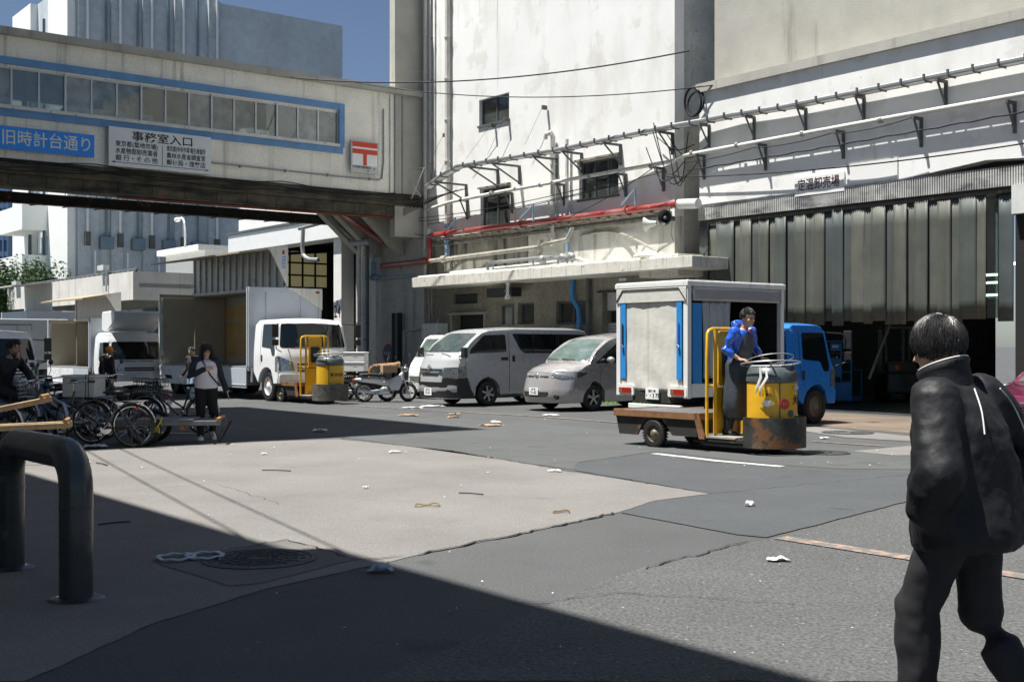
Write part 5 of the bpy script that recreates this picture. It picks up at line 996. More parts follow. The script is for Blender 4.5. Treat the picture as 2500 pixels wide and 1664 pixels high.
m.bx(-.5, .35, -.44, .44, 2.0, 2.05); m.build('overhead_guard', galv, t); m = MB(); m.bx(.6, .68, -.35, -.27, .1, 2.1); m.bx(.6, .68, .27, .35, .1, 2.1); m.bx(.7, 1.7, -.3, -.2, .08, .12); m.bx(.7, 1.7, .2, .3, .08, .12); m.build('mast', galv, t)
for x in (-.6, .35):
    for sg in (1, -1): wheel(t, (x, sg * .42, .25), .25, .16, 0, rimd, sg=sg)
m = MB(); m.ell((-.92, .2, .95), (.03, .08, .08)); m.build('lamp', amber, t)
m = MB(); a = Vector(P3(2172, 795, 30)); b = Vector(P3(2122, 925, 30)); m.cyl(a, b, .045, n=8); wmesh(m, 'leaning_pole', galv, 'pale pole leaning in the dark hall under the curtain', 'pole')
# ================================================================ PIPES, TRAYS, CABLES (street frame)
def X(px, y=YF): return W(px, 0, y)[0]
def Z(px, py, y=YF): return W(px, py, y)[1]
# cable tray on brackets
yt = 22.26
t = thing('cable_tray', 'long grey ladder cable tray on triangular brackets climbing across both facades', 'cable tray', (-22, yt, 7), fr=True)
KN = [(1046, 457, 21.35), (1084, 428, 21.4), (1122, 406, 21.45), (1255, 385, 21.6), (1362, 367, 21.85), (1520, 334, 22.0), (1643, 309, 22.1), (1718, 296, 22.24), (1796, 281, yt), (1918, 262, yt)]
path = [(X(a, c), c, Z(a, b, c)) for a, b, c in KN] + [(2.0, yt, 7.16)]
xa, x_e = path[0][0], 2.0
def _tp(x, i):
    for a, b in zip(path, path[1:]):
        if x <= b[0]: return a[i] + (b[i] - a[i]) * (x - a[0]) / (b[0] - a[0])
    return path[-1][i]
def tz(x): return _tp(x, 2)
def ty(x): return _tp(x, 1)
m = MB()
for dy in (-.13, .13): m.tube([(x, y + dy, z) for x, y, z in path], (.05, .02), 6, ref=(0, 0, 1))
m.build('tray_rail', galv, t)
m = MB(); m.tube([(x, y, z - .03) for x, y, z in path], (.012, .13), 6, ref=(0, 0, 1)); m.build('tray_floor', alud, t)
m = MB(); n = int((x_e - xa) / .55)
for k in range(n): x = xa + (x_e - xa) * (k + .5) / n; y_ = ty(x); m.bx(x - .02, x + .02, y_ - .17, y_ - .12, tz(x) - .05, tz(x) + .08); m.bx(x - .012, x + .012, y_ - .12, y_ + .15, tz(x) - .075, tz(x) - .05)
m.build('tray_clamp', greysteel, t, kind='stuff')
for k in range(4):
    m = MB(); m.tube([(x, ty(x) - .08 + .05 * k, tz(x) + .03 + .01 * math.sin(x * 2 + k)) for x in [xa + (x_e - xa) * q / 60 for q in range(61)]], .02, 5); m.build('tray_cable', cable, t)
def bracket(par, x, z, y0, dz=.55):
    m = MB(); m.box((x, (y0 + YF) / 2 - .0, z), (.06, YF - y0, .06)); m.bx(x - .03, x + .03, YF - .07, YF - .005, z - dz, z + .03)
    a = Vector((x, y0 + .05, z - .02)); b = Vector((x, YF - .04, z - dz + .05)); m.cyl(a, b, .03, n=4); m.build('bracket', greysteel, par)
for px in (1128, 1205, 1258, 1348, 1410, 1505, 1632, 1722, 1832, 1958, 2100, 2300):
    x = X(px + 12); bracket(t, x, tz(x) - .09, ty(x) - .16)
# white steam pipe
yp = 22.26
t = thing('steam_pipe', 'long white lagged pipe on brackets under the cable tray', 'pipe', (-22, yp, 6), fr=True)
pts = [(X(1040, yp), 6.1), (X(1122, yp), 6.28), (X(1590, yp), 6.33), (X(1650, yp), 6.33), (X(1680, yp), 6.46), (2, 6.5)]
m = MB(); m.tube([(x, yp, z) for x, z in pts], .055, 10, smooth=1); m.build('pipe_run', whitepipe, t, smooth=True)
for px in (1143, 1252, 1380, 1530, 1622, 1722, 1872, 2062, 2252, 2480):
    x = X(px); bracket(t, x, 6.22 if px < 1650 else 6.37, yp - .12, .6)
m = MB()
for px in (1200, 1320, 1440, 1590, 1690, 1800, 1960, 2150): x = X(px, yp); m.cyl((x - .04, yp, 6.3 if px < 1650 else 6.46), (x + .04, yp, 6.3 if px < 1650 else 6.46), .075, n=10)
m.build('flange', galv, t, kind='stuff')
def hang(name_i, x0, z0, x1, z1, sag, y, r=.012, n=40, lab='', wob=0., grp='cables strung along the facades', mat=None, y1=None):
    m = MB(); y1 = y if y1 is None else y1
    m.tube([(x0 + (x1 - x0) * k / n, y + (y1 - y) * k / n, z0 + (z1 - z0) * k / n - sag * 4 * (k / n) * (1 - k / n) + wob * math.sin(k * 1.9)) for k in range(n + 1)], r, 5)
    fmesh(m, 'cable', mat or cable, lab, 'cable', grp)
hang(0, X(1040), 5.85, X(1500), 6.05, .12, 22.2, lab='black cable sagging below the white pipe between the two upper windows')
hang(0, X(1040), 5.75, X(1640), 6.1, .22, 22.2, lab='second, lower black cable crossing the upper windows', wob=.01)
hang(0, X(1060), 5.6, X(1520), 5.95, .05, 22.25, lab='thin black cable crossing the left upper window lowest')
hang(0, X(1700), 6.2, X(1872), 6.3, .04, 22.1, lab='black cable from the recess to the first bracket of the right hall')
hang(0, X(1872), 6.28, X(2062), 6.33, .06, 22.1, lab='black cable between first and second bracket of the right hall')
hang(0, X(2062), 6.3, X(2252), 6.36, .06, 22.1, lab='black cable between second and third bracket of the right hall')
hang(0, X(1700), 6.0, 1, 6.5, .10, 22.15, lab='twisted black cable under the white pipe on the right hall', wob=.012, n=90, r=.017)
hang(0, X(1640), 5.95, 1.5, 6.9, .85, 22.33, lab='long black cable swooping low across the right hall wall', r=.016)
hang(0, XJ + .3, 5.3, X(1640), 6.2, .9, 21.9, lab='thin black cable dipping over the red pipe to the recess')
hang(0, XJ - 1, 10.2, XC + 1, 9.0, .5, 17, lab='upper overhead cable crossing in front of the white building', r=.02, grp='overhead cables', y1=22)
hang(0, XJ + 1, 9.9, XC + 1.5, 8.1, .4, 19, lab='lower overhead cable crossing in front of the white building', r=.015, grp='overhead cables', y1=22.4)
a, b = Vector(G(240, 1100)), Vector(G(600, 1290)); 
for i, o_ in enumerate((0, .55)):
    d = (b - a); p = a - d * 1.5 + Vector((-2.9 + o_, -.6)); q = b + d * 1.2 + Vector((-2.9 + o_, -.6)); m = MB(); m.tube([(p.x + (q.x - p.x) * k / 20, p.y + (q.y - p.y) * k / 20, 8 - .3 * math.sin(math.pi * k / 20)) for k in range(21)], .014, 5)
    wmesh(m, 'cable', cable, ['left overhead line throwing a thin shadow on the pale paving', 'right overhead line throwing a thin shadow on the pale paving'][i], 'cable', 'overhead lines')
# red pipe
yr = 22.28
t = thing('fire_pipe', 'thick red sprinkler pipe stepping down to the left above the canopy', 'pipe', (-28, yr, 5), fr=True)
xv = X(1048, yr); zr = 5.2; zl = Z(1048, 636, yr)
m = MB(); m.tube([(X(1660, yr), yr, zr), (xv + .15, yr, zr + .03), (xv, yr, zr + .0), (xv, yr, zr - .15), (xv, yr, zl + .12), (xv - .03, yr, zl + .02), (xv - .15, yr, zl), (X(932, yr), yr, zl - .02)], .088, 14); m.build('pipe_run', redpaint, t, smooth=True)
m = MB(); m.cyl((X(1658, yr), yr, zr), (X(1705, yr), yr, zr - .05), .13, n=14); m.cyl((xv, yr, zr + .05), (xv, yr, zr + .25), .10, n=12); m.build('lagged_end', alud, t, smooth=True, kind='stuff')
m = MB()
for px in (1090, 1273, 1530): x = X(px, yr); m.cyl((x - .03, yr, zr + .02), (x + .03, yr, zr + .02), .125, n=14)
m.cyl((xv - .35, yr, zl), (xv - .05, yr, zl), .12, n=14); m.build('pipe_clamp', redpaint, t, smooth=True, kind='stuff')
def vpipe(name, lab, px, y0p, y1p, r, mat, y=22.38, top=None, bottom=None, grp='vertical pipes on the white building'):
    x = X(px, y); m = MB(); pts = [(x, y, Z(px, y1p, y)), (x, y, Z(px, y0p, y))]
    if top: pts += [(x - .02, y - .05, pts[-1][2] + .12), (x - .25, y - .05, pts[-1][2] + .12), (x - .3, y - .05, pts[-1][2] - .02)]
    m.tube(pts, r, 8); n_ = max(1, int((pts[1][2] - pts[0][2]) / 1.2))
    for k in range(n_): z = pts[0][2] + (pts[1][2] - pts[0][2]) * (k + .5) / n_; m.cyl((x, y, z - .02), (x, y, z + .02), r * 1.35, n=8)
    return fmesh(m, name, mat, lab, 'pipe', grp, smooth=True)
vpipe('riser_pipe', 'thick white riser pipe left on the bright wall', 1092, -60, 545, .085, whitepipe); vpipe('drain_pipe', 'light blue pipe joining the riser above the canopy', 1092, 546, 632, .09, bluepipe)
vpipe('riser_pipe', 'dark thin riser beside the footbridge corner', 1054, -60, 450, .04, greysteel); vpipe('riser_pipe', 'white riser at the footbridge corner', 1038, -60, 700, .06, whitepipe)
vpipe('vent_pipe', 'white vent pipe with bent top between the upper windows', 1350, 335, 600, .075, whitepipe, top=1); vpipe('vent_pipe', 'thinner vent pipe with mushroom cap beside the bent one', 1384, 340, 530, .055, alud); vpipe('drain_pipe', 'light blue stub pipe ending over the canopy', 1386, 555, 615, .06, bluepipe)
vpipe('drain_pipe', 'dark drain pipe under the canopy right of the blue pipe', 1436, 668, 960, .07, greysteel, 22.38)
m = MB(); y = 22.36; m.tube([(X(1397, y), y, 3.42), (X(1397, y), y, Z(1397, 728, y)), (X(1412, y), y, Z(1412, 752, y)), (X(1414, y), y, Z(1414, 775, y)), (X(1414, y), y, .1)], .075, 10); fmesh(m, 'drain_pipe', bluepipe2, 'bright blue offset drain pipe under the canopy', 'pipe', smooth=True)
# pipes on the canopy
m = MB(); y = 21.95; m.tube([(X(1050, y), y, 4.33), (X(1319, y), y, 4.42), (X(1330, y), y, 4.48), (X(1385, y), y, 4.55), (X(1392, y), y + .1, 4.9)], .065, 8); m.cyl((X(1084, y) - .12, y, 4.35), (X(1084, y) + .12, y, 4.35), .11); m.cyl((X(1319, y), y, 4.25), (X(1319, y), y, 4.62), .09); m.cyl((X(1319, y), y, 3.76), (X(1319, y), y, 4.3), .06); m.circ((X(1340, y), y, 4.72), (0, .3, 1), .09, .014, 14, 5); m.cyl((X(1340, y), y, 4.5), (X(1340, y), y, 4.72), .015); fmesh(m, 'gas_pipe', creampipe, 'cream gas pipe with valve wheel running above the canopy', 'pipe', smooth=True)
m = MB(); y = 21.6; m.tube([(X(1191, y), y, 3.74), (X(1191, y), y, 4.0), (X(1194, y), y, 4.05), (X(1326, y), y, 4.06), (X(1357, y), y, 4.03), (X(1400, y), y, 4.0)], .05, 8); 
for px in (1204, 1302, 1330, 1362, 1385): m.cyl((X(px, y), y, 3.74), (X(px, y), y, 4.04), .03, n=6)
for px in (1322, 1372, 1395): m.ell((X(px, y), y, 4.0), (.14, .1, .13), 8, 6)
fmesh(m, 'gas_pipe', galv, 'grey pipe loop with lumpy valves sitting on the canopy edge', 'pipe', smooth=True)
m = MB(); y = 21.75; m.tube([(X(1100, y), y, 3.86), (X(1310, y), y, 3.90), (X(1415, y), y, 3.95), (X(1440, y), y, 3.84)], .045, 8); fmesh(m, 'gas_pipe', whitepipe, 'low white pipe lying along the canopy top', 'pipe', smooth=True)
m = MB(); y = 22.4
for j in range(3): m.tube([(X(1060 + j * 10, y), y - .03 * j, 4.98 - .0 * j + .06 * j), (X(1300, y), y - .03 * j, 5.0 + .05 * j), (X(1600, y), y - .03 * j, 5.05 + .04 * j)], .028, 6)
for k in range(26): x = X(1080) + k * .42; m.ell((x, y - .1, 5.06 + .02 * math.sin(k * 3)), (.07, .05, .04), 6, 4)
fmesh(m, 'conduit_bundle', M('grimy_conduit', (.33, .30, .24), .8, var=.4, vs=8), 'bundle of grimy conduits under the red pipe along the wall ledge', 'conduit')
m = MB(); m.tube([(X(1420), 22.45, 4.68), (X(1480), 22.45, 4.75), (X(1530), 22.42, 4.6), (X(1600, 21.6), 21.7, 3.95)], .035, 7, smooth=2); fmesh(m, 'conduit', creampipe, 'pale conduit slanting down to the broken canopy end', 'conduit', smooth=True)
for i, (p1, p2, p3) in enumerate((((1270, 532), (1302, 500), (1302, 540)), ((1092, 560), (1112, 532), (1112, 560)), ((1517, 500), (1551, 460), (1551, 500)))):
    m = MB(); y = 21.9; m.tube([(X(p[0], y), y, Z(p[0], p[1], y)) for p in (p1, p2, p3)], .03, 6); fmesh(m, 'steel_brace', bluepipe, ['small light blue angle brace over the red pipe, middle', 'small light blue angle brace at the riser, left', 'small light blue angle brace, right near the wide window'][i], 'bracket', 'angle braces above the red pipe')
# horn speaker
t = thing('horn_speaker', 'black horn loudspeaker at the corner by the recess', 'loudspeaker', (X(1628), 22.1, Z(1628, 532, 22.1)), fr=True); c = Vector((X(1628, 22.1), 22.1, Z(1628, 532, 22.1)))
m = MB(); m.lathe(c, (.2, -1, 0), [(.05, -.25), (.07, -.1), (.12, 0), (.20, .10), (.21, .10), (.13, -.02), (.08, -.1)], 20, False); m.build('horn', plastic, t, smooth=True); m = MB(); m.lathe(c, (.2, -1, 0), [(.07, -.3), (.07, -.1)], 14); m.ell(c + Vector((0, -.06, 0)), .045); m.build('driver_unit', greysteel, t); m = MB(); m.tube([c + Vector((0, .1, .05)), c + Vector((0, .1, .3)), c + Vector((0, .5, .3))], .02, 5); m.tube([c + Vector((0, .2, -.1)), c + Vector((-.05, .2, -.4)), c + Vector((.05, .2, -.6))], .012, 5); m.build('bracket', galv, t)
m = MB(); m.lathe(c + Vector((-.55, -.1, -.12)), (-.9, -.5, -.1), [(.05, -.2), (.10, 0), (.20, .12), (.19, .12), (.09, 0)], 18, False); fmesh(m, 'horn_speaker', alud, 'pale horn loudspeaker turned away, left of the black horn', 'loudspeaker', smooth=True)
# recess tangle
m = MB(); rr = random.Random(9)
for k in range(9):
    x0, x1 = XC + rr.uniform(-.6, .3), XH + rr.uniform(-.3, .6); y = rr.uniform(21.8, 22.6); z0, z1 = rr.uniform(5.7, 7.6), rr.uniform(5.8, 7.9)
    m.tube([(x0, y, z0), ((x0 + x1) / 2, y, min(z0, z1) - rr.uniform(.1, .5)), (x1, y, z1)], .014, 5, smooth=3)
m.circ((XC + .75, 22.4, 7.8), (.2, 1, .1), .36, .03, 24, 5); m.circ((XC + .8, 22.45, 7.75), (.1, 1, -.1), .32, .025, 24, 5); fmesh(m, 'cable_tangle', cable, 'tangle of black cables and coils in front of the dark recess', 'cables', kind='stuff')
m = MB(); m.circ((XJ - .35, 22.2, 5.35), (.3, 1, 0), .19, .012, 24, 5); 
for k in range(4): m.tube([(XJ - 1.4 + k * .1, 21.9, 6.0 - .03 * k), (XJ - .4, 21.6, 5.8 + .04 * k), (XJ + .5, 21.7, 6.05 + .09 * k), (xa + .5 + k * .3, 21.9, 6.5)], .015, 5, smooth=2)
fmesh(m, 'cable_tangle', cable, 'tangle of black cables under the footbridge corner with a small loop', 'cables', kind='stuff')
m = MB(); m.tube([(XJ + .1, 21.9, 6.45), (XJ - .4, 21.9, 7.5), (XJ + .9, 21.9, 7.45), (XJ + .1, 21.9, 6.45)], .02, 5); m.tube([(XJ - .4, 21.9, 7.5), (XJ + .7, 21.9, 6.5)], .02, 5); fmesh(m, 'steel_strut', alud, 'white crossed struts holding the tray at the footbridge corner', 'bracket')
# wall insulators with stays
for i, (px, py, qx, qy) in enumerate(((1197, 306, 1138, 388), (1082, 330, 1058, 378), (1230, 290, 1190, 378), (1324, 262, 1282, 352))):
    y = 22.3; m = MB(); m.cyl((X(px, y), y, Z(px, py, y)), (X(qx, y), y, Z(qx, qy, y)), .006, n=4); m.box((X(px, y), y + .08, Z(px, py, y)), (.08, .16, .12)); fmesh(m, 'stay_wire', greysteel, ['thin stay wire below the top window', 'thin stay wire by the left riser', 'thin stay wire under the top window right corner', 'thin stay wire right of the top window'][i], 'wire', 'thin stay wires on the bright wall')
# under the canopy
t = thing('lamp_fitting', 'black lamp fitting with tangled wires under the canopy', 'lamp', (X(1226), 22, 3.2), fr=True); m = MB(); m.bx(X(1197, 22), X(1258, 22), 21.85, 22.25, 3.02, 3.3); m.build('housing', plastic, t, bev=.02); m = MB(); m.lathe((X(1240, 21.7), 21.7, 2.92), (0, 0, 1), [(.10, 0), (.10, .06), (.04, .16), (.03, .5)], 12); m.build('lamp', white, t, smooth=True); m = MB()
rr = random.Random(3)
for k in range(8): m.tube([(X(1240, 21.6) + rr.uniform(-.2, .1), 21.6, rr.uniform(3.0, 3.8)) for _ in range(4)], .007, 4, smooth=2)
m.build('loose_wire', white, t)
t = thing('electric_box', 'pale electrical box with conduits at the canopy end', 'electrical box', (X(1048), 22.2, 2.0), fr=True); a, b = X(1032, 22.1), X(1073, 22.1); m = MB(); m.bx(a, b, 22.05, 22.45, Z(1050, 828, 22.1), Z(1050, 789, 22.1)); m.build('housing', alud, t, bev=.01); m = MB(); m.tube([(a + .1, 22.3, 2.3), (a + .12, 22.3, 2.8), (a + .0, 22.35, 3.0), (a + .0, 22.35, 3.45)], .035, 6); m.tube([(a + .3, 22.3, 2.3), (a + .24, 22.3, 2.9), (a + .18, 22.35, 3.45)], .03, 6); m.build('conduit', creampipe, t, smooth=True)
m = MB(); a = X(1512); m.bx(a, a + .28, YF - .02, YF - .004, Z(1518, 686), Z(1518, 679)); o = fmesh(m, 'small_wall_plate', platew, 'tiny white notice plate above the shutter', 'sign')
# under the footbridge
for i, (px, r, mt) in enumerate(((879, .10, whitepipe), (889, .11, alud), (898, .05, greysteel))):
    m = MB(); y = 21.9; x = X(px, y); m.cyl((x, y, .0), (x, y, 5.3), r, n=10); m.cyl((x, y, 2.3), (x, y, 2.36), r * 1.3, n=10); m.cyl((x, y, 3.9), (x, y, 3.96), r * 1.3, n=10); fmesh(m, 'down_pipe', mt, ['white down pipe under the footbridge, nearest column', 'grey down pipe under the footbridge', 'thin dark down pipe under the footbridge'][i], 'pipe', 'down pipes under the footbridge', smooth=True)
m = MB(); y = 21.8; m.tube([(X(855, y), y, 5.25), (X(905, y), y, 5.2)], .12, 8); m.tube([(X(868, y), y, 5.3), (X(862, y), y - .3, 5.6), (X(855, y), y - .5, 5.9)], .07, 8); m.tube([(X(775, y), y - .6, 5.9), (X(772, y), y - .6, 5.0), (X(785, y), y - .6, 4.75), (X(806, y), y - .5, 4.7)], .08, 8, smooth=1); m.tube([(X(765, y), y - .6, 5.95), (X(850, y), y - .5, 6.1)], .07, 8); fmesh(m, 'pipe_elbows', galv, 'cluster of grey pipe elbows at the top of the column', 'pipe', smooth=True)
m = MB(); y = 22.3; x = X(912, y); m.tube([(x, y, 5.2), (x, y, 4.0), (x + .1, y, 3.95), (X(1010, y), y, 3.95)], .05, 8); m.cyl((x, y, 4.1), (x, y, 4.55), .10, n=10); m.ell((x - .08, y, 3.98), .12); m.ell((x + .2, y, 3.98), .12); fmesh(m, 'water_pipe', bluepipe, 'thin blue grey pipe with valve under the red pipe', 'pipe', smooth=True)
for i, (px, w_) in enumerate(((971, .09), (980, .13))):
    m = MB(); x = X(px); m.bx(x - w_, x + w_ * .4, 22.3, 22.5, .0, Z(975, 764)); fmesh(m, 'duct_cover', blacks if i == 0 else M('dark_green_duct', (.02, .045, .045), .5), ['narrow black vertical duct on the grey wall', 'wider dark green vertical duct on the grey wall'][i], 'duct', bev=.01)
m = MB(); y = 22.3; m.tube([(X(986, y), y, 0), (X(986, y), y, Z(986, 808, y)), (X(1015, y), y, Z(1015, 805, y)), (X(1033, y), y, Z(1033, 800, y))], .06, 8); fmesh(m, 'conduit', galv, 'grey conduit loop on the wall behind the scooters', 'conduit', smooth=True)
t = thing('no_parking_sign', 'round blue no parking disc with faded red rim on the grey wall', 'sign', (X(948), 22.4, 1.3), fr=True); c = Vector((X(948, 22.35), 22.35, Z(948, 862, 22.35))); m = MB(); m.lathe(c, (0, -1, 0), [(.34, 0), (.34, .02)], 28); m.build('rim', M('faded_red', (.30, .10, .07), .6), t); m = MB(); m.lathe(c + Vector((0, -.021, 0)), (0, -1, 0), [(.26, 0), (.26, .006)], 28); m.build('disc', M('faded_blue', (.05, .11, .20), .6), t); text(t, '駐車禁止', tuple(c + Vector((0, -.03, 0))), (1, 0, 0), (0, 0, 1), .12, alud)
t = thing('pipe_barrier', 'rusty brown pipe barrier behind the parked scooters', 'barrier', P3(935, 842, 34.6)[:2] + (0,), R(-6)); m = MB(); m.tube([(-.38, 0, 0), (-.38, 0, .8), (-.30, 0, .92), (-.1, 0, .94), (.45, 0, .98)], .07, 10, smooth=1); m.cyl((.42, 0, .98), (.50, 0, .98), .09); m.build('rail', M('rusty_barrier', (.25, .13, .05), .7, var=.4), t, smooth=True)
# ---------------------------------------------------------------- big bent pipe barrier in the foreground
ub = thing('pipe_barrier', 'large dark bent pipe barrier in the shaded left foreground', 'barrier', (-3.07, 7.75, 0)); m = MB()
p0 = Vector((-3.49, 8.25, 0)) - Vector((-3.07, 7.75, 0)); p1 = Vector((-2.66, 7.25, 0)) - Vector((-3.07, 7.75, 0)); d = (p1 - p0).normalized(); Zt = Vector((0, 0, .88)); r_ = .22; pts = [p0.copy()]
for k in range(7): a = math.pi / 2 * k / 6; pts.append(p0 + Vector((0, 0, .88 - r_)) + d * r_ * (1 - math.cos(a)) + Vector((0, 0, 1)) * r_ * math.sin(a))
for k in range(7): a = math.pi / 2 * (1 - k / 6); pts.append(p1 + Vector((0, 0, .88 - r_)) - d * r_ * (1 - math.cos(a)) + Vector((0, 0, 1)) * r_ * math.sin(a))
pts.append(p1.copy()); m.tube(pts, .10, 24); bmat = M('worn_black_paint', (.035, .037, .037), .38, var=.3, vs=5, spots=[((.10, .10, .09), 9, .63, .6)], streak=((.09, .09, .08), .5, 5, .8, .55), bump=.1, bs=30, coat=.3); m.build('bent_pipe', bmat, ub, smooth=True)
m = MB()
for p in (p0, p1): 
    for z in (.56,): m.cyl(p + Vector((0, 0, z)), p + Vector((0, 0, z + .012)), .104, n=24)
m.build('weld_ring', bmat, ub, kind='stuff'); m = MB(); m.lathe(p0, (0, 0, 1), [(.17, .006), (.15, .014), (.11, .02)], 20); m.build('footing', bmat, ub, smooth=True); m = MB(); m.lathe(p1, (0, 0, 1), [(.17, .006), (.15, .014), (.11, .02)], 20); m.build('footing', bmat, ub, smooth=True)
# ================================================================ BICYCLES, SCOOTERS, HANDCARTS
bframe = M('black_bike_paint', (.015, .016, .02), .25, coat=.6); bsilver = M('silver_bike_paint', (.45, .46, .47), .3, metal=.6); bblue = M('pale_blue_paint', (.20, .36, .52), .3, coat=.4); saddlem = M('black_saddle', (.012, .012, .012), .5)
def tyre(t, c, r, fat=.018, fender=None, spokes=18, steer=0.):
    c = Vector(c); ax = Vector((math.sin(steer), math.cos(steer), 0)); m = MB(); m.circ(c, ax, r - fat, fat, 36, 6); to = m.build('wheel', rubber, t, smooth=True); m = MB(); m.circ(c, ax, r - fat * 2.4, fat * .55, 36, 5); m.cyl(c - ax * .05, c + ax * .05, .022, n=8); m.build('rim', chrome, to, smooth=True); m = MB()
    for k in range(spokes):
        a = 2 * math.pi * k / spokes; u = Vector((math.cos(a) * ax.y, -math.cos(a) * ax.x, math.sin(a))); m.cyl(c + ax * (.03 if k % 2 else -.03), c + u * (r - fat * 2.4), .0022, n=3, cap=False)
    m.build('spokes', chrome, to, kind='stuff')
    if fender is not None:
        m = MB(); a0, a1 = fender; pts = [c + Vector((math.cos(a) * ax.y, -math.cos(a) * ax.x, math.sin(a))) * (r + .02) for a in [a0 + (a1 - a0) * k / 14 for k in range(15)]]; m.tube(pts, (.004, .028), 6, ref=(0, 0, 1)); m.build('mudguard', bsilver if spokes % 2 == 0 else bframe, to)
def bicycle(label, loc, rz, paint, basket=True, steer=.4, lean=.06, crate=False, grp='bicycles in the shade on the left'):
    t = thing('bicycle', label, 'bicycle', loc, rz, group=grp); t.rotation_euler = (lean, 0, rz)
    rw, fw_ = Vector((-.56, 0, .335)), Vector((.54, 0, .335)); bb = Vector((-.12, 0, .29)); st = Vector((-.27, 0, .74)); hd = Vector((.34, 0, .86)); hb = Vector((.38, 0, .66))
    tyre(t, rw, .335, fender=(.2, 3.0)); tyre(t, fw_, .335, fender=(.9, 2.9), steer=steer)
    m = MB(); m.cyl(bb, st, .017); m.cyl(bb, hb, .019); m.cyl(bb + Vector((-.03, 0, .17)), hb + Vector((-.02, 0, .06)), .017); m.cyl(hb, hd, .02)
    for y in (-.05, .05): m.cyl(bb + Vector((0, y * .4, 0)), rw + Vector((0, y, 0)), .010); m.cyl(st + Vector((0, y * .3, -.1)), rw + Vector((0, y, 0)), .009); m.cyl(hb + Vector((0, y, -.04)), fw_ + Vector((0, y, 0)), .012)
    m.build('frame', paint, t, smooth=True)
    m = MB(); c, s = math.cos(steer), math.sin(steer)
    def rot(x, y, z): return Vector((.36 + x * c - y * s, x * s + y * c, z))
    m.cyl((.36, 0, .84), (.36, 0, .98), .013); m.tube([rot(-.20, -.28, 1.00), rot(-.04, -.25, 1.01), rot(.05, -.1, .99), rot(.03, 0, .98), rot(.05, .1, .99), rot(-.04, .25, 1.01), rot(-.20, .28, 1.00)], .012, 7, smooth=1); h_ = m.build('handlebar', chrome, t, smooth=True)
    for q_ in (-1, 1): m = MB(); m.cyl(rot(-.2, q_ * .28, 1.0), rot(-.09, q_ * .265, 1.005), .018); m.build('grip', saddlem, h_)
    m = MB(); m.loft([m.ring(p, (1, 0, 0), r_, 12, (0, 0, 1)) for p, r_ in (((-.43, 0, .85), (.02, .06)), ((-.38, 0, .85), (.035, .10)), ((-.26, 0, .845), (.03, .06)), ((-.14, 0, .84), (.02, .025)), ((-.10, 0, .835), (.01, .012)))]); m.cyl(st, (-.29, 0, .83), .013); m.build('saddle', saddlem, t, smooth=True)
    m = MB()
    for y in (-.07, 0, .07): m.cyl((-.78, y, .71), (-.34, y, .71), .006, n=5)
    for x in (-.78, -.6, -.42): m.cyl((x, -.07, .71), (x, .07, .71), .006, n=5)
    for y in (-.08, .08): m.cyl((-.72, y * .9, .71), rw + Vector((0, y * .8, 0)), .006, n=5)
    m.build('rear_rack', paint, t)
    m = MB(); m.lathe(bb + Vector((0, -.05, 0)), (0, 1, 0), [(.09, 0), (.09, .006)], 20); m.tube([bb + Vector((0, -.06, 0)), bb + Vector((.12, -.06, -.10)), bb + Vector((.12, -.14, -.10))], .009, 6); m.tube([bb + Vector((0, .06, 0)), bb + Vector((-.12, .06, .10)), bb + Vector((-.12, .14, .10))], .009, 6); m.bx(bb.x + .08, bb.x + .16, -.17, -.09, bb.z - .115, bb.z - .09); m.build('crankset', chrome, t)
    m = MB(); m.tube([rw + Vector((0, -.07, 0)), Vector((-.60, -.12, -.01)), Vector((-.60, .12, -.01)), rw + Vector((0, .07, 0))], .011, 6); m.build('stand', plastic, t)
    m = MB(); m.ell((-.62, 0, .60), (.02, .035, .03), 8, 6); m.build('reflector', tail, t)
    if basket:
        m = MB(); x0, x1, z0, z1 = (.46, .80, .70, .96) if not crate else (-.86, -.42, .74, .98); wd = .17 if not crate else .2
        for k in range(7): f = k / 6; x = x0 + (x1 - x0) * f; m.cyl((x, -wd, z1), (x, -wd * .8, z0), .004, n=4); m.cyl((x, wd, z1), (x, wd * .8, z0), .004, n=4); m.cyl((x, -wd * .8, z0), (x, wd * .8, z0), .004, n=4)
        for k in range(5): z = z0 + (z1 - z0) * k / 4; q_ = wd * (.8 + .2 * k / 4); m.tube([(x0, -q_, z), (x1, -q_, z), (x1, q_, z), (x0, q_, z)], .005, 4, close=True)
        for k in range(5): y = -wd + 2 * wd * k / 4; m.cyl((x0, y, z1), (x0, y * .8, z0), .004, n=4); m.cyl((x1, y, z1), (x1, y * .8, z0), .004, n=4)
        m.build('basket', plastic if crate else bsilver, t, kind='stuff')
    return t
def at(px, py): x, y = G(px, py); return (x, y, 0)
bicycle('black bicycle nearest the pale paving, rear wheel and stand at the shade edge', (-6.27, 17.95, 0), R(176), bframe, steer=.9, lean=-.03, basket=False)
bicycle('black bicycle behind the nearest one carrying a white box', (-7.15, 18.7, 0), R(172), bframe, basket=False, steer=.5, lean=.08)
bicycle('bicycle with black wire crate behind the saddle, beside the handcart', (-6.75, 20.2, 0), R(168), bframe, crate=True, steer=.3)
bicycle('silver bicycle with front basket deep in the row', (-8.3, 21.0, 0), R(150), bsilver, steer=.2)
bicycle('dark bicycle at the far left under the wooden shafts', (-8.0, 17.5, 0), R(165), bframe, basket=True, steer=-.3)
bicycle('black bicycle leaning between the white box and the handcart deck', (-5.95, 20.9, 0), R(160), bframe, steer=.6, basket=True, lean=.1)
bicycle('silver grey bicycle half hidden behind the white box', (-7.3, 19.6, 0), R(175), bsilver, steer=-.4, basket=True, lean=-.05)
bicycle('blue grey bicycle at the far left edge of the row', (-8.9, 18.6, 0), R(155), bblue, steer=.4)
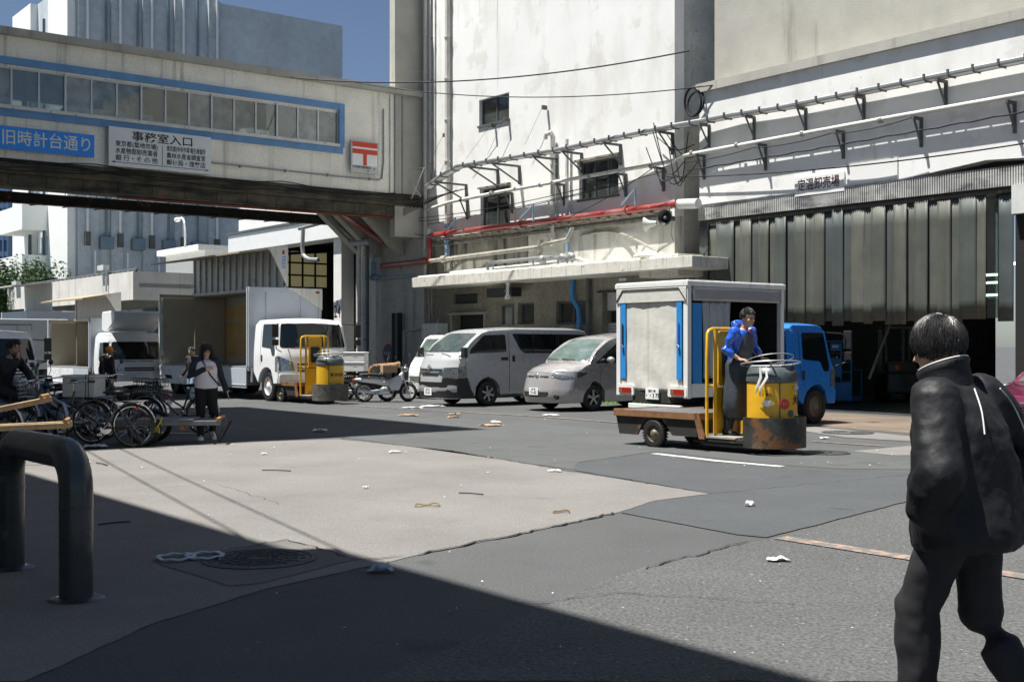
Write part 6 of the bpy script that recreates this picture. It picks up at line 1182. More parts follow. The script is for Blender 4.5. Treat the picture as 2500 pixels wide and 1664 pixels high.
# white box with cardboard
t = thing('foam_box', 'dirty white foam box on the rack of the black bicycle', 'box', (-6.72, 18.65, .74), R(-8)); m = MB(); m.bx(-.27, .27, -.18, .18, 0, .30); m.build('body', M('dirty_foam', (.50, .50, .47), .7, var=.1, spots=[((.33, .22, .15), 9, .66, .6)]), t, bev=.015); m = MB(); m.bx(-.285, .285, -.195, .195, .301, .345); m.build('lid', M('dirty_foam_lid', (.55, .55, .52), .7), t, bev=.012); m = MB(); m.bx(-.05, .08, -.183, -.181, .04, .11); m.build('paper_label', bulk, t); m = MB()
for x in (.13, .18): m.tube([(x, -.2, .0), (x, -.2, .35), (x, .2, .35), (x, .2, 0)], .006, 4)
m.build('strap', plastic, t)
def motorbike(name, label, loc, rz, paint, kind='cub', box=None, lean=.05, steer=.3, grp='scooters and motorcycles', mirrors=True):
    t = thing(name, label, 'motorcycle' if kind != 'scooter' else 'scooter', loc, rz, group=grp); t.rotation_euler = (lean, 0, rz)
    r = .27 if kind != 'scooter' else .22; rw, fw_ = Vector((-.60, 0, r)), Vector((.60, 0, r))
    for c, s in ((rw, 0), (fw_, steer)):
        ax = Vector((math.sin(s), math.cos(s), 0)); m = MB(); m.circ(c, ax, r - .045, .045, 28, 8); w_ = m.build('wheel', rubber, t, smooth=True); m = MB(); m.circ(c, ax, r - .09, .014, 24, 5); m.cyl(c - ax * .05, c + ax * .05, .06, n=12)
        for k in range(10): a = k * .628; m.cyl(c, c + Vector((math.cos(a) * ax.y, -math.cos(a) * ax.x, math.sin(a))) * (r - .09), .006, n=4)
        m.build('rim', alud, w_)
    c_, s_ = math.cos(steer), math.sin(steer)
    def hb(x, y, z): return Vector((.44 + x * c_ - y * s_, x * s_ + y * c_, z))
    m = MB(); 
    for y in (-.07, .07): m.cyl(fw_ + Vector((0, y, 0)), (.45, y, .72), .02, n=8)
    m.build('fork', galv, t, smooth=True)
    m = MB(); a0, a1 = .5, 2.7; m.tube([fw_ + Vector((math.cos(a), 0, math.sin(a))) * (r + .03) for a in [a0 + (a1 - a0) * k / 10 for k in range(11)]], (.01, .06), 8, ref=(0, 0, 1)); m.build('mudguard', paint, t, smooth=True)
    m = MB()
    if kind == 'scooter':
        m.loft([m.ring(p, d_, r_, 16, (0, 1, 0)) for p, d_, r_ in (((.50, 0, .38), (0, 0, 1), (.20, .06)), ((.47, 0, .60), (0, 0, 1), (.21, .07)), ((.43, 0, .80), (0, 0, 1), (.14, .07)), ((.42, 0, .92), (0, 0, 1), (.12, .08)))])
        m.loft([m.ring(p, (1, 0, 0), r_, 14, (0, 0, 1)) for p, r_ in (((-.88, 0, .62), (.05, .05)), ((-.75, 0, .58), (.13, .13)), ((-.4, 0, .52), (.19, .15)), ((-.15, 0, .45), (.18, .12)), ((-.05, 0, .36), (.08, .10)))]); m.bx(-.1, .42, -.15, .15, .24, .30)
    else:
        m.loft([m.ring(p, (1, 0, 0), r_, 12, (0, 0, 1)) for p, r_ in (((-.85, 0, .62), (.03, .04)), ((-.6, 0, .60), (.07, .09)), ((-.25, 0, .58), (.09, .10)), ((.05, 0, .50), (.10, .09)), ((.32, 0, .62), (.10, .07)), ((.45, 0, .78), (.07, .05)))])
        if kind == 'cub': m.prism([(.15, .30), (.36, .34), (.46, .60), (.40, .76), (.25, .62), (.05, .44)], 1, -.17, .17)
    m.build('body', paint, t, smooth=True, bev=.012)
    m = MB(); m.loft([m.ring(p, (1, 0, 0), r_, 12, (0, 0, 1)) for p, r_ in (((-.72, 0, .74), (.03, .10)), ((-.45, 0, .76), (.045, .13)), ((-.15, 0, .73), (.04, .12)), ((0, 0, .70), (.02, .05)))]); m.build('seat', saddlem, t, smooth=True)
    m = MB(); m.ell((-.02, 0, .33), (.20, .11, .12), 10, 8); m.bx(-.3, .1, -.1, .1, .22, .34); m.cyl((-.2, -.1, .3), (-.6, -.1, r), .03); m.build('engine', galv, t, bev=.01)
    m = MB(); m.tube([(.1, -.12, .22), (-.2, -.15, .2), (-.35, -.17, .24)], .02, 6); m.tube([(-.33, -.17, .24), (-.78, -.17, .30)], .045, 10); m.build('exhaust', chrome, t, smooth=True)
    m = MB(); m.cyl((.45, 0, .7), (.42, 0, .95), .03); m.tube([hb(-.12, -.33, .97), hb(0, -.2, 1.0), hb(0, 0, .95), hb(0, .2, 1.0), hb(-.12, .33, .97)], .012, 7, smooth=1); h_ = m.build('handlebar', chrome, t, smooth=True)
    if mirrors:
        for sg in (1, -1):
            m = MB(); m.tube([hb(0, sg * .22, 1.0), hb(.03, sg * .27, 1.12), hb(.0, sg * .33, 1.22)], .006, 5); m.ell(hb(.0, sg * .35, 1.25), (.02, .06, .045), 12, 6); m.build('mirror', plastic, h_, smooth=True)
    m = MB(); m.ell(hb(.10, 0, .90), (.07, .08, .08), 12, 8); m.build('headlamp', chrome if kind != 'scooter' else paint, t, smooth=True); m = MB(); m.ell(hb(.135, 0, .90), (.045, .065, .065), 12, 8); m.build('lens', lens, t, smooth=True)
    m = MB(); m.ell((-.90, 0, .60), (.03, .06, .045), 8, 6); m.build('tail_light', tail, t); m = MB(); m.ell((-.86, .12, .6), .03, 8, 6); m.ell((-.86, -.12, .6), .03, 8, 6); m.build('indicator', amber, t); m = MB(); m.box((-.93, 0, .46), (.01, .16, .11), Matrix.Rotation(-.3, 3, 'Y')); m.build('number_plate', platew, t)
    m = MB(); m.tube([(-.1, .1, .2), (-.15, .2, .0)], .012, 5); m.build('stand', plastic, t)
    if box == 'rack':
        m = MB(); 
        for y in (-.15, .15): m.tube([(-.9, y, .80), (-.4, y, .80)], .01, 5)
        for x in (-.9, -.65, -.4): m.tube([(x, -.15, .80), (x, .15, .80)], .01, 5)
        for x in (-.85, -.5): m.tube([(x, .12, .80), (x, .10, .6)], .01, 5); m.tube([(x, -.12, .80), (x, -.10, .6)], .01, 5)
        m.build('carrier', plastic, t)
    return t
mgrey = M('grey_plastic_fairing', (.10, .11, .12), .4); mwhite = M('white_scooter_plastic', (.72, .73, .73), .3, coat=.4); mblue2 = M('dark_blue_plastic', (.03, .07, .13), .3, coat=.4)
p = P3(893, 0, 32.8); motorbike('delivery_motorcycle', 'black delivery motorcycle loaded with white boxes beside the yellow cart', (p[0], p[1], 0), R(-8), mgrey, 'cub', 'rack', lean=-.04, steer=-.3)
p = P3(934, 0, 32.4); motorbike('delivery_scooter', 'white delivery moped leaning against the silver van row', (p[0] + .1, p[1], 0), R(8), mwhite, 'cub', None, lean=-.12, steer=.5)
foam = M('white_foam', (.82, .82, .80), .6, var=.02)
for i, z in enumerate((.83, 1.10)):
    p = P3(868, 0, 32.7); t = thing('foam_box', ['lower white foam box on the black delivery motorcycle', 'upper white foam box on the black delivery motorcycle'][i], 'box', (p[0], p[1], z), R(-8), group='white foam boxes on the motorcycle'); m = MB(); m.bx(-.31, .31, -.22, .22, 0, .22); m.build('body', foam, t, bev=.012); m = MB(); m.bx(-.32, .32, -.23, .23, .221, .262); m.build('lid', foam, t, bev=.01); m = MB(); m.bx(.0, .10, -.223, -.221, .13, .15); m.build('hand_slot', alud, t)
p = P3(951, 0, 32.4); t = thing('cardboard_box', 'brown cardboard box on the white moped', 'box', (p[0] - .02, p[1], .80), R(20)); m = MB(); m.bx(-.20, .20, -.15, .15, 0, .2); m.build('body', M('cardboard', (.42, .28, .15), .8, var=.1), t, bev=.004); m = MB(); m.bx(-.03, .03, -.152, .152, .2, .203); m.build('tape', creampipe, t)
motorbike('parked_motorcycle', 'dark motorcycle with raised round mirrors in the middle of the row', (-7.75, 20.3, 0), R(-160), mgrey, 'moto', steer=-.3, lean=.1)
motorbike('parked_scooter', 'dark blue scooter at the left edge beneath the sitting man', (-8.15, 19.8, 0), R(-20), mblue2, 'scooter', steer=.3)
motorbike('parked_scooter', 'pale blue scooter behind the dark motorcycle', (-8.6, 21.9, 0), R(-150), bblue, 'scooter', steer=.2)
motorbike('parked_motorcycle', 'black motorcycle cut by the left edge of the frame', (-8.9, 21.2, 0), R(200), bframe, 'moto', steer=.3)
motorbike('parked_motorcycle', 'black motorcycle between bicycles and white wind deflector truck', (-7.4, 22.9, 0), R(160), bframe, 'moto', steer=.1, mirrors=True)
def handcart(label, loc, rz, pitch=0., Ld=1.6, Ls=1.3, wd=.75, mat=wood, zdeck=.45, grp='wooden handcarts'):
    t = thing('wooden_handcart', label, 'handcart', loc, rz, group=grp); zz = zdeck
    def tp(v): x, y, z = v; c, s = math.cos(pitch), math.sin(pitch); z -= .3; return Vector((x * c - z * s, y, x * s + z * c + .3))
    for k in range(6): m = MB(); y = -wd / 2 + wd * k / 6; m.bx(-Ld, 0, y + .006, y + wd / 6 - .006, zz, zz + .022); m.map(tp); m.build('plank', mat, t, bev=.003)
    for sg in (1, -1): m = MB(); m.bx(-Ld, Ls, sg * (wd / 2 - .05) - .028, sg * (wd / 2 - .05) + .028, zz - .075, zz - .002); m.map(tp); m.build('shaft', mat, t, bev=.008)
    m = MB(); m.cyl((Ls - .05, -wd / 2 - .02, zz + .02), (Ls - .05, wd / 2 + .02, zz + .02), .026, n=10); m.map(tp); m.build('crossbar', M('orange_wood', (.45, .24, .08), .6) if not hasattr(handcart, 'm') else handcart.m, t, smooth=True)
    m = MB(); m.bx(-Ld * .9, -Ld * .9 + .07, -wd / 2, wd / 2, zz - .14, zz - .078); m.bx(-.2, -.13, -wd / 2, wd / 2, zz - .14, zz - .078); m.map(tp); m.build('cross_beam', woodr, t)
    for sg in (1, -1): 
        r = .26; m = MB(); m.circ((-Ld * .55, sg * (wd / 2 + .05), r), (0, 1, 0), r - .035, .035, 26, 7); w_ = m.build('wheel', rubber, t, smooth=True); m = MB()
        m.circ((-Ld * .55, sg * (wd / 2 + .05), r), (0, 1, 0), r - .07, .012, 22, 5)
        for k in range(8): a = k * .785; m.cyl((-Ld * .55, sg * (wd / 2 + .05), r), (-Ld * .55 + math.cos(a) * (r - .07), sg * (wd / 2 + .05), r + math.sin(a) * (r - .07)), .008, n=4)
        m.build('rim', rimd, w_)
    m = MB()
    if pitch < .02:
        for sg in (1, -1): m.tube([(.18, sg * (wd / 2 - .06), zz - .05), (.32, sg * (wd / 2 - .1), .0), (.50, sg * (wd / 2 - .06), zz - .05)], .014, 6)
        m.build('leg', blacks, t, kind='stuff')
    return t
handcart('grey decked handcart with rope and pale shafts behind the nearest bicycle', (-4.98, 18.75, 0), R(6), 0, 1.3, .42, .75, M('grey_deck_board', (.16, .17, .18), .7, var=.2), .38)
handcart('wooden handcart with shafts tipped up among the bicycles', (-8.0, 15.95, 0), R(12), .20, 1.6, 1.75, .55, wood, .5)
handcart('lower wooden handcart with shafts over the bicycles, behind the bent pipe', (-7.3, 15.25, 0), R(14), .03, 1.6, 1.55, .42, wood, .5)
m = MB(); rr = random.Random(5); 
for k in range(5): m.tube([(rr.uniform(-.08, .08), rr.uniform(-.08, .08), .34 - .08 * q) for q in range(4)], .01, 5, smooth=1)
o = m.build('rope', M('yellow_rope', (.55, .45, .08), .7), None); o.location = (-5.45, 18.25, 0.1); tag(o, 'yellow rope hanging from the front of the grey handcart', 'rope')
# ================================================================ PEOPLE
skin = M('skin', (.42, .25, .17), .5, var=.06, vs=12); skin2 = M('skin_light', (.62, .42, .32), .5, var=.06, vs=12); lipm = M('lips', (.35, .12, .10), .5); eyem = M('dark_eye', (.012, .01, .01), .3); hairm = M('black_hair', (.016, .014, .013), .45, var=.4, spec=.5); hairb = M('dark_brown_hair', (.045, .028, .022), .35, var=.3, spec=.7)
def V(*a): return Vector(a)
def chain(m, pts, rad, n=12, ref=None):
    pts = [Vector(p) for p in pts]
    rings = []
    for i, p in enumerate(pts):
        d = (pts[min(i + 1, len(pts) - 1)] - pts[max(i - 1, 0)]); rings.append(m.ring(p, d, rad[i], n, ref))
    m.loft(rings)
    m.ell(pts[0], rad[0] if not isinstance(rad[0], tuple) else min(rad[0]), 10, 6); m.ell(pts[-1], rad[-1] if not isinstance(rad[-1], tuple) else min(rad[-1]), 10, 6)
def remesh(o, vox, disp=0., dsz=.2, sm=3):
    r = o.modifiers.new('fuse', 'REMESH'); r.mode = 'VOXEL'; r.voxel_size = vox; r.use_smooth_shade = True
    s = o.modifiers.new('relax', 'SMOOTH'); s.iterations = sm; s.factor = .5
    if disp:
        tx = bpy.data.textures.new('folds', 'CLOUDS'); tx.noise_scale = dsz; tx.noise_depth = 2; d = o.modifiers.new('folds', 'DISPLACE'); d.texture = tx; d.strength = disp; d.mid_level = .5; d.texture_coords = 'LOCAL'
def lerp(a, b, f): return a + (b - a) * f
def hand(m, w_, d, palm, k=1., curl=.5):     # wrist, direction of the hand, palm normal
    d = d.normalized(); palm = (palm - d * palm.dot(d)).normalized(); s = d.cross(palm)
    m.loft([m.ring(w_ + d * x * k, d, (.014 * k * a, .038 * k * b), 10, palm) for x, a, b in ((-.01, 1.2, .75), (.03, 1.1, .95), (.07, 1, 1.08), (.095, .8, 1.0))])
    for i, (off, ln) in enumerate(((-.030, .070), (-.010, .080), (.011, .075), (.030, .058))):
        p = w_ + d * .085 * k + s * off * k; dd = d.copy(); pts = [p - d * .02 * k]
        for j in range(3): dd = (dd + palm * curl * (.5 + .35 * j)).normalized(); p = p + dd * ln * k * (.42, .32, .26)[j]; pts.append(p)
        m.tube(pts, [.0098 * k, .0092 * k, .0085 * k, .007 * k], 7)
    tb = w_ + d * .025 * k - s * .034 * k; m.tube([tb - d * .01, tb + (d * .6 - s * .7).normalized() * .035 * k, tb + (d * .6 - s * .7).normalized() * .035 * k + (d + palm * .5).normalized() * .032 * k], [.013 * k, .012 * k, .008 * k], 7)
def face_frame(yaw, pitch, roll=0): return (Matrix.Rotation(yaw, 3, 'Z') @ Matrix.Rotation(-pitch, 3, 'Y') @ Matrix.Rotation(roll, 3, 'X'))
def head(m, c, F, k=1.):
    m.ell(c + F @ V(-.012, 0, .028) * k, (.098 * k, .078 * k, .098 * k), 20, 14, F); m.ell(c + F @ V(.022, 0, -.035) * k, (.072 * k, .064 * k, .082 * k), 18, 12, F)
    m.ell(c + F @ V(.058, 0, -.092) * k, (.026 * k, .030 * k, .022 * k), 10, 8, F)
    for s in (1, -1): m.ell(c + F @ V(.052, s * .036, -.028) * k, (.030 * k, .028 * k, .028 * k), 10, 8, F); m.ell(c + F @ V(-.008, s * .076, -.008) * k, (.020 * k, .010 * k, .032 * k), 8, 6, F); m.ell(c + F @ V(.078, s * .028, .030) * k, (.014 * k, .026 * k, .009 * k), 8, 6, F)
    m.tube([c + F @ V(.086, 0, .016) * k, c + F @ V(.098, 0, -.008) * k, c + F @ V(.110, 0, -.030) * k], [.009 * k, .011 * k, .016 * k], 8); m.ell(c + F @ V(.092, 0, -.070) * k, (.012 * k, .024 * k, .014 * k), 8, 6, F)
def face_parts(t, c, F, k=1., brow=hairm):
    for s in (1, -1):
        m = MB(); m.ell(c + F @ V(.086, s * .031, .006) * k, (.008 * k, .014 * k, .005 * k), 10, 6, F); m.build('eye', eyem, t); m = MB(); m.tube([c + F @ V(.088, s * .016, .024) * k, c + F @ V(.086, s * .034, .030) * k, c + F @ V(.076, s * .052, .024) * k], .0035 * k, 5); m.build('eyebrow', brow, t)
    m = MB(); m.ell(c + F @ V(.101, 0, -.067) * k, (.007 * k, .022 * k, .004 * k), 10, 6, F); m.ell(c + F @ V(.100, 0, -.076) * k, (.007 * k, .018 * k, .005 * k), 10, 6, F); m.build('mouth', lipm, t, smooth=True)
def hairdo(t, c, F, k, length, n, mat, seed=1, fringe=.05, thick=.0035, volume=1., spread=.3, low=-.2):
    rr = random.Random(seed); m = MB(); q = MB()
    cc = c + F @ V(-.014, 0, .030) * k; R_ = V(.108, .088, .108) * k * volume
    for i in range(n):
        while True:
            d = V(rr.gauss(0, 1), rr.gauss(0, 1), rr.gauss(.2, 1)).normalized()
            lim = low if d.x < .25 else (.25 + .5 * (d.x - .25))
            if d.z > lim: break
        p = V(d.x * R_.x, d.y * R_.y, d.z * R_.z); L_ = length * rr.uniform(.7, 1.15) * (.45 if (length < .2 and d.z < .1) else 1) * (1 if d.x < .5 else fringe / max(length, .01)); pts = [p * .97]; crown = V(-.05, .01, .10) * k
        fl = (p - crown); fl = V(fl.x, fl.y, 0).normalized() if V(fl.x, fl.y, 0).length > .01 else V(1, 0, 0)
        cur = p.copy(); nseg = 6; rj = rr.uniform(0, .11)
        if length > .2: fl = V(-.7 if d.x > -.1 else min(fl.x, -.2), (1 if d.y > 0 else -1) * max(abs(fl.y), .6 if d.x > -.2 else .2), 0)
        for j in range(nseg):
            nr = V(cur.x / R_.x ** 2, cur.y / R_.y ** 2, cur.z / R_.z ** 2).normalized()
            g = V(fl.x * .8, fl.y * .8, -.9 - .25 * j) + V(rr.gauss(0, spread), rr.gauss(0, spread), 0); g = g - nr * g.dot(nr) * (1 if cur.z > -.01 * k else .3); cur = cur + g.normalized() * L_ / nseg
            e = math.sqrt((cur.x / R_.x) ** 2 + (cur.y / R_.y) ** 2 + (cur.z / R_.z) ** 2)
            if length < .2: cur = cur / e * (1.0 + rj * (.4 + .12 * j))
            elif e < 1.0 and cur.z > -.06 * k: cur = cur / e * (1.0 + rr.uniform(0, .05))
            pts.append(cur.copy())
        m.tube([cc + F @ v for v in pts], [thick * k, thick * k * 1.2, thick * k, thick * k * .3], 4)
    q.ell(cc, (.103 * k * volume, .083 * k * volume, .103 * k * volume), 20, 14, F)
    q2 = MB(); keep = []
    for f in q.f:
        ctr = sum((q.v[i] for i in f), Vector()) / len(f); l_ = F.inverted() @ (ctr - cc); d = V(l_.x / (.1 * k), l_.y / (.08 * k), l_.z / (.1 * k)).normalized()
        if d.z > (low if d.x < .25 else .3 + .45 * (d.x - .25)): keep.append(f)
    q.f = keep; q.v += m.v and []; n0 = len(q.v); q.v += m.v; q.f += [[i + n0 for i in f] for f in m.f]
    return q.build('hair', mat, t, smooth=True, ang=80)
def legs(m, J, r=(.095, .065, .045), k=1.):
    for s in 'LR': m.ell(J['kne' + s], r[1] * 1.05 * k, 12, 8); chain(m, [J['hip' + s], lerp(J['hip' + s], J['kne' + s], .5), J['kne' + s], lerp(J['kne' + s], J['ank' + s], .35), J['ank' + s]], [r[0] * k, r[0] * .85 * k, r[1] * k, r[1] * 1.02 * k, r[2] * k])
def arms(m, J, r=(.052, .042, .028), f0=0., f1=1., k=1.):
    for s in 'LR':
        a, b, c = J['sho' + s], J['elb' + s], J['wri' + s]; path = [a, lerp(a, b, .5), b, lerp(b, c, .35), c]; rd = [r[0] * 1.1, r[0], r[1], r[1] * 1.02, r[2]]
        if f1 < 1: path[-1] = lerp(b, c, f1); rd[-1] = r[1] * .95; path[-2] = lerp(b, c, f1 * .5)
        chain(m, path, [x * k for x in rd])
def torso(m, J, dims, n=20, fwd=(1, 0, 0)):
    pts = [Vector(J[p]) if isinstance(p, str) else lerp(Vector(J[p[0]]), Vector(J[p[1]]), p[2]) for p, _, _ in dims]; rings = []
    for i, (p, (_, a, b)) in enumerate(zip(pts, dims)): d = pts[min(i + 1, len(pts) - 1)] - pts[max(i - 1, 0)]; rings.append(m.ring(p, d, (a, b), n, fwd))
    m.loft(rings)
def base_body(t, J, F, k, mat, vox=.012, handd=None, girl=False):
    m = MB(); head(m, J['head'], F, k); chain(m, [lerp(J['neck'], J['head'], .75), J['neck'], lerp(J['neck'], J['chest'], .3)], [.048 * k, .052 * k, .07 * k])
    torso(m, J, [('pelvis', .095 * k, .14 * k), (('pelvis', 'chest', .5), .09 * k, .12 * k), ('chest', .105 * k, .15 * k), (('chest', 'neck', .7), .08 * k, .15 * k), ('neck', .05 * k, .06 * k)])
    legs(m, J, (.08, .052, .04), k); arms(m, J, (.042, .036, .024), k=k)
    for s in 'LR':
        d = (J['wri' + s] - J['elb' + s]); pn = V(0, 1 if s == 'R' else -1, 0) if not handd else handd[s]; hd_ = d if not handd or (s + 'd') not in handd else handd[s + 'd']; hand(m, J['wri' + s], hd_, pn, k, curl=.35 if not handd else handd.get('curl', .35))
        chain(m, [J['ank' + s], J['ank' + s] + V(.12 * k, 0, -.06 * k)], [.035 * k, .03 * k])
    o = m.build('body', mat, t); remesh(o, vox, sm=2); return o
def shoes(t, J, mat, k=1., hi=0., yaw=(0, 0), name='shoe', tilt=(0, 0)):
    for i, s in enumerate('LR'):
        a = J['ank' + s]; d = V(math.cos(yaw[i]), math.sin(yaw[i]), tilt[i]); m = MB(); b = a + V(0, 0, -.055 * k)
        m.loft([m.ring(b + d * x * k + V(0, 0, z * k), d, (h_ * k, w_ * k), 14, (0, 0, 1)) for x, z, h_, w_ in ((-.08, 0, .02, .02), (-.07, .01, .045, .038), (0, .015, .055, .042), (.08, 0, .042, .05), (.15, -.008, .03, .045), (.185, -.014, .014, .02))])
        if hi: m.loft([m.ring(a + V(0, 0, -.04), (0, 0, 1), (.055 * k, .05 * k), 12), m.ring(a + V(0, 0, hi), (0, 0, 1), (.062 * k, .058 * k), 12)])
        o = m.build(name, mat, t, smooth=True, ang=60)
def std(h):
    k = h / 1.75; return dict(pelvis=V(0, 0, .96) * k, chest=V(.01, 0, 1.28) * k, neck=V(-.01, 0, 1.47) * k, head=V(.02, 0, 1.63) * k, shoL=V(0, .18, 1.42) * k, shoR=V(0, -.18, 1.42) * k, elbL=V(-.02, .24, 1.14) * k, elbR=V(-.02, -.24, 1.14) * k, wriL=V(.06, .25, .90) * k, wriR=V(.06, -.25, .90) * k, hipL=V(0, .09, .92) * k, hipR=V(0, -.09, .92) * k, kneL=V(.03, .10, .50) * k, kneR=V(.03, -.10, .50) * k, ankL=V(-.02, .10, .085) * k, ankR=V(-.02, -.10, .085) * k), k
def shirt(t, J, k, mat, name, dims=None, sr=(.062, .052, .04), f1=.95, vox=.014, disp=.018, dsz=.12, sm=3):
    m = MB(); dims = dims or [(('pelvis', 'chest', -.25), .13, .175), ('pelvis', .13, .17), (('pelvis', 'chest', .5), .125, .155), ('chest', .135, .18), (('chest', 'neck', .6), .11, .18), (('chest', 'neck', .95), .07, .09)]
    torso(m, J, [(p, a * k, b * k) for p, a, b in dims]); arms(m, J, sr, f1=f1, k=k)
    for s in 'LR': m.ell(J['sho' + s], sr[0] * 1.25 * k, 12, 8)
    o = m.build(name, mat, t); remesh(o, vox, disp, dsz, sm); return o
def trousers(t, J, k, mat, r=(.105, .078, .062), vox=.014, disp=.02, name='trousers'):
    m = MB(); legs(m, J, r, k); torso(m, J, [(('pelvis', 'chest', -.22), .10 * k, .15 * k), ('pelvis', .115 * k, .16 * k), (('pelvis', 'chest', .2), .11 * k, .15 * k)]); o = m.build(name, mat, t); remesh(o, vox, disp, .12); return o
# ---- woman in the road
J, k = std(1.60)
t = thing('person', 'woman in pale shirt and dark sleeves walking in the road, hand at her chest', 'person', (-5.02, 19.5, 0), R(-72))
J['wriR'] = V(.17, -.03, 1.27) * k; J['elbR'] = V(.03, -.30, 1.13) * k; J['wriL'] = V(.05, .36, .84) * k; J['elbL'] = V(-.03, .27, 1.12) * k; J['ankL'] = V(-.14, .12, .14) * k; J['kneL'] = V(.04, .12, .50) * k; J['ankR'] = V(.08, -.10, .075) * k; J['head'] = V(.015, 0, 1.60) * k; J['neck'].z -= .02
Fh = face_frame(R(14), R(16)); base_body(t, J, Fh, k, skin2, handd={'R': V(-1, 0, -.2), 'L': V(0, -1, 0), 'Rd': V(.1, 1, .2), 'curl': .4}); face_parts(t, J['head'], Fh, k)
hairdo(t, J['head'], Fh, k * 1.0, .20, 700, hairb, 2, fringe=.025, thick=.0035, volume=.96, spread=.2, low=.12)
pinkw = M('pale_pink_shirt', (.86, .80, .83), .8, var=.05, vs=9); navy = M('dark_navy_sleeves', (.018, .022, .035), .75)
dimsw = [(('pelvis', 'chest', -.12), .165, .205), ('pelvis', .165, .205), (('pelvis', 'chest', .5), .165, .20), ('chest', .165, .195), (('chest', 'neck', .6), .12, .17), (('chest', 'neck', .9), .07, .09)]
m = MB(); torso(m, J, [(p_, a * k, b * k) for p_, a, b in dimsw]); o = m.build('shirt', pinkw, t); remesh(o, .014, .02, .15)
m = MB(); arms(m, J, (.064, .056, .045), f1=.92, k=k)
for s in 'LR': m.ell(J['sho' + s] + V(0, 0, 0), .078 * k, 12, 8); chain(m, [J['sho' + s], lerp(J['sho' + s], J['neck'], .7) + V(0, 0, -.02)], [.072 * k, .055 * k])
o = m.build('sleeves', navy, t); remesh(o, .014, .012, .1)
m = MB(); m.tube([V(.02, -.09, 1.46) * k, V(.13, -.06, 1.38) * k, V(.18, .03, 1.2) * k, V(.165, .15, 1.05) * k, V(.05, .22, .98) * k], (.022, .006), 6, smooth=1, ref=(0, 0, 1)); m.build('bag_strap', plastic, t)
m = MB(); m.circ(lerp(J['elbL'], J['wriL'], .97), J['wriL'] - J['elbL'], .036, .010, 16, 5); m.build('wristwatch', chrome, t)
trousers(t, J, k, M('black_leggings', (.012, .012, .014), .8), (.118, .082, .055)); shoes(t, J, M('white_clogs', (.72, .72, .72), .5), k * 1.05, yaw=(.1, -.1), tilt=(-.5, 0))
# ---- man behind her
J, k = std(1.48); t = thing('person', 'man in black jacket and pale jeans walking by the white truck side, arm hanging', 'person', (*P3(470, 0, 31.6)[:2], 0), R(-120)); J['head'].x += .03; J['kneL'] += V(.10, 0, 0); J['ankR'] += V(-.12, 0, .03); J['wriR'] += V(.05, -.05, 0)
Fh = face_frame(R(10), R(-8)); base_body(t, J, Fh, k, skin, .014); face_parts(t, J['head'], Fh, k); hairdo(t, J['head'], Fh, k, .03, 160, hairm, 3, fringe=.02, thick=.007)
blackj = M('black_cloth', (.014, .015, .018), .8); shirt(t, J, k, blackj, 'jacket', sr=(.075, .062, .05)); trousers(t, J, k, M('faded_jeans', (.20, .28, .36), .85, var=.12, vs=10)); shoes(t, J, plastic, k)
# ---- man with the orange cap
J, k = std(1.50); t = thing('person', 'man in dark clothes and orange cap beside the wind deflector truck', 'person', (*P3(262, 0, 28.5)[:2], 0), R(60)); J['head'].x += .05; Fh = face_frame(R(-60), R(-10)); base_body(t, J, Fh, k, skin, .015); face_parts(t, J['head'], Fh, k)
capm = M('orange_cap_cloth', (.75, .26, .02), .7); m = MB(); m.ell(J['head'] + V(-.01, 0, .045) * k, (.115 * k, .10 * k, .10 * k), 16, 10, Fh); m.ell(J['head'] + Fh @ V(.11, 0, .03) * k, (.07 * k, .07 * k, .012 * k), 12, 6, Fh); m.build('cap', capm, t, smooth=True); hairdo(t, J['head'], Fh, k, .05, 100, hairb, 4, thick=.007); shirt(t, J, k, M('brown_black_cloth', (.035, .022, .024), .8), 'jacket', sr=(.07, .06, .048)); trousers(t, J, k, blackj); shoes(t, J, plastic, k)
# ---- seated man on the scooter, far left
J, k = std(1.70); dz = V(0, 0, -.16)
for q in ('pelvis', 'chest', 'neck', 'head', 'shoL', 'shoR', 'hipL', 'hipR'): J[q] = J[q] + dz
J['chest'].x += .08; J['neck'].x += .14; J['head'].x += .20; J['shoL'].x += .13; J['shoR'].x += .13; J['kneL'] = V(.40, .18, .62); J['kneR'] = V(.40, -.18, .62); J['ankL'] = V(.36, .2, .30); J['ankR'] = V(.36, -.2, .30); J['elbR'] = V(.32, -.26, 1.0); J['wriR'] = V(.36, -.08, 1.22); J['elbL'] = V(.30, .28, .98); J['wriL'] = V(.48, .15, .85)
t = thing('person', 'man in black sitting hunched on a scooter at the left edge', 'person', (-8.55, 19.95, .08), R(-20)); Fh = face_frame(R(0), R(-5)); base_body(t, J, Fh, k, skin, .014, handd={'R': V(-1, 0, 0), 'L': V(0, -1, 0), 'Rd': V(.1, .4, 1)}); face_parts(t, J['head'], Fh, k); hairdo(t, J['head'], Fh, k, .08, 260, hairm, 5, fringe=.05, thick=.006); shirt(t, J, k, blackj, 'jacket', sr=(.08, .07, .055)); trousers(t, J, k, blackj); shoes(t, J, plastic, k)
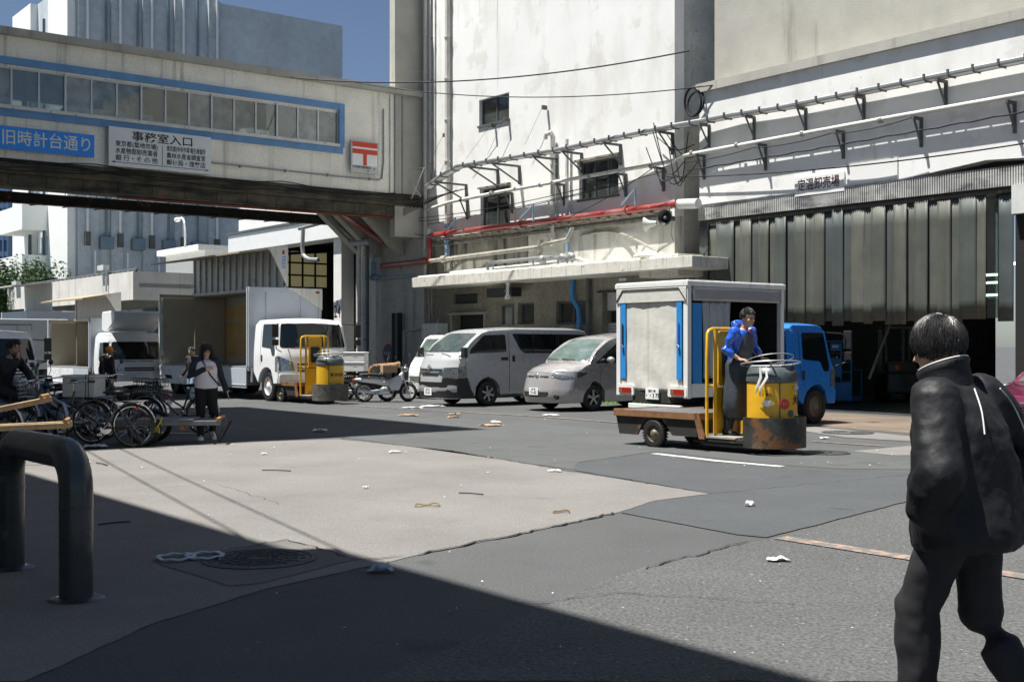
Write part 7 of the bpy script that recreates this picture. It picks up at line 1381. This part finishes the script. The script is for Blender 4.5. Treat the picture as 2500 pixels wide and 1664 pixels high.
# ---- cart driver
J, k = std(1.78); t = thing('person', 'man in blue jacket and long dark apron steering the yellow cart', 'person', (3.72 - .62 * math.cos(CR), 17.02 - .62 * math.sin(CR), .225), CR); t.scale = (1.045,) * 3
J['chest'] = V(.07, 0, 1.30); J['neck'] = V(.13, 0, 1.50); J['head'] = V(.195, 0, 1.645); J['shoL'] = V(.10, .19, 1.45); J['shoR'] = V(.10, -.19, 1.45); J['elbR'] = V(.10, -.31, 1.22); J['wriR'] = V(.25, -.27, 1.165); J['elbL'] = V(.20, .32, 1.24); J['wriL'] = V(.36, .30, 1.17)
J['elbR'] = V(.06, -.30, 1.20); J['kneL'] += V(.10, 0, 0); J['ankL'] += V(.14, 0, 0); J['ankR'] += V(-.06, 0, 0)
J['wriR'] = V(.20, -.20, 1.075); J['wriL'] = V(.26, .24, 1.085)
J['elbR'] = V(.03, -.31, 1.20); J['elbL'] = V(.08, .32, 1.21)
Fh = face_frame(R(-4), R(-8)); base_body(t, J, Fh, k, skin, .0075, handd={'R': V(.25, .1, -1), 'L': V(.25, -.1, -1), 'Rd': V(1, .12, -.12), 'Ld': V(1, -.12, -.12), 'curl': .65}); face_parts(t, J['head'], Fh, k)
hairdo(t, J['head'], Fh, k, .05, 420, hairm, 6, fringe=.05, thick=.004, volume=1.0, spread=1.3, low=-.35)
bjk = M('blue_waterproof', (.015, .09, .48), .28, var=.1, vs=8, coat=.5); shirt(t, J, k, bjk, 'jacket', sr=(.066, .058, .052), f1=.42, vox=.011, disp=.028, dsz=.10, sm=2)
m = MB(); m.tube([V(.09, -.10, 1.53), V(.01, -.07, 1.56), V(-.02, 0, 1.58), V(.01, .07, 1.56), V(.09, .10, 1.53)], [.03, .05, .055, .05, .03], 10, smooth=1); m.ell(V(.0, 0, 1.55), (.07, .10, .05), 14, 8); o = m.build('hood', bjk, t); remesh(o, .011, .03, .07)
apm = M('dark_rubber_apron', (.035, .045, .055), .5, var=.25, vs=6, spots=((.10, .11, .11), 5, .62, .5), bump=.2, bs=12); m = MB(); rings = []
for z, cx, rx, ry in ((.20, .04, .245, .29), (.55, .035, .205, .255), (.80, .03, .185, .235), (1.00, .03, .165, .21), (1.12, .045, .15, .185)):
    rings.append([V(cx + rx * math.cos(a) * (1 + .07 * math.sin(a * 5 + z * 3) * (1.3 - z)), ry * math.sin(a) * (1 + .05 * math.sin(a * 7 + 2) * (1.3 - z)), z) for a in [2 * math.pi * q / 40 for q in range(40)]])
m.loft(rings); o = m.build('apron', apm, t, smooth=True, ang=70); s_ = o.modifiers.new('sub', 'SUBSURF'); s_.levels = 1; s_.render_levels = 1
tx = bpy.data.textures.new('apronfolds', 'CLOUDS'); tx.noise_scale = .18; d_ = o.modifiers.new('folds', 'DISPLACE'); d_.texture = tx; d_.strength = .05; d_.texture_coords = 'LOCAL'
m = MB(); m.loft([[V(.045 + .17 * math.cos(a), .17 * math.sin(a), 1.05) for a in [-1.2 + 2.4 * q / 12 for q in range(13)]] + [V(.02 + .15 * math.cos(a), .16 * math.sin(a), 1.05) for a in [1.2 - 2.4 * q / 12 for q in range(13)]], [V(.095 + .165 * math.cos(a), .15 * math.sin(a), 1.28) for a in [-1.0 + 2.0 * q / 12 for q in range(13)]] + [V(.08 + .14 * math.cos(a), .14 * math.sin(a), 1.28) for a in [1.0 - 2.0 * q / 12 for q in range(13)]], [V(.12 + .145 * math.cos(a), .12 * math.sin(a), 1.42) for a in [-.9 + 1.8 * q / 12 for q in range(13)]] + [V(.11 + .12 * math.cos(a), .11 * math.sin(a), 1.42) for a in [.9 - 1.8 * q / 12 for q in range(13)]]]); m.build('apron_bib', apm, t, smooth=True)
m = MB(); m.tube([V(.25, -.05, 1.47), V(.235, 0, 1.455), V(.25, .05, 1.47)], .010, 6); m.build('collar_trim', postr, t); trousers(t, J, k, blackj, vox=.016); shoes(t, J, rubber, k, hi=.22, name='boot')
# ---- man in the foreground seen from behind
J, k = std(1.73); t = thing('person', 'man in bulky black jacket with white piping seen from behind at the right', 'person', (1.805, 4.72, 0), R(132)); t.scale = (.97, .97, .97)
J['chest'] = V(.03, 0, 1.24); J['neck'] = V(.07, 0, 1.44); J['head'] = V(.125, 0, 1.585); J['shoL'] = V(.03, .185, 1.375); J['shoR'] = V(.03, -.185, 1.375); J['elbL'] = V(-.04, .30, 1.08); J['wriL'] = V(.03, .25, .97); J['elbR'] = V(-.10, -.38, 1.12); J['wriR'] = V(.0, -.26, .97)
J['kneL'] += V(.13, 0, .02); J['ankL'] += V(.18, 0, 0); J['ankR'] += V(-.22, 0, .06); J['kneR'] += V(-.04, 0, 0)
Fh = face_frame(R(4), R(-16)); base_body(t, J, Fh, k, skin, .009); face_parts(t, J['head'], Fh, k)
hairdo(t, J['head'], Fh, k * 1.02, .12, 2800, hairm, 7, fringe=.08, thick=.0020, volume=1.0, spread=.42, low=-.5)
jk = M('black_nylon_jacket', (.009, .0095, .011), .62, var=.2, vs=6, bump=.35, bs=8, spec=.3); m = MB()
torso(m, J, [(('pelvis', 'chest', -.64), .20, .25), (('pelvis', 'chest', -.52), .225, .275), (('pelvis', 'chest', -.1), .215, .265), (('pelvis', 'chest', .5), .20, .25), ('chest', .19, .24), (('chest', 'neck', .5), .15, .215), (('chest', 'neck', .85), .10, .15), (('chest', 'neck', 1.02), .075, .085)])
arms(m, J, (.098, .108, .10)); 
for s in 'LR': m.ell(J['sho' + s] + V(0, 0, -.01), (.10, .10, .09), 14, 10); m.ell(J['elb' + s], (.108, .105, .13), 12, 8); m.ell(J['wri' + s] + V(0, 0, -.02), (.10, .10, .10), 12, 8)
o = m.build('jacket', jk, t); remesh(o, .011, .05, .26, sm=18)
tx = bpy.data.textures.new('finefolds', 'MUSGRAVE') if False else bpy.data.textures.new('finefolds', 'CLOUDS'); tx.noise_scale = .05; d_ = o.modifiers.new('fine', 'DISPLACE'); d_.texture = tx; d_.strength = .010; d_.texture_coords = 'LOCAL'
m = MB(); c = J['neck'] + V(.01, 0, .0); rings = []
for z, a, b in ((-.05, .098, .115), (.0, .088, .098), (.05, .088, .095), (.075, .094, .102)): rings.append([c + V(.02 * (z > .02) + a * math.cos(q), b * math.sin(q), z + .035 * math.cos(q) * -1 * (z > .02)) for q in [.55 + (2 * math.pi - 1.1) * i / 28 for i in range(29)]])
m.loft([r for r in rings], cap=False); m.f = [f for i, f in enumerate(m.f) if (i % 29) != 28]; o = m.build('collar', jk, t, smooth=True); o.modifiers.new('s', 'SOLIDIFY').thickness = .012
m = MB(); m.tube([p + V(0, 0, .006) for p in rings[-1]], .0030, 6); m.build('collar_piping', platew, t)
m = MB()
for sg in (1, -1): m.tube([V(-.085, sg * .10, 1.425), V(-.135, sg * .135, 1.34), V(-.16, sg * .165, 1.25)] if sg > 0 else [V(-.085, -.12, 1.42), V(-.10, -.20, 1.36), V(-.12, -.27, 1.24), V(-.135, -.29, 1.16)], .0032, 6, smooth=2)
m.build('piping', alud, t, kind='stuff')
trousers(t, J, k, M('black_trousers', (.010, .010, .012), .8), (.115, .09, .075))
shoes(t, J, plastic, k)
# ================================================================ LITTER ON THE ROAD
paper = M('white_paper', (.72, .73, .74), .7, var=.05); papb = M('grey_blue_film', (.35, .40, .46), .3, var=.2, vs=20); card = M('brown_card', (.40, .26, .14), .8, var=.2); rr = random.Random(12)
def scrap(px, py, sx, sy, mat, lab, name='paper_scrap', cat='paper', h_=.02, seed=0, grp='scraps of paper on the road', ink_=False):
    r2 = random.Random(seed + int(px)); x, y = G(px, py); m = MB(); n = 6; vs_ = []
    for j in range(n + 1):
        for i in range(n + 1): vs_.append(((i / n - .5) * sx * (1 + .2 * math.sin(j)), (j / n - .5) * sy * (1 + .25 * math.sin(i * 1.7 + seed)), .016 + h_ * r2.random() * (1 if 0 < i < n else .4)))
    m.add(vs_, [(j * (n + 1) + i, j * (n + 1) + i + 1, (j + 1) * (n + 1) + i + 1, (j + 1) * (n + 1) + i) for j in range(n) for i in range(n)])
    o = m.build(name, mat, None, smooth=True, ang=20); o.location = (x, y, 0); o.rotation_euler = (0, 0, r2.uniform(-.5, .5)); o.modifiers.new('s', 'SOLIDIFY').thickness = .003
    return tag(o, lab, cat, grp)
S = [(782, 1054, .25, .18, paper, 'crumpled white sheet in the shade of the tower, middle of the road'), (965, 1105, .18, .10, paper, 'small white scrap on the pale paving near the shade tip'), (930, 1396, .16, .13, papb, 'crumpled blue grey wrapper in the foreground shade'), (230, 1093, .32, .30, paper, 'torn newspaper under the nearest bicycle'), (1830, 1237, .09, .07, paper, 'small crumpled white and red scrap on the dark asphalt'), (1898, 1370, .15, .10, paper, 'white scrap on the coarse asphalt near the foreground'), (1355, 1152, .16, .06, paper, 'flat white strip at the far edge of the pale paving'), (645, 1110, .08, .06, paper, 'small white scrap left on the pale paving'), (1060, 992, .55, .35, foam, 'flat white board before the silver van'), (1010, 996, .5, .2, foam, 'second flat white board by the van front wheel'), (1345, 1014, .35, .18, foam, 'white foam lid under the bronze minivan nose'), (2012, 1071, .14, .1, paper, 'white scrap beside the far manhole cover'), (893, 1193, .06, .05, paper, 'tiny white scrap in the middle of the pale paving'), (1213, 1032, .2, .12, paper, 'white scrap near the thin brown card'), (1205, 1030, .12, .1, paper, 'little white scrap by the road centre')]
for i, (px, py, sx, sy, mt, lb) in enumerate(S): scrap(px, py, sx, sy, mt, lb, seed=i, h_=.05 if i in (0, 2, 3, 4) else .02)
for i, (px, py, sx, sy, lb) in enumerate(((1000, 1015, .42, .25, 'long brown card lying before the silver van'), (1110, 1012, .25, .15, 'upper of two small brown cards in the road'), (1107, 1020, .25, .12, 'lower of two small brown cards in the road'), (1198, 1040, .38, .22, 'brown card with a raised corner in the road'))): scrap(px, py, sx, sy, card, lb, 'cardboard_piece', 'cardboard', .03, 50 + i, 'flattened cardboard pieces')
def ring_litter(px, py, pts, r, mat, lab, cat, name): x, y = G(px, py); m = MB(); m.tube([(a, b, .018 + .006 * math.sin(a * 30)) for a, b in pts], r, 5, close=True, smooth=1); o = m.build(name, mat, None, smooth=True); o.location = (x, y, 0); return tag(o, lab, cat)
ring_litter(1043, 1236, [(.12 * math.cos(a) * 1.0, .10 * math.sin(2 * a)) for a in frange(0, 6.28, .4)], .005, M('tan_rope', (.22, .15, .06), .8), 'thin tan rope twisted in a figure of eight on the pale paving', 'rope', 'rope_loop')
ring_litter(1370, 1252, [(.075 * math.cos(a), .06 * math.sin(a) + .02 * math.sin(3 * a)) for a in frange(0, 6.28, .4)], .006, M('brown_rope', (.20, .12, .06), .8), 'small brown rope loop near the tip of the pale paving', 'rope', 'rope_loop')
for i, (px, r_) in enumerate(((430, .115), (500, .115))):
    x, y = G(px, 1366 - i * 4); m = MB(); n = 30; m.tube([(r_ * math.cos(a) * 1.1, r_ * 1.15 * math.sin(a), .024 + .005 * math.sin(a * 7)) for a in [2 * math.pi * q / n for q in range(n)]], (.008, .02), 6, close=True, ref=(0, 0, 1)); o = m.build('plastic_strap_loop', M('clear_plastic_band', (.40, .46, .50), .2, var=.3, vs=30), None, smooth=True); o.location = (x, y, 0); tag(o, ['left of two glossy plastic strap loops in the foreground shade', 'right of two glossy plastic strap loops, next to the manhole'][i], 'strap', 'plastic strap loops')
m = MB()
for _ in range(170):
    px = rr.uniform(200, 2300); py = rr.uniform(985, 1600) if rr.random() < .4 else rr.uniform(985, 1150); x, y = G(px, py); s = rr.uniform(.004, .010) * (1 if y < 12 else 2.0); a = rr.uniform(0, 3); h_ = .018
    m.add([(x + s * math.cos(a + q * 1.57) * rr.uniform(.5, 1.3), y + s * math.sin(a + q * 1.57) * rr.uniform(.5, 1.3), h_ + rr.uniform(0, .006)) for q in range(4)], [(0, 1, 2, 3)])
o = m.build('litter_specks', paper, None); o['kind'] = 'stuff'; tag(o, 'tiny pale flecks of litter scattered over the road', 'litter')
for i, ((a, b), (c, d)) in enumerate((((640, 1150), (710, 1152)), ((235, 1132), (262, 1138)), ((1120, 1206), (1180, 1210)), ((240, 1284), (318, 1277)))):
    x0, y0 = G(a, b); x1, y1 = G(c, d); m = MB(); m.tube([(x0, y0, .016), ((x0 + x1) / 2, (y0 + y1) / 2 + .03, .018), (x1, y1, .016)], .007, 5, smooth=2); wmesh(m, 'string_piece', ink, ['thin dark string left on the pale paving', 'short dark stick beside the bent pipe', 'broken dark string in the middle of the pale paving', 'dark string in the foreground shade'][i], 'string', 'bits of string on the ground')
# weeds showing under the silver van
m = MB(); 
for _ in range(900):
    x, y = Fw(rr.uniform(-25.5, -21.5), rr.uniform(21.2, 22.4)).to_2d(); h_ = rr.uniform(.05, .16); a = rr.uniform(0, 6.3); m.add([(x - .01 * math.cos(a), y - .01 * math.sin(a), 0), (x + .01 * math.cos(a), y + .01 * math.sin(a), 0), (x + rr.gauss(0, .03), y + rr.gauss(0, .03), h_)], [(0, 1, 2)])
o = m.build('weeds', M('bright_weeds', (.16, .34, .03), .6, var=.3), None); o['kind'] = 'stuff'; tag(o, 'strip of bright green weeds along the wall foot behind the vans', 'weeds')
